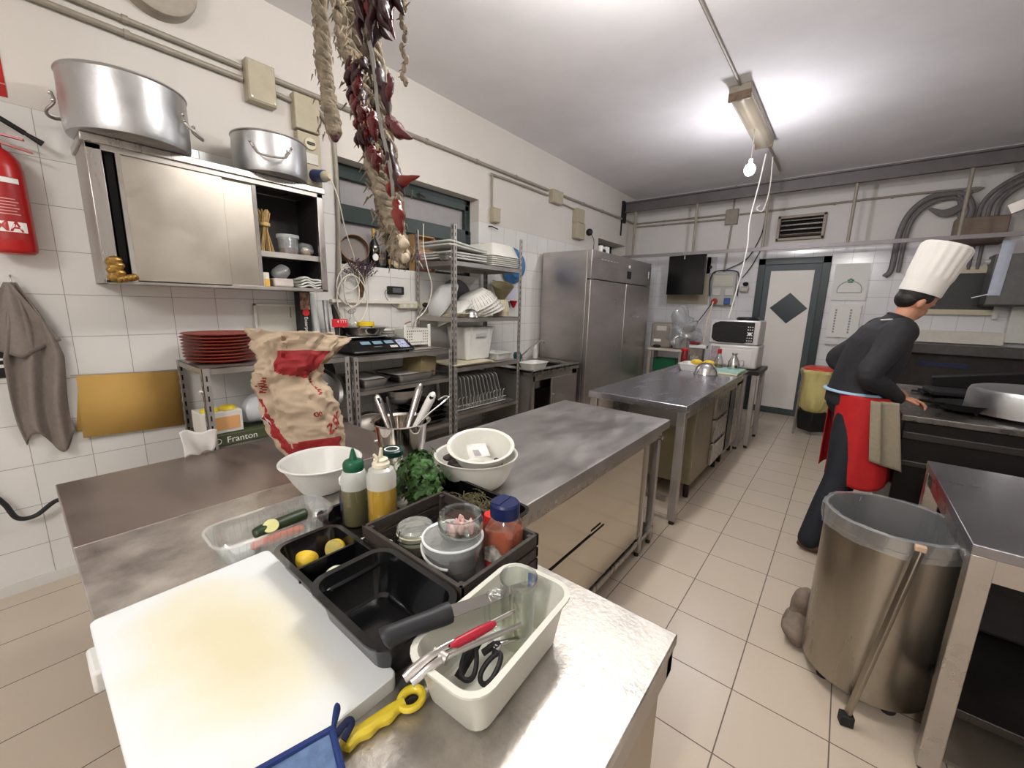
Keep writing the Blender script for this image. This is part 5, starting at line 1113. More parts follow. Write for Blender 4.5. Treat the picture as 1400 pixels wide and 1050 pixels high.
# ------------------------------------------------------------------ on the near counter
z0 = ZT+.0008
BOARD = mat('board_plastic', (232, 232, 226), .42, var=.0, col2=(214, 202, 150), scale=3.2, bump=.15, bscale=160)
def board_mat():
    m = bpy.data.materials.new('stained_board'); m.use_nodes = True; N = m.node_tree.nodes; L = m.node_tree.links; b = N['Principled BSDF']
    tc = N.new('ShaderNodeTexCoord'); nz = N.new('ShaderNodeTexNoise'); nz.inputs['Scale'].default_value = 7; nz.inputs['Detail'].default_value = 5
    L.new(tc.outputs['Object'], nz.inputs['Vector'])
    mp = N.new('ShaderNodeMapping'); mp.inputs['Scale'].default_value = (1/.26, 1/.13, 0); L.new(tc.outputs['Object'], mp.inputs['Vector'])
    ln = N.new('ShaderNodeVectorMath'); ln.operation = 'LENGTH'; L.new(mp.outputs['Vector'], ln.inputs[0])
    a = N.new('ShaderNodeMath'); a.operation = 'MULTIPLY_ADD'; L.new(nz.outputs['Fac'], a.inputs[0]); a.inputs[1].default_value = 1.1; L.new(ln.outputs['Value'], a.inputs[2])
    rp = N.new('ShaderNodeValToRGB'); E_ = rp.color_ramp.elements
    E_[0].position = .34; E_[0].color = (*lin((210, 202, 172)), 1); E_[1].position = .80; E_[1].color = (*lin((216, 219, 219)), 1)
    e = E_.new(.58); e.color = (*lin((215, 211, 190)), 1)
    mr = N.new('ShaderNodeMapRange'); mr.inputs['From Max'].default_value = 2.2; L.new(a.outputs[0], mr.inputs['Value'])
    L.new(mr.outputs['Result'], rp.inputs['Fac']); L.new(rp.outputs['Color'], b.inputs['Base Color']); b.inputs['Roughness'].default_value = .62
    n2 = N.new('ShaderNodeTexNoise'); n2.inputs['Scale'].default_value = 150; L.new(tc.outputs['Object'], n2.inputs['Vector'])
    bp = N.new('ShaderNodeBump'); bp.inputs['Strength'].default_value = .15; bp.inputs['Distance'].default_value = .001; L.new(n2.outputs['Fac'], bp.inputs['Height']); L.new(bp.outputs['Normal'], b.inputs['Normal'])
    return m
bd = thing('cutting_board', 'big white plastic cutting board with yellow stains on near counter', 'cutting board', (-.812, .188, z0))
q = MB(); zb = .028
q.loft([[V((x, y, 0)) for x, y in rrect(0, 0, .565, .330, .012)], [V((x, y, zb-.002)) for x, y in rrect(0, 0, .565, .330, .012)], [V((x, y, zb)) for x, y in rrect(0, 0, .561, .326, .011)]])
q.build('board_slab', board_mat(), bd, local=True)
t = thing('white_clip', 'white plastic clip sticking out under the cutting board', 'clip', (-1.0, .02, z0)); MB().box((-.985, .022, ZT-.006), (.085, .024, .045)).build('clip_body', WHITE, t, bev=.006)

BT = mat('black_tray', (13, 13, 14), .2, coat=.2)
def gn(w, d, h, t=.002, r=.03, k=.86, lip=.014, seg_=6):
    return tray_mb(w, d, h, t, r, k, lip)
ts = thing('black_tray', 'black two-part tray holding lemon halves beside the board', 'food tray', (-.885, .415, z0))
m_ = gn(.235, .148, .072, lip=.012); m_.xf(T4((-.893, .415, z0))).build('tray_body', BT, ts)
MB().bb(-.90, -.894, .345, .485, z0+.008, z0+.066).build('divider', BT, ts)
tb_ = thing('black_tray', 'large deep empty black tray in the centre of the counter', 'food tray', (-.66, .41, z0))
m_ = gn(.255, .170, .096, lip=.014, k=.82, r=.035); m_.xf(T4((-.655, .41, z0))).build('tray_body', BT, tb_)
# lemons, onion, tomato piece in tray
def half_lemon(x, y, z, rot, label):
    t = thing('lemon_half', label, 'lemon', (x, y, z))
    R_ = Matrix.Rotation(rot[2], 3, 'Z') @ Matrix.Rotation(rot[0], 3, 'X')
    prof = [(0, -.034), (.006, -.033), (.016, -.026), (.024, -.014), (.0265, 0), (.0265, .001)]
    mb = MB().lathe(prof, seg=30); mb.v = [tuple(V((x, y, z))+R_ @ V(v)) for v in mb.v]; mb.build('rind', LEM, t)
    c2 = MB().lathe([(0, .001), (.0265, .001)], seg=30); c2.v = [tuple(V((x, y, z))+R_ @ V(v)) for v in c2.v]; c2.build('cut_face', mat('lemon_flesh', (206, 188, 110), .4, var=.2, scale=60), t)
half_lemon(-.965, .395, z0+.040, (-1.2, 0, .9), 'lemon half nearest the cutting board in the black tray')
half_lemon(-.945, .455, z0+.040, (1.35, 0, .5), 'lemon half behind the other in the black tray')
t = MB().ell((-.945, .375, z0+.024), (.022, .016, .012), 14, 10); tag(t.build('tomato_piece', mat('tomato', (206, 84, 50), .35, var=.4, scale=60)), 'small orange tomato scrap beside the lemon half', 'tomato')
tag(MB().ell((-.835, .405, z0+.036), (.034, .030, .030), 28, 18).build('peeled_onion', mat('onion_white', (214, 216, 192), .25, var=.08, scale=20)), 'peeled pale onion in the black tray compartment', 'onion')

# wooden crate
WOOD = mat('dark_wood', (62, 54, 49), .6, var=.35, scale=16, stretch=(1, 6, 6), bump=.4, bscale=40)
cr = thing('wooden_crate', 'dark slatted wooden crate holding jars of garlic and spice', 'crate', (-.72, .64, z0))
ax0, ax1, ay0, ay1 = -.905, -.535, .512, .786
for (x0, x1, y0, y1) in ((ax0, ax1, ay0, ay0+.010), (ax0, ax1, ay1-.010, ay1), (ax0, ax0+.010, ay0, ay1), (ax1-.010, ax1, ay0, ay1)):
    for (za, zb_) in ((.004, .030), (.036, .062), (.068, .100)): MB().bb(x0, x1, y0, y1, z0+za, z0+zb_).build('slat', WOOD, cr, bev=.0015)
MB().bb(ax0, ax1, ay0, ay1, z0, z0+.004).build('bottom', WOOD, cr)
for x in (ax0+.011, ax1-.023):
    for y in (ay0+.011, ay1-.023): MB().bb(x, x+.012, y, y+.012, z0+.004, z0+.095).build('corner_block', WOOD, cr)
bt_ = thing('black_tray', 'shallow black tray holding the two oil bottles and anchovy jar', 'food tray', (-1.055, .60, z0))
m_ = gn(.235, .175, .040, lip=.010, k=.94); m_.xf(T4((-1.045, .600, z0))).build('tray_body', BT, bt_)
pt_ = thing('black_tray', 'black tray under the parsley and thyme behind the crate', 'food tray', (-.84, .875, z0))
m_ = gn(.40, .135, .065, lip=.010, k=.92); m_.xf(T4((-.870, .862, z0))).build('tray_body', BT, pt_)
zc = z0+.0045
def liquid(name, col): return mat(name, col, .12, ior=1.4, coat=.6)
def squeeze(label, x, y, r, h, hl, liq, capm, kind):
    t = thing('squeeze_bottle', label, 'squeeze bottle', (x, y, zc))
    MB().lathe([(0, 0), (r-.004, 0), (r, .006), (r, hl), (0, hl)], seg=40).build('oil', liq, t, local=True)
    MB().lathe([(r+.0006, hl), (r+.0006, h-.025), (r*.85, h-.006), (r*.62, h), (r*.62, h+.004), (0, h+.004)], seg=40).build('bottle_body', clear('milk_bottle', (224, 226, 220), .10, milky=.55), t, local=True)
    MB().lathe([(r+.0012, .002), (r+.0012, hl+.001)], seg=40).build('lower_wall', clear('bottle_film', (252, 252, 250), .03, milky=.02), t, local=True)
    if kind == 'g':
        MB().lathe([(r*.78, h-.004), (r*.80, h+.002), (r*.80, h+.018), (r*.7, h+.024), (.013, h+.028), (.011, h+.034), (.004, h+.062), (0, h+.063)], seg=36, fn=lambda a, q, hh: q*(1+(.015*math.sin(26*a) if hh < h+.019 else 0))).build('nozzle_cap', capm, t, local=True)
    else:
        MB().lathe([(r*.62, h-.002), (r*.62, h+.012), (r*.5, h+.018), (r*.5, h+.024), (.012, h+.028), (0, h+.028)], seg=36).build('cap', capm, t, local=True)
        MB().tube([(0, 0, h+.024), (.002, .001, h+.056)], [.007, .004], 12).build('nozzle', capm, t, local=True)
        MB().tube([(.012, -.018, h+.024), (.010, -.022, h+.040), (.006, -.026, h+.046)], .004, 10).build('nozzle_plug', capm, t, local=True)
    return t
squeeze('squeeze bottle of dark green oil with green pointed cap', -1.088, .598, .0375, .175, .115, liquid('green_oil', (110, 104, 66)), mat('green_cap', (18, 84, 56), .35), 'g')
squeeze('squeeze bottle of golden oil with cream cap', -.968, .615, .040, .208, .150, liquid('golden_oil', (190, 152, 36)), mat('cream_cap', (222, 214, 190), .4), 'y')
# anchovy jar
t = thing('anchovy_jar', 'brown jar with white lid and blue label', 'jar', (-1.133, .567, zc)); x, y = 0, 0
t.location = (-1.138, .618, zc)
MB().lathe([(0, 0), (.036, 0), (.039, .01), (.04, .06), (.034, .098), (.034, .112), (0, .112)], seg=36).build('jar_body', mat('brown_jar', (70, 44, 34), .2, var=.4, scale=24, coat=.4), t, local=True)
MB().lathe([(.037, .108), (.0385, .11), (.0385, .125), (.036, .128), (0, .128)], seg=40).build('lid', mat('lid_lilac', (218, 218, 226), .35), t, local=True)
av = math.atan2(-.64, 1.118)
MB().grid(lambda u, v: (.0405*math.cos(av+(u-.5)*2.2), .0405*math.sin(av+(u-.5)*2.2), .028+.04*v), 16, 2).build('label_band', mat('label_navy', (44, 70, 104), .5), t, local=True)
text_mesh('BON', .014, lambda a, b: (.0412*math.cos(av+.2+a/.04), .0412*math.sin(av+.2+a/.04), .062+b)).build('lettering', PAPER, t, local=True)
text_mesh('ALICI', .013, lambda a, b: (.0412*math.cos(av+.25+a/.04), .0412*math.sin(av+.25+a/.04), .044+b)).build('lettering', PAPER, t, local=True)
# dark lid jar
t = thing('glass_jar', 'tall glass jar with dark green lid behind the yellow bottle', 'jar', (-1.150, .775, z0))
MB().lathe([(0, 0), (.04, 0), (.043, .012), (.043, .13), (.036, .155), (.036, .165), (.033, .165), (.04, .13), (.04, .012), (0, .006)], seg=36).build('jar_body', GLASS, t, local=True)
MB().lathe([(0, .01), (.038, .01), (.038, .05), (0, .055)], seg=30).build('herbs', mat('jar_herbs', (90, 96, 70), .9, var=.5, scale=60), t, local=True)
MB().lathe([(.039, .158), (.041, .16), (.041, .176), (.036, .180), (.02, .178), (0, .178)], seg=40).build('lid', mat('dark_green_lid', (20, 50, 46), .25), t, local=True)
MB().lathe([(.020, .1785), (.023, .1792), (.026, .1785)], seg=40).build('white_ring', PAPER, t, local=True)
# hidden small green bottle
t = thing('small_bottle', 'small dark green bottle between the two oil bottles', 'bottle', (-1.025, .655, zc)); MB().lathe([(0, 0), (.018, 0), (.018, .06), (.008, .085), (0, .09)], seg=20).build('bottle_body', mat('bottle_green', (16, 80, 50), .3), t, local=True)
t = thing('napkin_packet', 'white paper packet lying in front of the golden oil bottle', 'packet', (-.90, .548, zc)); MB().box((-.90, .548, zc+.030), (.07, .05, .02), rx=-.3, rz=.3).build('packet', PAPER, t, bev=.002)
# parsley bunch
ps_ = thing('parsley', 'bunch of fresh green parsley standing behind the oil bottles', 'parsley', (-1.005, .780, zc))
lf = MB(); stx = MB()
cpos = V((-1.005, .780, zc))
for k in range(460):
    a = random.uniform(0, 2*PI); rr = random.random()**.5; h = random.random()
    R_ = .044+.034*math.sin(PI*min(1, h*1.05))
    p = cpos+V((rr*R_*math.cos(a)*1.15, rr*R_*math.sin(a)*.95, (.035+.150*h)))
    n = V((math.cos(a)*rr, math.sin(a)*rr, .45+random.uniform(-.3, .6))).normalized(); u = n.orthogonal().normalized(); w_ = n.cross(u); s_ = random.uniform(.009, .017); p = p+V((random.gauss(0, .006), random.gauss(0, .006), random.gauss(0, .008)))
    rot = random.uniform(0, 2*PI); u, w_ = u*math.cos(rot)+w_*math.sin(rot), w_*math.cos(rot)-u*math.sin(rot)
    for lo_ in range(3):
        ang = (lo_-1)*1.15; d = u*math.cos(ang)+w_*math.sin(ang); e = w_*math.cos(ang)-u*math.sin(ang)
        tip = p+d*s_*1.4-n*.003
        lf.add([p, p+d*s_*.55+e*s_*.5+n*.002, p+d*s_*.95+e*s_*.55-n*.001, p+d*s_*1.0+e*s_*.15, tip, p+d*s_*1.0-e*s_*.15, p+d*s_*.95-e*s_*.55-n*.001, p+d*s_*.55-e*s_*.5+n*.002], [(0, 1, 2, 3, 4, 5, 6, 7)])
    if k % 5 == 0: stx.tube([cpos+V((0, 0, .0)), cpos+(p-cpos)*.6, p], .0011, 4)
lf.build('foliage', mat('parsley_green', (58, 100, 38), .55, var=.6, scale=30), ps_, smooth=False); stx.build('stalks', mat('parsley_stalk', (120, 150, 70), .6), ps_)
# thyme sprigs
th = thing('thyme_sprigs', 'tangle of dry thyme sprigs in the black tray beside parsley', 'herbs', (-.80, .87, zc)); q = MB()
for k in range(130):
    x, y = random.uniform(-.90, -.72), random.uniform(.82, .90); a = random.uniform(0, PI); L_ = random.uniform(.015, .04); z = zc+.025+random.uniform(0, .045)
    q.tube([(x-L_*math.cos(a), y-L_*.6*math.sin(a), z), (x, y, z+.008), (x+L_*math.cos(a), y+L_*.6*math.sin(a), z-.003)], .0009, 4)
    for j in range(4): q.ell((x+L_*math.cos(a)*(j-2)/2.2, y+L_*.6*math.sin(a)*(j-2)/2.2, z+.004), (.003, .002, .0014), 6, 4)
q.build('sprigs', mat('thyme', (104, 98, 66), .8, var=.4, scale=60), th, kind='stuff')
# swing top jar
t = thing('swing_top_jar', 'low glass jar with wired swing-top lid in the crate', 'jar', (-.82, .613, zc))
x, y = -.822, .618; t.location = (x, y, zc+.006)
MB().lathe([(0, 0), (.042, 0), (.046, .01), (.046, .045), (.040, .058), (.038, .058), (.043, .044), (.043, .01), (0, .005)], seg=36).build('jar_body', GLASS, t, local=True)
MB().lathe([(0, .006), (.041, .006), (.041, .032), (0, .036)], seg=30).build('contents', mat('grey_salt', (150, 146, 128), .8, var=.3, scale=90), t, local=True)
MB().lathe([(.047, .062), (.049, .066), (.049, .072), (.044, .078), (.03, .077), (.026, .073), (0, .072), (0, .068), (.04, .066), (.047, .062)], seg=44).build('lid', clear('lid_glass', (246, 248, 244), .10, milky=.12), t, local=True)
MB().lathe([(.0475, .058), (.050, .060), (.0475, .062)], seg=44).build('seal_ring', mat('seal_cream', (200, 190, 160), .5), t, local=True)
q = MB(); q.tube([(.052*math.cos(a), .052*math.sin(a), .05) for a in [2*PI*i/30 for i in range(30)]], .0014, 6, closed=True)
for a in (-2.0, -1.6, 1.2): q.tube([(.053*math.cos(a), .053*math.sin(a), .02), (.054*math.cos(a), .054*math.sin(a), .055), (.048*math.cos(a), .048*math.sin(a), .079)], .0014, 6)
q.build('wire_clasp', DARK_STEEL, t, local=True)
# tub with lid
t = thing('lidded_tub', 'clear lidded tub of dark spice under the garlic bowl', 'tub', (-.678, .622, zc)); r = .068; t.scale = (1.10, 1.10, 1.08)
MB().lathe([(0, 0), (.054, 0), (.056, .004), (.064, .092), (.062, .092), (.053, .006), (0, .006)], seg=44).build('tub_body', clear('tub_clear', (248, 250, 250), .08, milky=.10), t, local=True)
MB().lathe([(0, .008), (.052, .008), (.056, .040), (0, .044)], seg=36).build('contents', mat('dark_spice', (58, 50, 46), .8, var=.7, scale=90, bump=.6), t, local=True)
MB().lathe([(.066, .078), (.0685, .082), (.0685, .098), (.064, .101), (.058, .098), (0, .098), (0, .096), (.062, .094), (.066, .078)], seg=52).build('lid', clear('tub_lid', (250, 252, 252), .08, milky=.13), t, local=True)
MB().tube([(.0665*math.cos(a), .0665*math.sin(a), .0995) for a in [2*PI*i/48 for i in range(48)]], .0028, 8, closed=True).build('lid_rim', clear('rim_white', (250, 252, 252), .1, milky=.6), t, local=True)
MB().tube([(.069*math.cos(a), .069*math.sin(a), .082-.022*abs(math.sin((a+2.3)/1))) for a in [-2.7+i*.1 for i in range(19)]], .003, 8).build('bail_handle', WHITE, t, local=True)
MB().grid(lambda u, v: (.0605*math.cos(-1.6+(u-.5)*.9), .0605*math.sin(-1.6+(u-.5)*.9), .02+.04*v), 8, 2).build('green_label', mat('label_sage', (120, 150, 128), .6), t, local=True)
# garlic bowl
gx, gy, gz = -.660, .630, zc+.110
t = thing('glass_bowl', 'small round glass bowl of garlic cloves on the tub', 'glass bowl', (gx, gy, gz))
MB().lathe([(0, 0), (.030, 0), (.044, .010), (.050, .026), (.048, .040), (.043, .050), (.045, .054), (.043, .055), (.041, .050), (.046, .040), (.048, .026), (.042, .012), (.028, .003), (0, .003)], seg=48).build('bowl_body', GLASS, t, local=True); t.scale = (1.13, 1.13, 1.13)
GM = mat('garlic_skin', (214, 186, 172), .45, var=.0, col2=(176, 120, 128), scale=22)
for k in range(17):
    a = random.uniform(0, 2*PI); rr = random.uniform(0, .032); zz = .013+random.uniform(0, .014)
    R_ = Matrix.Rotation(random.uniform(0, 6), 3, 'Z') @ Matrix.Rotation(random.uniform(-1.2, 1.2), 3, 'X')
    mb = MB().lathe([(0, -.014), (.005, -.012), (.009, -.004), (.0085, .004), (.004, .012), (0, .017)], seg=14, sx=.8); c_ = V((gx+rr*math.cos(a), gy+rr*math.sin(a), gz+zz+.002))
    mb.v = [tuple(c_+R_ @ V(v)) for v in mb.v]
    tag(mb.build('garlic_clove', GM), 'pink-white garlic clove in the small glass bowl', 'garlic', 'garlic cloves in the glass bowl')
# spice shaker
t = thing('spice_jar', 'square paprika jar with blue flip cap in the crate corner', 'spice jar', (-.607, .735, zc), rz=.15); t.scale = (1.3, 1.3, 1.28)
q = MB()
def rr_(w_, z, r=.012): return [V((x, y, z)) for x, y in rrect(0, 0, w_, w_, r)]
q.loft([rr_(.060, 0), rr_(.064, .006), rr_(.064, .085), rr_(.054, .105, .02), rr_(.040, .114, .019)]); q.build('jar_body', clear('spice_plastic', (252, 246, 242), .07, milky=.03), t, local=True)
q = MB().loft([rr_(.057, .003), rr_(.060, .008), rr_(.060, .080), rr_(.053, .085, .02)]); q.build('paprika', mat('paprika', (176, 84, 44), .8, var=.35, scale=50), t, local=True)
MB().lathe([(.0275, .110), (.029, .112), (.029, .136), (.026, .140), (0, .140)], seg=44).build('blue_cap', mat('cap_blue', (18, 30, 76), .35), t, local=True)
MB().bb(-.020, .0, -.022, .022, .1400, .1415).build('flap', mat('cap_blue', (18, 30, 76), .35), t, local=True)
MB().add([(-.025, -.0325, .012), (.018, -.0325, .012), (.018, -.0325, .042), (-.003, -.0325, .062), (-.025, -.0325, .05)], [(0, 1, 2, 3, 4)]).build('label_panel', mat('spice_label', (214, 206, 196), .6, var=.0, col2=(40, 34, 34), scale=45), t, local=True)
MB().add([(-.025, -.033, .010), (.018, -.033, .010), (.018, -.033, .022), (-.025, -.033, .022)], [(0, 1, 2, 3)]).build('label_foot', mat('label_foot', (150, 40, 36), .6), t, local=True)
t = thing('small_shaker', 'small jar with red cap behind the paprika jar', 'jar', (-.672, .757, zc)); MB().lathe([(0, 0), (.022, 0), (.022, .085), (.018, .095), (0, .095)], seg=24).build('jar_body', mat('jar_red_body', (150, 60, 40), .3), t, local=True); MB().lathe([(.021, .092), (.022, .095), (.02, .112), (0, .117)], seg=24).build('cap', mat('cap_red', (206, 46, 40), .35), t, local=True)
t = thing('small_shaker', 'small jar with navy cap behind the paprika jar cap', 'jar', (-.630, .765, zc)); t.location = (-.652, .760, zc)
t.location = (-.615, .768, zc) if False else (-.690, .765, zc); MB().lathe([(0, 0), (.015, 0), (.015, .08), (.012, .09), (0, .092)], seg=20).build('jar_body', mat('navy_jar', (20, 30, 70), .35), t, local=True)
tag(MB().tube([(-.745, .565, zc+.084), (-.675, .590, zc+.089)], .0022, 6).build('wooden_skewer', mat('bamboo', (205, 170, 112), .6)), 'single pale wooden stick lying against the lidded tub', 'stick') if False else None

# clear punnet with courgette and salmon
pn_ = thing('clear_punnet', 'clear plastic punnet with courgette and carrot by the board', 'punnet', (-1.175, .395, z0))
m_ = gn(.155, .295, .070, t=.0015, r=.045, k=.86, lip=.006); m_.xf(T4((-1.172, .395, z0), rz=-.02)).build('punnet_body', clear('punnet', (250, 252, 252), .10, milky=.07), pn_)
q = MB()
for k in range(16): y = .275+.016*k; q.tube([(-1.243, y, z0+.015), (-1.249, y, z0+.06)], .0012, 5); q.tube([(-1.101, y, z0+.015), (-1.095, y, z0+.06)], .0012, 5)
q.build('ribs', clear('punnet', (250, 252, 252), .10, milky=.07), pn_)
t = thing('courgette', 'dark green courgette piece with pale cut end in the punnet', 'courgette', (-1.20, .43, z0+.02))
MB().tube(catmull([(-1.198, .355, z0+.022), (-1.199, .37, z0+.025), (-1.20, .42, z0+.027), (-1.205, .485, z0+.027), (-1.206, .50, z0+.025)], 4), [.010]+[.017, .019, .020]+[.021]*10+[.020, .018, .012], 20).build('skin', mat('courgette_green', (38, 56, 28), .4, var=.5, scale=26, stretch=(6, 1, 6)), t)
MB().lathe([(0, 0), (.020, 0), (.020, .004), (0, .004)], (-1.186, .395, z0+.040), 24, ax=(.55, -.25, .8)).build('cut_slice', mat('courgette_flesh', (206, 204, 140), .5, var=.12, scale=60), t)
tag(MB().tube(catmull([(-1.150, .33, z0+.020), (-1.148, .36, z0+.022), (-1.146, .43, z0+.022), (-1.146, .465, z0+.018)], 4), [.006]+[.012]*11+[.008], 14).build('carrot_piece', mat('carrot_orange', (214, 104, 74), .5, var=.25, scale=30)), 'orange carrot piece beside the courgette', 'carrot')

# white container with mug, scissors, knives
wc = thing('white_container', 'deep white rectangular container holding utensils and a mug', 'container', (-.425, .50, z0), rz=.06)
m_ = tray_mb(.150, .300, .105, t=.004, r=.035, taper=.84, lip=.009); m_.build('container_body', mat('cream_container', (206, 205, 194), .38, var=.04), wc, local=True)
mgx, mgy = -.428, .565; t = thing('glass_mug', 'glass beer mug with blue emblem standing in the container', 'glass mug', (mgx, mgy, z0+.006))
MB().lathe([(0, 0), (.030, 0), (.033, .004), (.034, .02), (.0335, .06), (.036, .13), (.0375, .145), (.0365, .147), (.034, .13), (.031, .06), (.0305, .022), (0, .018)], seg=48).build('mug_body', GLASS, t, local=True)
MB().lathe([(0, .019), (.0300, .022), (.0308, .062), (0, .062)], seg=36).build('drink', clear('pale_drink', (244, 242, 218), .05, milky=.05), t, local=True)
ah = math.radians(-150); c_, s_ = math.cos(ah), math.sin(ah)
MB().tube(catmull([(c_*.034, s_*.034, .105), (c_*.052, s_*.052, .104), (c_*.062, s_*.062, .085), (c_*.061, s_*.061, .04), (c_*.05, s_*.05, .022), (c_*.034, s_*.034, .02)], 6), .0065, 12).build('handle', GLASS, t, local=True)
am = math.radians(75)
MB().grid(lambda u, v: (.0372*math.cos(am-(u-.5)*.75), .0372*math.sin(am-(u-.5)*.75), .098+.034*v+.006*u), 10, 3).build('blue_emblem', mat('emblem_blue', (60, 104, 176), .4), t, local=True)
MB().grid(lambda u, v: (.0374*math.cos(am-.62-(u-.5)*.22), .0374*math.sin(am-.62-(u-.5)*.22), .120+.022*v), 4, 3).build('red_emblem', mat('emblem_red', (186, 40, 44), .4), t, local=True)
text_mesh('GRÜN', .013, lambda a, b: (.0366*math.cos(am-a/.037), .0366*math.sin(am-a/.037), .110+b)).build('lettering', PAPER, t, local=True)
# knife: dark handle + wide blade
def P3(x, y, z): return V((x, y, z))
kn = thing('kitchen_knife', 'big black handled knife lying across the container rim', 'knife', (-.50, .42, .96))
a_, b_ = V((-.522, .322, z0+.124)), V((-.488, .440, z0+.118)); dd_ = (b_-a_).normalized()
hp = catmull([a_+V((0, 0, -.004)), a_+dd_*.012, a_+dd_*.05+V((0, 0, .002)), a_+dd_*.09, b_+V((0, 0, 0))], 5)
MB().tube(hp, [.007, .0155, .0185, .0190, .0185, .018, .0172, .0165, .016, .016, .0158, .0158, .016, .0162, .0165, .017, .0175, .018, .0185, .0185, .018], 16, flat=.8).build('grip', mat('knife_grip', (34, 35, 38), .5), kn)
e1 = V((-.448, .640, z0+.085))
sd = (e1-b_).normalized().cross(V((0, 0, 1))).normalized()
MB().add([b_+sd*.016, b_-sd*.017, e1-sd*.010, e1+sd*.004, b_.lerp(e1, .6)+sd*.014], [(0, 1, 2, 3, 4)]).build('blade', STEEL_B, kn, solid=.002, smooth=False)
# tongs with red grip
tg = thing('kitchen_tongs', 'steel tongs with red grip lying over the container corner', 'tongs', (-.45, .40, .96))
p0, p1, p2 = V((-.455, .315, z0+.098)), V((-.437, .375, z0+.118)), V((-.415, .540, z0+.098))
MB().tube(catmull([p0, p0.lerp(p1, .5)+V((0, 0, .002)), p1, p1.lerp(p2, .5), p2], 5), [.007, .008, .009, .009, .009, .009, .009, .008, .007, .006, .006, .006, .005, .005, .005, .005, .004, .004, .004, .004, .003], 12, flat=.35).build('arm', STEEL_B, tg)
MB().tube(catmull([p0+V((.012, .005, -.004)), p1+V((.012, 0, -.006)), p2+V((.022, -.01, -.012))], 6), [.006]*6+[.005]*7, 10, flat=.4).build('arm', STEEL_B, tg)
g0 = p1.lerp(p2, .08)+V((.006, 0, .004)); g1 = p1.lerp(p2, .66)+V((.006, 0, .002))
MB().tube([g0, g0.lerp(g1, .12), g0.lerp(g1, .5), g0.lerp(g1, .88), g1], [.003, .0075, .0085, .0075, .004], 16, flat=.75).build('red_grip', mat('grip_red', (164, 30, 50), .35), tg)
MB().cyl(p1+V((-.012, -.006, -.008)), p1+V((.014, 0, -.01)), .009).build('hinge', STEEL_D, tg)
# scissors
sx_ = thing('kitchen_scissors', 'black handled scissors standing in the container', 'scissors', (-.40, .45, z0+.02))
q = MB()
for (cx, cy, ang) in ((-.425, .425, .5), (-.392, .440, -.25)):
    R_ = Matrix.Rotation(ang, 3, 'Z') @ Matrix.Rotation(.75, 3, 'X')
    q.tube([V((cx, cy, z0+.055))+R_ @ V((.013*math.cos(a), .026*math.sin(a)*(1+.25*math.sin(a)), 0)) for a in [2*PI*i/22 for i in range(22)]], .0045, 10, closed=True)
q.tube([(-.415, .45, z0+.07), (-.408, .475, z0+.075)], .006); q.tube([(-.398, .462, z0+.07), (-.406, .48, z0+.075)], .006)
q.build('handles', BLACK_M, sx_); MB().add([(-.412, .47, z0+.078), (-.40, .47, z0+.078), (-.405, .56, z0+.03), (-.412, .56, z0+.03)], [(0, 1, 2, 3)]).build('blades', STEEL_B, sx_, solid=.003)
MB().bar((-.418, .47, z0+.074), (-.395, .472, z0+.074), .012, .006).build('pivot', STEEL_B, sx_)
tag(MB().tube([(-.447, .42, z0+.02), (-.445, .47, z0+.06)], .008, 10, flat=.6).build('knife_handle', BLACK_M), 'short black handle leaning inside the container corner', 'handle')
# yellow peeler / opener
yp = thing('can_opener', 'yellow wavy handled opener with ring head beside the board', 'opener', (-.50, .30, z0))
YEL = mat('yellow_plastic', (212, 188, 52), .3, coat=.3)
A0, A1 = V((-.505, .232, 0)), V((-.487, .352, 0)); D = (A1-A0); Ld = D.length; D.normalize(); Nn = V((D.y, -D.x, 0))
rings = []
for i in range(25):
    f = i/24; p = A0+D*Ld*f*.86; wl = .010; wr = .0135+.0022*math.sin(f*20); 
    e_ = min(1, (f*24+.3)/2.2)**.5; wl *= e_; wr *= e_
    if f > .8: wl -= .004*(f-.8)/.2; wr -= .004*(f-.8)/.2
    zc_ = z0+.0105; th_ = .0095*e_
    ring = []
    for k in range(14):
        a = 2*PI*k/14; wx = (wr if math.cos(a) > 0 else wl)*math.copysign(abs(math.cos(a))**.7, math.cos(a)); ring.append(p+Nn*wx+V((0, 0, zc_+th_*math.copysign(abs(math.sin(a))**.7, math.sin(a)))))
    rings.append(ring)
MB().loft(rings).build('handle', YEL, yp)
hc = A1-D*.004+Nn*.004
MB().tube([hc+V((math.cos(a)*.017, math.sin(a)*.0195, z0+.012)) for a in [2*PI*i/30 for i in range(30)]], .0062, 12, closed=True, flat=1.2).build('ring_head', YEL, yp)
MB().lathe([(0, 0), (.013, 0), (.013, .004), (0, .004)], (hc.x, hc.y, z0+.003), 24).build('cutter', DARK_STEEL, yp)
# blue pot holder
bp_ = thing('pot_holder', 'blue quilted pot holder with navy trim at counter edge', 'pot holder', (-.47, .17, z0))
def holder(u, v):
    # a square cloth, corner pointing at the board
    c = V((-.512, .225, 0)); d1 = V((.085, -.020, 0)); d2 = V((-.035, -.14, 0))
    p = c+d1*u+d2*v; z = z0+.036*(1-u)*max(0, 1-v*.0)+.004+.003*math.sin(u*9)*math.sin(v*9)
    return (p.x, p.y, z if u > 0 else z)
MB().grid(holder, 20, 20).build('quilted_cloth', mat('blue_denim', (96, 120, 158), .9, var=.3, scale=50, bump=.4, bscale=200), bp_, solid=.006)
tr = []
for i in range(21): tr.append(V(holder(i/20, 0))+V((0, 0, .003)))
for i in range(1, 21): tr.append(V(holder(1, i/20))+V((0, 0, .003)))
tl = [V(holder(0, i/20))+V((0, 0, .003)) for i in range(21)]
NAVY = mat('navy_trim', (26, 46, 100), .85)
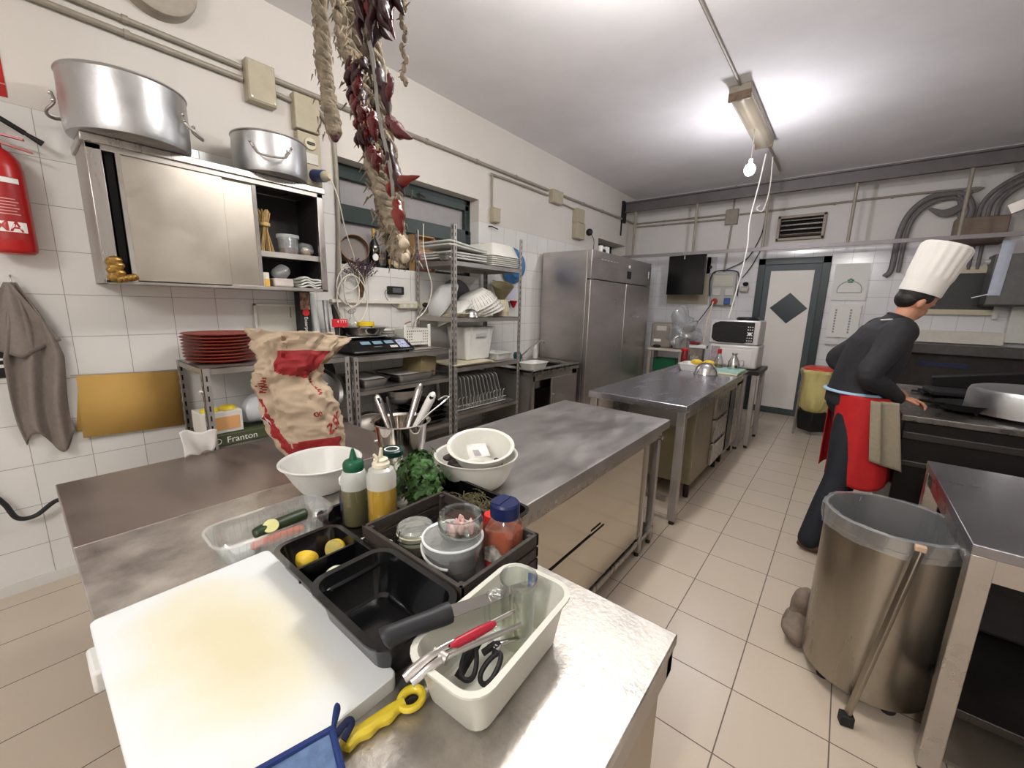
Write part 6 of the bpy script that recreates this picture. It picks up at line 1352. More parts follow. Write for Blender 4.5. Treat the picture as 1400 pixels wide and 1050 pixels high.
MB().tube(tr, .005, 8).build('trim_band', NAVY, bp_); MB().tube(tl, .005, 8).build('trim_band', NAVY, bp_)
c_ = V(holder(0, 0))
MB().tube(catmull([c_+V((.004, 0, .002)), c_+V((-.016, .016, .014)), c_+V((-.018, .021, .006)), c_+V((-.004, .006, 0))], 5), .0055, 8, flat=.4).build('hanging_loop', NAVY, bp_)
MB().tube(catmull([c_+V((.01, 0, 0)), c_+V((.006, .022, .002)), c_+V((.010, .026, -.004)), c_+V((.018, .008, -.01))], 5), .0055, 8, flat=.4).build('hanging_loop', mat('navy_dark', (18, 26, 60), .85), bp_)

# colanders / bowls on the counters
def ribbed(label, cx, cy, z, rb, rt, h, m, tilt=None, name='colander', holes=True, lip=.008, pw=.85):
    t = thing(name, label, 'colander' if holes else 'bowl', (cx, cy, z))
    if tilt: t.rotation_euler = tilt
    P = [(0, 0), (rb-.003, 0), (rb, .003)]
    n = 26
    for i in range(1, n):
        f = i/n; P.append((rb+(rt-rb)*f**pw+.0008*(i % 2), h*f))
    P += [(rt, h-.004), (rt+lip, h-.003), (rt+lip+.001, h+.001), (rt+lip-.003, h+.003), (rt-.002, h+.001)]
    for i in range(n-1, 0, -1):
        f = i/n; P.append((rb+(rt-rb)*f**pw-.003-.0010*(i % 2), h*f+.001))
    P += [(rb-.003, .005), (0, .005)]
    MB().lathe(P, seg=72).build('colander_body' if holes else 'bowl_body', m, t, local=True)
    return t
ribbed('white ribbed colander on the seam of the counter beside the sack', -1.395, .645, z0, .066, .130, .112, WHITE)
ribbed('cream bowl holding dark seafood under the small colander', -1.018, 1.055, z0, .085, .152, .118, mat('bowl_cream', (222, 219, 208), .4, var=.08), holes=False, name='plastic_bowl', lip=.005, pw=.5)
MS = mat('mussel_dark', (70, 60, 56), .5, var=.6, scale=60)
for k in range(16):
    a = 2*PI*k/16+random.uniform(-.15, .15); rr = random.uniform(.088, .104)
    mb = MB().ell((0, 0, 0), (.030, .017, .012), 14, 10); Mx = T4((-1.018+rr*math.cos(a), 1.055+rr*math.sin(a), z0+.098+random.uniform(-.006, .006)), rz=random.uniform(0, 6), rx=random.uniform(-.6, .6))
    mb.xf(Mx); tag(mb.build('dried_mushroom', MS), 'dark wrinkled dried mushroom in the cream bowl', 'mushroom', 'dried mushrooms in the cream bowl')
ribbed('small white ribbed colander with paper inside, nested in the bowl', -.985, 1.045, z0+.078, .062, .114, .094, WHITE_W, tilt=(.16, .14, 0))
t = thing('paper_slip', 'printed paper slip lying in the small colander', 'paper', (-.99, 1.04, z0+.10)); MB().add([(-1.050, 1.03, z0+.152), (-1.0, 1.085, z0+.155), (-.925, 1.03, z0+.140), (-.975, .975, z0+.132)], [(0, 1, 2, 3)]).build('slip', PAPER, t, solid=.001)
MB().add([(-1.00, 1.015, z0+.1475), (-.985, 1.030, z0+.1485), (-.948, 1.010, z0+.1420), (-.965, .992, z0+.1400)], [(0, 1, 2, 3)]).build('print', mat('print_grey2', (150, 146, 146), .8), t)
# steel bucket with utensils
bk = thing('steel_bucket', 'tall stainless bucket full of utensils on the worktable', 'bucket', (-1.37, .975, z0)); bxx, byy = -1.345, .955; bk.location = (bxx, byy, z0)
MB().lathe([(0, 0), (.078, 0), (.082, .005), (.086, .03), (.104, .195), (.116, .200), (.118, .204), (.114, .206), (.102, .198), (.083, .03), (.078, .006), (0, .004)], seg=56).build('bucket_body', mat('polished_bucket', (208, 202, 194), .09, 1), bk, local=True)
MB().lathe([(0, .0), (.012, 0), (.012, .01), (0, .012)], (-.06, -.075, .12), 12, ax=(-.6, -.75, 0)).build('ear', STEEL_B, bk, local=True)
def utensil(name, label, a, b, m, r, hole=None, flat=.4, wide=None):
    t = thing(name, label, 'utensil', a); a, b = V(a), V(b)
    if wide:
        MB().tube([a, a.lerp(b, .15), a.lerp(b, .9), a.lerp(b, .97), b], [r, r, wide, wide*.8, wide*.3], 14, flat=flat).build('handle', m, t)
    else: MB().tube([a, b], r, 12, flat=flat).build('handle', m, t)
    if hole:
        d = (b-a).normalized(); c = a.lerp(b, .9); n = V((c.x, c.y, c.z-1.52)).normalized()
        MB().tube([c-d*.012-n*wide*.6, c+d*.012-n*wide*.6], wide*.38, 10).build('hanging_hole', HOLE, t)
    return t
zb0 = z0+.03
utensil('steel_ladle', 'steel utensil with slotted handle leaning out of the bucket', (-1.355, .955, zb0), (-1.485, .935, z0+.292), STEEL, .012, True, .75, .020)
utensil('whisk_handle', 'thin dark wire utensil beside the slotted handle', (-1.35, .96, zb0), (-1.455, .965, z0+.282), DARK_STEEL, .006, None, .8, .009)
utensil('steel_spoon', 'steel spoon with channelled handle standing in the bucket', (-1.36, .95, zb0), (-1.375, 1.08, z0+.335), STEEL_B, .014, None, .8, .021)
utensil('spatula', 'white plastic spatula standing tallest in the bucket', (-1.35, .94, zb0), (-1.27, 1.065, z0+.315), WHITE, .019, True, .7, .025)
t = thing('wire_hook', 'steel hook utensil leaning out of the bucket rim', 'utensil', (-1.33, .94, zb0))
MB().tube(catmull([(-1.33, .94, zb0), (-1.28, .99, z0+.19), (-1.215, 1.06, z0+.28), (-1.205, 1.085, z0+.300), (-1.225, 1.085, z0+.303), (-1.25, 1.07, z0+.285)], 6), .0035, 8).build('wire', STEEL_B, t)

# ------------------------------------------------------------------ flour sack
fsx, fsy = -1.80, .775
vd = V((fsx, fsy, 0)).normalized(); uu = V((vd.y, -vd.x, 0))  # uu: to the camera's right, vd: away
KRAFT = mat('kraft_paper', (184, 164, 140), .75, var=.18, scale=9, bump=.5, bscale=28)
KRED = mat('kraft_red_print', (150, 34, 38), .7, var=.15, scale=9, bump=.5, bscale=28)
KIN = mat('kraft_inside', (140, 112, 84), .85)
HS = .545
def sack(u, v, off=0.):
    """u: turn around the sack (0 faces the camera's right end, .25 faces the camera), v: height"""
    a = 2*PI*u
    prof_w = [.122, .142, .156, .156, .148, .134, .142, .168, .200]
    prof_d = [.085, .095, .10, .10, .095, .088, .080, .066, .050]
    prof_o = [.036, .022, .004, -.014, -.034, -.050, -.042, -.018, .010]
    k = v*(len(prof_w)-1); i = min(int(k), len(prof_w)-2); f = k-i; f = f*f*(3-2*f)
    W = prof_w[i]*(1-f)+prof_w[i+1]*f; Dp = prof_d[i]*(1-f)+prof_d[i+1]*f; O = prof_o[i]*(1-f)+prof_o[i+1]*f
    c, s = math.cos(a), math.sin(a)
    x = W*math.copysign(abs(c)**.55, c); y = Dp*math.copysign(abs(s)**.6, s)
    top = HS*(1+.05*(-c)*max(0, v-.6)*1.5 - .04*max(0, c)*max(0, v-.7)*2)
    z = top*v
    q = V((x*3, y*3, z*2.5)); cr_ = noise.noise(q*3.2)*.020+(.16-abs(noise.noise(q*5.5+V((5, 1, 2)))))*.050+(.16-abs(noise.noise(q*12+V((2, 7, 2)))))*.028-.008
    amp = .30+.95*v
    # a waist crease facing the camera near the upper part
    fold = .040*math.exp(-((v-.62-.10*c)/.07)**2)*max(0, s) + .03*math.exp(-((v-.62)/.08)**2)*max(0, c)
    R_ = 1+off
    p = V((fsx, fsy, z0)) + uu*((x+O)*1.0 + c*cr_*amp) - vd*((y-fold)+ s*cr_*amp)
    n = (uu*c*.6 - vd*s).normalized()
    return p+n*off+V((0, 0, z+cr_*.3*v))
NU, NV = 120, 96
sk2 = MB(); vs = [sack(i/NU, j/NV) for j in range(NV+1) for i in range(NU)]
fs = []; mi = []
def redzone(u, v):
    a = u % 1
    # left stripe, bottom middle block, top front patch, wheat ear
    uL = a-.44+.10*v*(v > .0)
    if v < .50 and abs(a-(.425-.10*(.5-v)*2)) < .042: return True
    if v < .16 and .12 < a < .30 and v < .17-.25*abs(a-.2): return True
    if .63 < v < .86 and .13 < a < .28 and v > .63+1.1*abs(a-.21): return True
    for k in range(6):
        yy = .55+.022*k; aa = .375-.008*k
        if abs(v-yy-(a-aa)*.25) < .007 and abs(a-aa) < .020: return True
        yy = .52+.022*k; aa = .155-.003*k
        if abs(v-yy+(a-aa)*.3) < .007 and abs(a-aa) < .016: return True
    dd = math.hypot((a-.43)*1.9, (v-.555)*1.0)
    if .042 < dd < .050: return True
    return False
for j in range(NV):
    for i in range(NU):
        fs.append((j*NU+i, j*NU+(i+1) % NU, (j+1)*NU+(i+1) % NU, (j+1)*NU+i)); mi.append(1 if redzone((i+.5)/NU, (j+.5)/NV) else 0)
sk2.add(vs, fs); sk2.m = mi; sk2.add(vs[:NU], [tuple(range(NU))]); 
fl = thing('flour_sack', 'open crumpled kraft paper flour sack with red print', 'paper sack', (fsx, fsy, z0))
sk2.build('sack_paper', [KRAFT, KRED], fl, solid=.0015, sm=60)
# inner fold closing the mouth a little way down
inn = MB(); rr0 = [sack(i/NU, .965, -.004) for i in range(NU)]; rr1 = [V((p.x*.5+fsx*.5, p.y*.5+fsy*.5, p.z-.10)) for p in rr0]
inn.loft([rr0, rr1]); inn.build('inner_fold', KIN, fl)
text_mesh('SA', .055, lambda x, y: tuple(sack(.398-x/.9, .34+y/HS, .006)), False).build('lettering', PAPER, fl)
text_mesh('25K', .060, lambda x, y: tuple(sack(.140-x/.80, .27+(y+x*.6)/HS, .004)), True).build('lettering', KRED, fl)
text_mesh('00', .03, lambda x, y: tuple(sack(.215-x/.9, .36+y/HS, .004)), True).build('lettering', KRED, fl)

# ------------------------------------------------------------------ hanging braids and chillies (x, z laid out in the plane y = .95)
YC = .95
hb_ = thing('chilli_braid', 'hanging garlic braids and string of dried red chillies', 'garlic braid', (-1.36, YC, 3.38))
HUSK = mat('garlic_husk', (112, 98, 80), .85, var=.6, scale=22, bump=.9, bscale=55, bdist=.01)
HUSK2 = mat('pale_husk', (144, 130, 110), .85, var=.55, scale=26, bump=.8, bscale=60, bdist=.01)
def braid(path, r, m, turns, name='braided_rope', strands=3, rs=None, sd=0):
    P = catmull(path, 14); n = len(P); out = MB()
    for s_ in range(strands):
        pts = []; rad = []
        for i, p in enumerate(P):
            f = i/(n-1); ph = turns*2*PI*f+s_*2*PI/strands; R_ = (rs(f) if rs else r)
            jit = noise.noise(p*20+V((s_*3+sd, 0, 0)))*.5
            pts.append(p+V((math.cos(ph)*R_*.75, math.sin(ph)*R_*.6, math.sin(ph*2)*R_*.2))*(1+jit*.3)); rad.append(R_*(.62+.42*noise.noise(p*38+V((s_*7+sd, 1, 2)))))
        out.tube(pts, rad, 10)
    return out.build(name, m, hb_)
braid([(-1.80, YC, 3.36), (-1.80, YC, 2.75), (-1.79, YC, 2.50), (-1.775, YC, 2.36), (-1.75, YC, 2.27), (-1.735, YC, 2.20)], .026, HUSK2, 9, sd=1)
def rs_main(f): return .046-.018*f
braid([(-1.66, YC+.02, 3.37), (-1.65, YC+.02, 2.8), (-1.60, YC+.02, 2.55), (-1.53, YC+.02, 2.3), (-1.48, YC+.01, 2.12), (-1.42, YC, 1.96), (-1.385, YC, 1.84), (-1.345, YC, 1.73), (-1.30, YC, 1.67)], .046, HUSK, 9, rs=rs_main, sd=2)
braid([(-1.62, YC-.03, 3.37), (-1.60, YC-.03, 2.6), (-1.51, YC-.03, 2.35), (-1.455, YC-.03, 2.15), (-1.40, YC-.03, 1.98), (-1.34, YC-.03, 1.85), (-1.305, YC-.02, 1.76), (-1.285, YC-.02, 1.68)], .026, HUSK2, 11, sd=5)
braid([(-1.56, YC+.05, 3.37), (-1.55, YC+.05, 2.7), (-1.49, YC+.05, 2.4), (-1.42, YC+.04, 2.1), (-1.37, YC+.03, 1.9), (-1.33, YC+.01, 1.76), (-1.29, YC, 1.68)], .022, HUSK2, 10, sd=8)
fz = MB()
for k in range(700):
    f = random.random()**.8; z = 2.75-1.08*f; xc = -1.60+.30*max(0, (2.6-z)/.93); xc = min(xc, -1.29)
    p = V((xc+random.gauss(0, .032), YC+random.uniform(-.06, .04), z)); d = V((random.gauss(0, .6), random.gauss(0, .6), -1)).normalized(); L_ = random.uniform(.015, .05)
    fz.tube([p, p+d*L_*.5+V((.003, 0, 0)), p+d*L_], [.0035, .0028, .0008], 4)
for k in range(90):
    z = random.uniform(2.2, 2.75); p = V((-1.79+random.gauss(0, .018), YC+random.uniform(-.04, .03), z)); d = V((random.gauss(0, .7), random.gauss(0, .4), -1)).normalized()
    fz.tube([p, p+d*.012, p+d*.028], [.003, .0025, .0006], 4)
fz.build('loose_husk', HUSK2, hb_, kind='stuff')
gb = MB()
for k in range(11):
    gb.ell((-1.30+.018*(k % 3)-.012*(k % 2), YC-.02+.01*(k % 2), 1.665+.016*(k//2)), (.022, .02, .02), 12, 8)
gb.build('garlic_knots', mat('garlic_knot', (206, 190, 164), .7, var=.35, scale=40, bump=.5), hb_)
MB().ell((-1.735, YC, 2.195), (.02, .02, .03), 12, 8).build('purple_knot', mat('purple_husk', (92, 58, 58), .8, var=.4, scale=40), hb_)
# white tape strip
MB().grid(lambda u, v: (-1.345+.110*(1-v)+.019*u, YC-.085+.006*math.sin(v*9), 1.87+.49*v), 4, 14).build('paper_strip', mat('tape_grey', (138, 134, 128), .6, var=.3, scale=20), hb_, solid=.002)
CH = [mat('chilli_dark', (44, 12, 17), .38, var=.3, scale=20, coat=.15, bump=.5, bscale=60), mat('chilli_red', (84, 20, 20), .22, var=.3, scale=20, coat=.4), mat('chilli_bright', (116, 36, 26), .25, var=.3, scale=20, coat=.3)]
STK = mat('chilli_stalk', (150, 130, 92), .8)
def chilli(p, d, L_, r, m, curl=.2):
    p, d = V(p), V(d).normalized(); sd_ = d.cross(V((0, 1, 0)))
    if sd_.length < .1: sd_ = V((1, 0, 0))
    sd_.normalize(); pts = []; rad = []
    for i in range(12):
        f = i/11; pts.append(p+d*L_*f+sd_*L_*curl*f*f+V((0, .004*math.sin(f*8), 0))); rad.append(r*(.35+1.0*math.sin(PI*min(1, f*.85+.12))**.8)*(1-.75*f**3)*(1+.12*math.sin(f*17+p.x*50)))
    c = MB().tube(pts, rad, 12, flat=.72).build('chilli', m, hb_)
    MB().tube([p-d*.018, p-d*.006, p+d*.004], [.002, .003, .005], 6).build('stalk', STK, c)
random.seed(11)
for k in range(95):   # big cluster
    z = 2.90-.46*random.random()**.9; x = -1.325-.16*max(0, z-2.6)+.17*(random.random()-.5)
    chilli((x, YC-.03-random.uniform(0, .07), z), (random.uniform(-.45, .5), random.uniform(-.3, .2), -1), random.uniform(.07, .115), random.uniform(.015, .024), CH[0] if random.random() < .8 else CH[1], random.uniform(-.5, .5))
for k in range(34):
    z = random.uniform(2.10, 2.36); chilli((-1.435+.07*(random.random()-.5)+.18*(2.36-z)*.5, YC-.06-random.uniform(0, .03), z), (random.uniform(-.6, .6), -.1, -1), random.uniform(.045, .075), random.uniform(.012, .018), CH[0] if random.random() < .7 else CH[1], random.uniform(-.4, .4))
for (x, z, dx, dz, L_, r, m, cu_) in ((-1.45, 2.16, -.1, -1, .10, .018, 1, .1), (-1.42, 2.16, .25, -1, .09, .018, 1, -.1), (-1.44, 2.06, .3, -1, .08, .017, 1, .2), (-1.40, 2.04, -.2, -1, .07, .016, 1, .2),
    (-1.335, 2.12, .9, -.75, .15, .017, 1, .12), (-1.345, 2.06, .45, -1, .12, .013, 0, .05), (-1.32, 2.25, .35, -1, .10, .010, 1, -.55), (-1.36, 2.24, .8, -.9, .11, .013, 0, -.5), (-1.31, 1.98, .55, -1, .12, .013, 0, .0), (-1.335, 1.99, -.1, -1, .05, .010, 1, .2),
    (-1.33, 1.905, 1, .16, .155, .011, 2, -.08), (-1.325, 1.93, -.2, -1, .05, .012, 2, 0), (-1.30, 1.86, .38, -1, .11, .018, 2, -.1), (-1.27, 2.62, .6, -.3, .06, .009, 0, .3), (-1.38, 2.30, .2, -1, .12, .014, 0, .3)):
    chilli((x+.055, YC-.06, z), (dx, -.05, dz), L_*1.05, r*1.35, CH[m], cu_)
# garlic heads string with pale tops
q = MB()
for k in range(16):
    z = 2.55-.021*k; x = -1.235+.012*math.sin(k*1.7)
    q.ell((x, YC-.02, z), (.009, .008, .015), 8, 6); q.tube([(x, YC-.02, z), (x+random.uniform(-.03, .045), YC-.03, z-random.uniform(-.01, .02))], [.003, .001], 5)
q.build('dried_stems', HUSK2, hb_)
MB().tube([(-1.5, YC, 3.386), (-1.5, YC, 3.3)], .005).build('ceiling_hook', STEEL_D, hb_)

# ------------------------------------------------------------------ bin, cloth, prop bar
bn = thing('waste_bin', 'round stainless waste bin with plastic liner by the chef', 'waste bin', (.235, 2.09, 0))
bxc, byc, R_b, Hb = .245, 2.085, .205, .745
BINM = mat('bin_steel', (172, 164, 152), .32, 1, var=.25, scale=3, rvar=.1, stretch=(2, 2, .4), bump=.1, bscale=12)
MB().lathe([(0, .055), (R_b-.005, .055), (R_b, .06), (R_b, Hb-.05), (R_b+.004, Hb-.045), (R_b+.004, Hb), (R_b, Hb+.002), (R_b-.003, Hb), (R_b-.004, .065), (0, .065)], (bxc, byc, 0), 72).build('drum', BINM, bn)
def liner(a, r, h): return r*(1+.014*math.sin(9*a+h*30)+.008*math.sin(23*a-h*40))
LIN = clear('bin_liner', (236, 238, 242), .16, milky=.12, rough=.16)
MB().lathe([(R_b+.012, Hb-.065), (R_b+.014, Hb-.03), (R_b+.012, Hb+.004), (R_b-.006, Hb+.006), (R_b-.012, Hb-.05), (R_b-.022, Hb-.2), (R_b-.03, Hb-.4), (R_b-.06, .12), (0, .10)], (bxc, byc, 0), 110, fn=liner).build('liner', LIN, bn)
for a in (.6, 2.2, 3.8, 5.3):
    x, y = bxc+.15*math.cos(a), byc+.15*math.sin(a); w_ = MB().cyl((x, y-.012, .024), (x, y+.012, .024), .024, seg=16).build('caster', RUBBER, bn); MB().bb(x-.012, x+.012, y-.014, y+.014, .03, .056).build('caster_fork', STEEL_D, w_)
pb = thing('prop_bar', 'slim steel bar with rubber foot leaning against the bin', 'bar', (.17, 1.87, 0))
MB().bar((.205, 1.80, .045), (.300, 1.852, .735), .024, .014).build('bar', mat('bar_steel', (160, 152, 140), .35, 1), pb, bev=.003); MB().box((.203, 1.798, .022), (.042, .035, .044), rz=.3).build('rubber_foot', RUBBER, pb, bev=.004); MB().box((.300, 1.853, .745), (.03, .022, .02)).build('worn_cap', mat('cap_peach', (190, 160, 134), .6), pb, bev=.003)
ck = thing('floor_cloth', 'crumpled grey cloth on the floor beside the bin', 'cloth', (.0, 2.15, 0))
q = blob((.005, 2.17, .06), (.055, .085, .075), .7, 11, seg=40, rings=28, seed=51); q.build('cloth', mat('floor_cloth', (126, 112, 100), .95, var=.2, scale=40, bump=.5, bscale=160), ck)
blob((.02, 2.25, .13), (.045, .06, .10), .7, 12, seg=36, rings=26, seed=61, flatbase=False).build('cloth_fold', mat('floor_cloth', (126, 112, 100), .95), ck)

# ------------------------------------------------------------------ right side table and range
rt = thing('side_worktable', 'stainless worktable with square legs beside the waste bin', 'worktable', (.95, 2.2, 0))
MB().bb(.385, 1.75, 1.745, 2.655, ZT-.035, ZT).build('worktop', mat('grey_top', (150, 148, 152), .32, .95, var=.12, scale=4, rvar=.08), rt, bev=.003)
q = MB(); q.bb(.40, 1.74, 1.755, 1.78, ZT-.11, ZT-.035); q.bb(.40, .42, 1.76, 2.64, ZT-.11, ZT-.035); q.bb(.40, 1.74, 2.62, 2.645, ZT-.11, ZT-.035); q.build('apron', STEEL, rt)
legs(rt, [(.415, 1.778), (.415, 2.62), (1.7, 1.78), (1.7, 2.62)], ZT-.035, w=.055, z0=.02, m=STEEL)
MB().bb(.41, 1.73, 1.78, 2.63, .24, .27).build('undershelf', DARK_STEEL, rt, bev=.003)
MB().bb(.42, 1.74, 1.80, 2.60, .04, .055).build('floor_board', mat('floor_board', (92, 84, 74), .6), rt)
tag(MB().bb(.55, 1.7, 2.3, 2.6, .272, .60).build('dark_crate', mat('dark_box', (40, 37, 36), .6, var=.3), bev=.02), 'dark box stored on the shelf under the side worktable', 'box')
rg = thing('cooking_range', 'dark steel cooking range the chef leans over', 'cooking range', (.9, 3.8, 0))
SX, SY0, SY1, SZ = .325, 3.23, 4.70, .95
MB().bb(SX+.02, 1.75, SY0+.03, SY1, .12, SZ-.04).build('range_body', mat('range_dark', (52, 48, 47), .4, .8, var=.25, scale=5), rg, bev=.004)
MB().bb(SX, 1.78, SY0, SY1, SZ-.035, SZ).build('range_top', mat('range_top', (134, 128, 122), .3, .9, var=.4, scale=8, rvar=.1), rg, bev=.004)
MB().bb(SX+.02, 1.76, SY0+.01, SY0+.03, SZ-.14, SZ-.10).build('trim_rail', mat('rail_dark', (80, 76, 74), .35, .9), rg, bev=.003)
MB().bb(SX+.02, 1.76, SY0+.005, SY0+.03, SZ-.30, SZ-.27).build('trim_rail', mat('rail_dark', (80, 76, 74), .35, .9), rg, bev=.003)
legs(rg, [(SX+.06, SY0+.08), (1.68, SY0+.08), (SX+.06, SY1-.08), (1.68, SY1-.08)], .13, w=.05, z0=.02)
for (x, y) in ((.62, 4.25), (1.15, 4.25), (1.25, 3.6), (.66, 3.66)):
    q = MB()
    for k in range(4): a = PI*k/4; q.bar((x-.17*math.cos(a), y-.17*math.sin(a), SZ+.012), (x+.17*math.cos(a), y+.17*math.sin(a), SZ+.012), .012, .014)
    q.tube([(x+.12*math.cos(a), y+.12*math.sin(a), SZ+.012) for a in [2*PI*i/24 for i in range(24)]], .007, 6, closed=True)
    q.build('pan_support', BLACK_M, rg)
t = thing('aluminium_pot', 'upturned aluminium pot resting on the cooking range', 'cooking pot', (.88, 3.58, SZ+.02))
MB().lathe([(.275, 0), (.28, .003), (.278, .02), (.272, .12), (.262, .142), (.235, .15), (0, .152), (0, .148), (.232, .146), (.257, .138), (.266, .12), (.272, .02), (.275, 0)], (.90, 3.62, SZ+.02), 80).build('pot_body', ALU, t)
t = thing('dark_pan', 'long dark griddle pan standing behind the pot on range', 'pan', (.8, 4.2, SZ)); MB().box((.86, 4.30, SZ+.11), (.62, .03, .16), ry=-.18, rx=.2).build('pan_plate', BLACK_M, t, bev=.01)
MB().box((.72, 4.1, SZ+.05), (.42, .25, .035), rz=.1).build('pan_base', BLACK_M, t, bev=.01)
t = thing('frying_pan', 'black frying pan held by the chef on the range', 'frying pan', (.62, 3.46, SZ+.02)); MB().lathe([(0, 0), (.10, 0), (.13, .04), (.133, .04), (.10, .005), (0, .005)], (.62, 3.56, SZ+.022), 44).build('pan_body', BLACK_M, t)
MB().tube([(.52, 3.48, SZ+.055), (.40, 3.38, SZ+.075)], .012, 10, flat=.6).build('handle', BLACK_M, t)

# ------------------------------------------------------------------ the chef (facing +x in local space)
CX, CY, CR = .105, 3.42, math.radians(12)
chf = thing('person', 'person in black jacket, red apron and tall white hat bending over the range', 'person', (CX, CY, 0), CR)
SKIN = mat('skin', (196, 140, 112), .5, sss=.08, var=.08, scale=30)
def chain(mb, pts, rs, seg=14, n=6):
    P = catmull(pts, n); k = len(pts)-1; rr = []
    for i in range(len(P)):
        f = i/(len(P)-1)*k; a = min(int(f), k-1); rr.append(rs[a]*(1-(f-a))+rs[a+1]*(f-a))
    mb.tube(P, rr, seg)
    for p, r in ((pts[0], rs[0]), (pts[-1], rs[-1])): mb.ell(p, (r, r, r), 12, 8)
hip = V((0, 0, .96)); neck = V((.150, 0, 1.475)); head = V((.195, 0, 1.605))
hl, hr_ = V((0, .10, .93)), V((-.01, -.10, .93)); kl, kr = V((.07, .11, .50)), V((-.05, -.18, .50)); al, ar_ = V((.02, .13, .09)), V((-.165, -.29, .10))
shl, shr = V((.105, .185, 1.415)), V((.105, -.185, 1.415)); ell_, elr = V((-.07, .28, 1.20)), V((-.02, -.27, 1.16)); wl, wr = V((.18, .17, 1.05)), V((.175, -.155, 1.035))
body = MB()
chain(body, [hip, V((.04, 0, 1.12)), V((.09, 0, 1.28)), V((.13, 0, 1.42))], [.12, .115, .13, .10])
chain(body, [V((.14, 0, 1.42)), neck, V((.185, 0, 1.56))], [.065, .056, .056])
for h_, k_, a_ in ((hl, kl, al), (hr_, kr, ar_)): chain(body, [h_, k_, a_], [.085, .055, .038])
for s_, e_, w_ in ((shl, ell_, wl), (shr, elr, wr)): chain(body, [s_, e_, w_], [.05, .038, .026])
hd = Matrix.Rotation(.55, 3, 'Y') @ Matrix.Rotation(.38, 3, 'Z')   # head bent forward
def H(x, y, z): return head+hd @ V((x, y, z))
body.ell(H(0, 0, .03), (.095, .075, .105), 28, 20, R=hd)
body.ell(H(.045, 0, -.045), (.055, .052, .062), 20, 14, R=hd)
body.ell(H(.098, 0, -.02), (.020, .013, .022), 12, 8, R=hd); body.ell(H(.092, 0, .012), (.012, .010, .03), 12, 8, R=hd)
body.ell(H(.085, 0, -.062), (.016, .022, .009), 12, 8, R=hd)
for s_ in (-1, 1):
    body.ell(H(-.008, s_*.078, -.008), (.018, .010, .032), 12, 8, R=hd)
    body.ell(H(.078, s_*.032, .028), (.014, .018, .008), 10, 6, R=hd)
def hand(mb, w_, d, side):
    d = V(d).normalized(); up = V((0, 0, 1)); sd_ = d.cross(up).normalized(); nn = sd_.cross(d)
    pc = w_+d*.045; R_ = Matrix((d, sd_, nn)).transposed()
    mb.ell(pc, (.048, .038, .016), 16, 10, R=R_)
    for i, L_ in enumerate((.062, .072, .068, .052)):
        o_ = (i-1.5)*.019; b0 = w_+d*.078+sd_*o_*1.0; 
        mb.tube([b0, b0+d*L_*.45-nn*.008, b0+d*L_*.72-nn*.026, b0+d*L_*.75-nn*.042], [.0092, .0088, .008, .0065], 10)
        mb.ell(b0+d*L_*.75-nn*.043, (.0065,)*3, 8, 6)
    t0 = w_+d*.03+sd_*side*.028; mb.tube([t0, t0+d*.022+sd_*side*.018-nn*.008, t0+d*.048+sd_*side*.020-nn*.018], [.0115, .0105, .008], 10)
hand(body, wr, (.98, .10, -.12), 1); hand(body, wl, (.9, -.35, -.12), -1)
body.build('body', SKIN, chf, local=True, remesh=.0055, smoothit=3)
for s_ in (-1, 1):
    MB().ell(H(.082, s_*.030, .018), (.008, .012, .007), 12, 8).build('eye', mat('eye_dark', (40, 30, 26), .2), chf, local=True)
hair = MB(); hair.ell(H(-.018, 0, .045), (.086, .081, .098), 28, 18, R=hd); hair.ell(H(-.040, 0, -.005), (.055, .068, .062), 20, 12, R=hd)
for s_ in (-1, 1): hair.ell(H(.005, s_*.073, .035), (.03, .012, .035), 12, 8, R=hd)
hair.build('hair', mat('hair_black', (26, 20, 18), .55, bump=.6, bscale=120), chf, local=True, remesh=.006, smoothit=3)
JK = mat('jacket_black', (38, 37, 41), .75, var=.25, scale=9, bump=.35, bscale=14, bdist=.02)
jk = MB()
def ering(c, a, b, tilt, n=28):
    R_ = Matrix.Rotation(tilt, 3, 'Y'); return [V(c)+R_ @ V((a*math.cos(2*PI*i/n), b*math.sin(2*PI*i/n), 0)) for i in range(n)]
jk.loft([ering((-.01, 0, .93), .140, .185, .1), ering((.0, 0, .99), .150, .190, .15), ering((.02, 0, 1.08), .155, .180, .2), ering((.045, 0, 1.20), .158, .190, .28), ering((.075, 0, 1.32), .152, .205, .32), ering((.10, 0, 1.405), .130, .200, .34), ering((.125, 0, 1.46), .09, .13, .36), ering((.142, 0, 1.495), .066, .072, .38), ering((.15, 0, 1.512), .064, .068, .4)])
chain(jk, [shl-V((0, .02, 0)), shl, (shl+ell_)/2, ell_, (ell_+wl)/2, wl-V((.02, -.01, 0))], [.085, .085, .070, .062, .054, .046])
chain(jk, [shr+V((0, .02, 0)), shr, (shr+elr)/2, elr, (elr+wr)/2, wr-V((.02, .01, 0))], [.085, .085, .070, .062, .054, .046])
jk.build('jacket', JK, chf, local=True, remesh=.009, smoothit=8)
MB().tube([V((.148, 0, 1.505))+Matrix.Rotation(.4, 3, 'Y') @ V((.060*math.cos(a), .064*math.sin(a), 0)) for a in [2*PI*i/30 for i in range(30)]], .009, 8, closed=True).build('collar', JK, chf, local=True)
MB().box((.055, -.12, 1.492), (.05, .022, .006), ry=-.1, rz=.3).build('white_tab', PAPER, chf, local=True)
tr_ = MB()
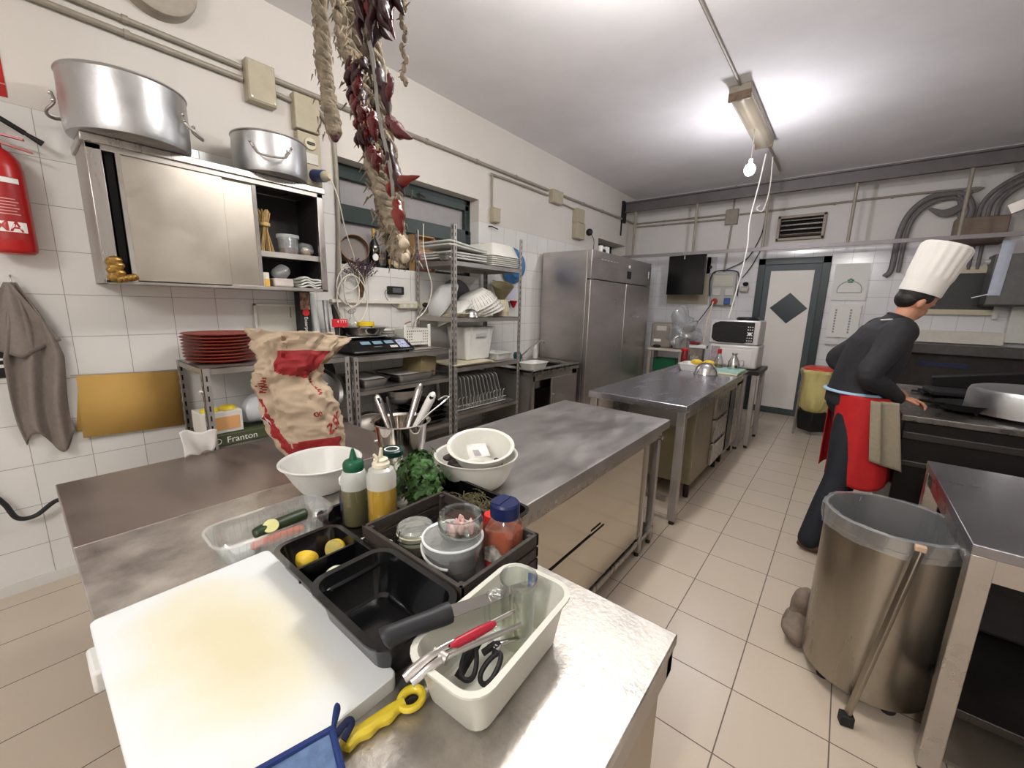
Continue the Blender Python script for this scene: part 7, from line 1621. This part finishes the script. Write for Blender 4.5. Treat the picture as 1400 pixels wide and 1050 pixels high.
chain(tr_, [hl+V((0, -.01, .02)), (hl+kl)/2, kl, (kl+al)/2, al+V((0, 0, -.02))], [.098, .088, .072, .068, .064]); chain(tr_, [hr_+V((0, .01, .02)), (hr_+kr)/2, kr, (kr+ar_)/2, ar_+V((0, 0, -.02))], [.098, .088, .072, .068, .064]); tr_.ell((-.01, 0, .95), (.13, .170, .10), 24, 14)
tr_.build('trousers', mat('trousers_navy', (28, 30, 38), .8, var=.2, scale=14, bump=.3, bscale=16, bdist=.015), chf, local=True, remesh=.009, smoothit=6)
for a_, dy in ((al, 0), (ar_, 0)):
    s_ = MB(); s_.ell(V((a_.x+.06, a_.y, .035)), (.125, .045, .035), 24, 14); s_.ell(V((a_.x-.005, a_.y, .06)), (.055, .042, .055), 20, 12)
    s_.v = [(v[0], v[1], max(v[2], .004)) for v in s_.v]
    s_.build('shoe', mat('shoe_brown', (96, 62, 48), .5, var=.2, scale=20), chf, local=True, remesh=.006, smoothit=3)
RA = mat('apron_red', (186, 26, 30), .75, var=.15, scale=10, bump=.3, bscale=18, bdist=.01)
def apron(u, v):
    a = math.radians(-152+292*u); z = 1.03-.56*v; fl_ = 1+.10*v
    rx, ry = .170*fl_, .236*fl_
    wv = 1+.03*math.sin(a*6+v*2)*v
    return (.02+.02*(1-v)+rx*math.cos(a)*wv+.03*v, ry*math.sin(a)*wv, z-.02*math.sin(a*3)*v)
MB().grid(apron, 60, 26).build('apron', RA, chf, local=True, solid=.004)
MB().tube([V((.02-.005+.172*math.cos(a), .205*math.sin(a), 1.035)) for a in [2*PI*i/50 for i in range(50)]], .011, 8, closed=True, flat=.5).build('waist_tie', mat('tie_blue', (150, 178, 202), .8), chf, local=True)
def tow(u, v):
    a = math.radians(-100+34*u+10*v); z = 1.02-.36*v-.05*u*v
    return (.05+.215*math.cos(a)*(1+.08*v)+.03*u*v+.012*math.sin(u*9), -.01+.268*math.sin(a)*(1+.08*v)-.012*math.sin(u*8), z)
MB().grid(tow, 20, 20).build('hip_towel', mat('towel_beige', (150, 140, 120), .9, var=.12, scale=40, bump=.5, bscale=180), chf, local=True, solid=.006)
hat = MB(); Rh = Matrix.Rotation(.30, 3, 'Y')
def Hh(a, r, h): return head+hd @ V((-.012, 0, .055))+Rh @ V((r*math.cos(a), r*.93*math.sin(a), h))
rings = []
for (r, h, pl_) in ((.098, -.012, 0), (.101, .0, 0), (.104, .075, 0), (.106, .082, .2), (.108, .10, 1), (.112, .17, 1), (.117, .24, 1), (.118, .262, .8), (.108, .276, .5), (.07, .283, .2), (.01, .280, 0)):
    rings.append([Hh(2*PI*i/96, r*(1+pl_*.022*math.sin(16*2*PI*i/96)), h) for i in range(96)])
hat.loft(rings, cap=True); hat.build('chef_hat', mat('hat_white', (232, 228, 222), .85, var=.04), chf, local=True)

# ------------------------------------------------------------------ camera, world, view
M = ((.775224, .631262, .023446), None, None)
def cam_axes(yaw, pitch, roll):
    f = V((math.sin(yaw)*math.cos(pitch), math.cos(yaw)*math.cos(pitch), -math.sin(pitch))); r = V((math.cos(yaw), -math.sin(yaw), 0)); d = f.cross(r)
    return math.cos(roll)*r+math.sin(roll)*d, -math.sin(roll)*r+math.cos(roll)*d, f
r_, d_, f_ = cam_axes(-.6796, .18980, -.02345)
cam = bpy.data.cameras.new('camera'); co = bpy.data.objects.new('camera', cam); COL.objects.link(co)
mw_ = Matrix(((r_.x, -d_.x, -f_.x, 0), (r_.y, -d_.y, -f_.y, 0), (r_.z, -d_.z, -f_.z, 1.52), (0, 0, 0, 1)))
co.matrix_world = mw_
cam.sensor_width = 36; cam.sensor_fit = 'HORIZONTAL'; cam.lens = 555.3/1400*36; cam.clip_start = .02
SC.camera = co
wd = bpy.data.worlds.new('world'); SC.world = wd; wd.use_nodes = True; wd.node_tree.nodes['Background'].inputs[0].default_value = (.05, .05, .06, 1); wd.node_tree.nodes['Background'].inputs[1].default_value = .3
SC.view_settings.view_transform = 'Standard'; SC.view_settings.look = 'None'; SC.view_settings.gamma = 1; SC.view_settings.use_curve_mapping = False
SC.view_settings.exposure = 0.72
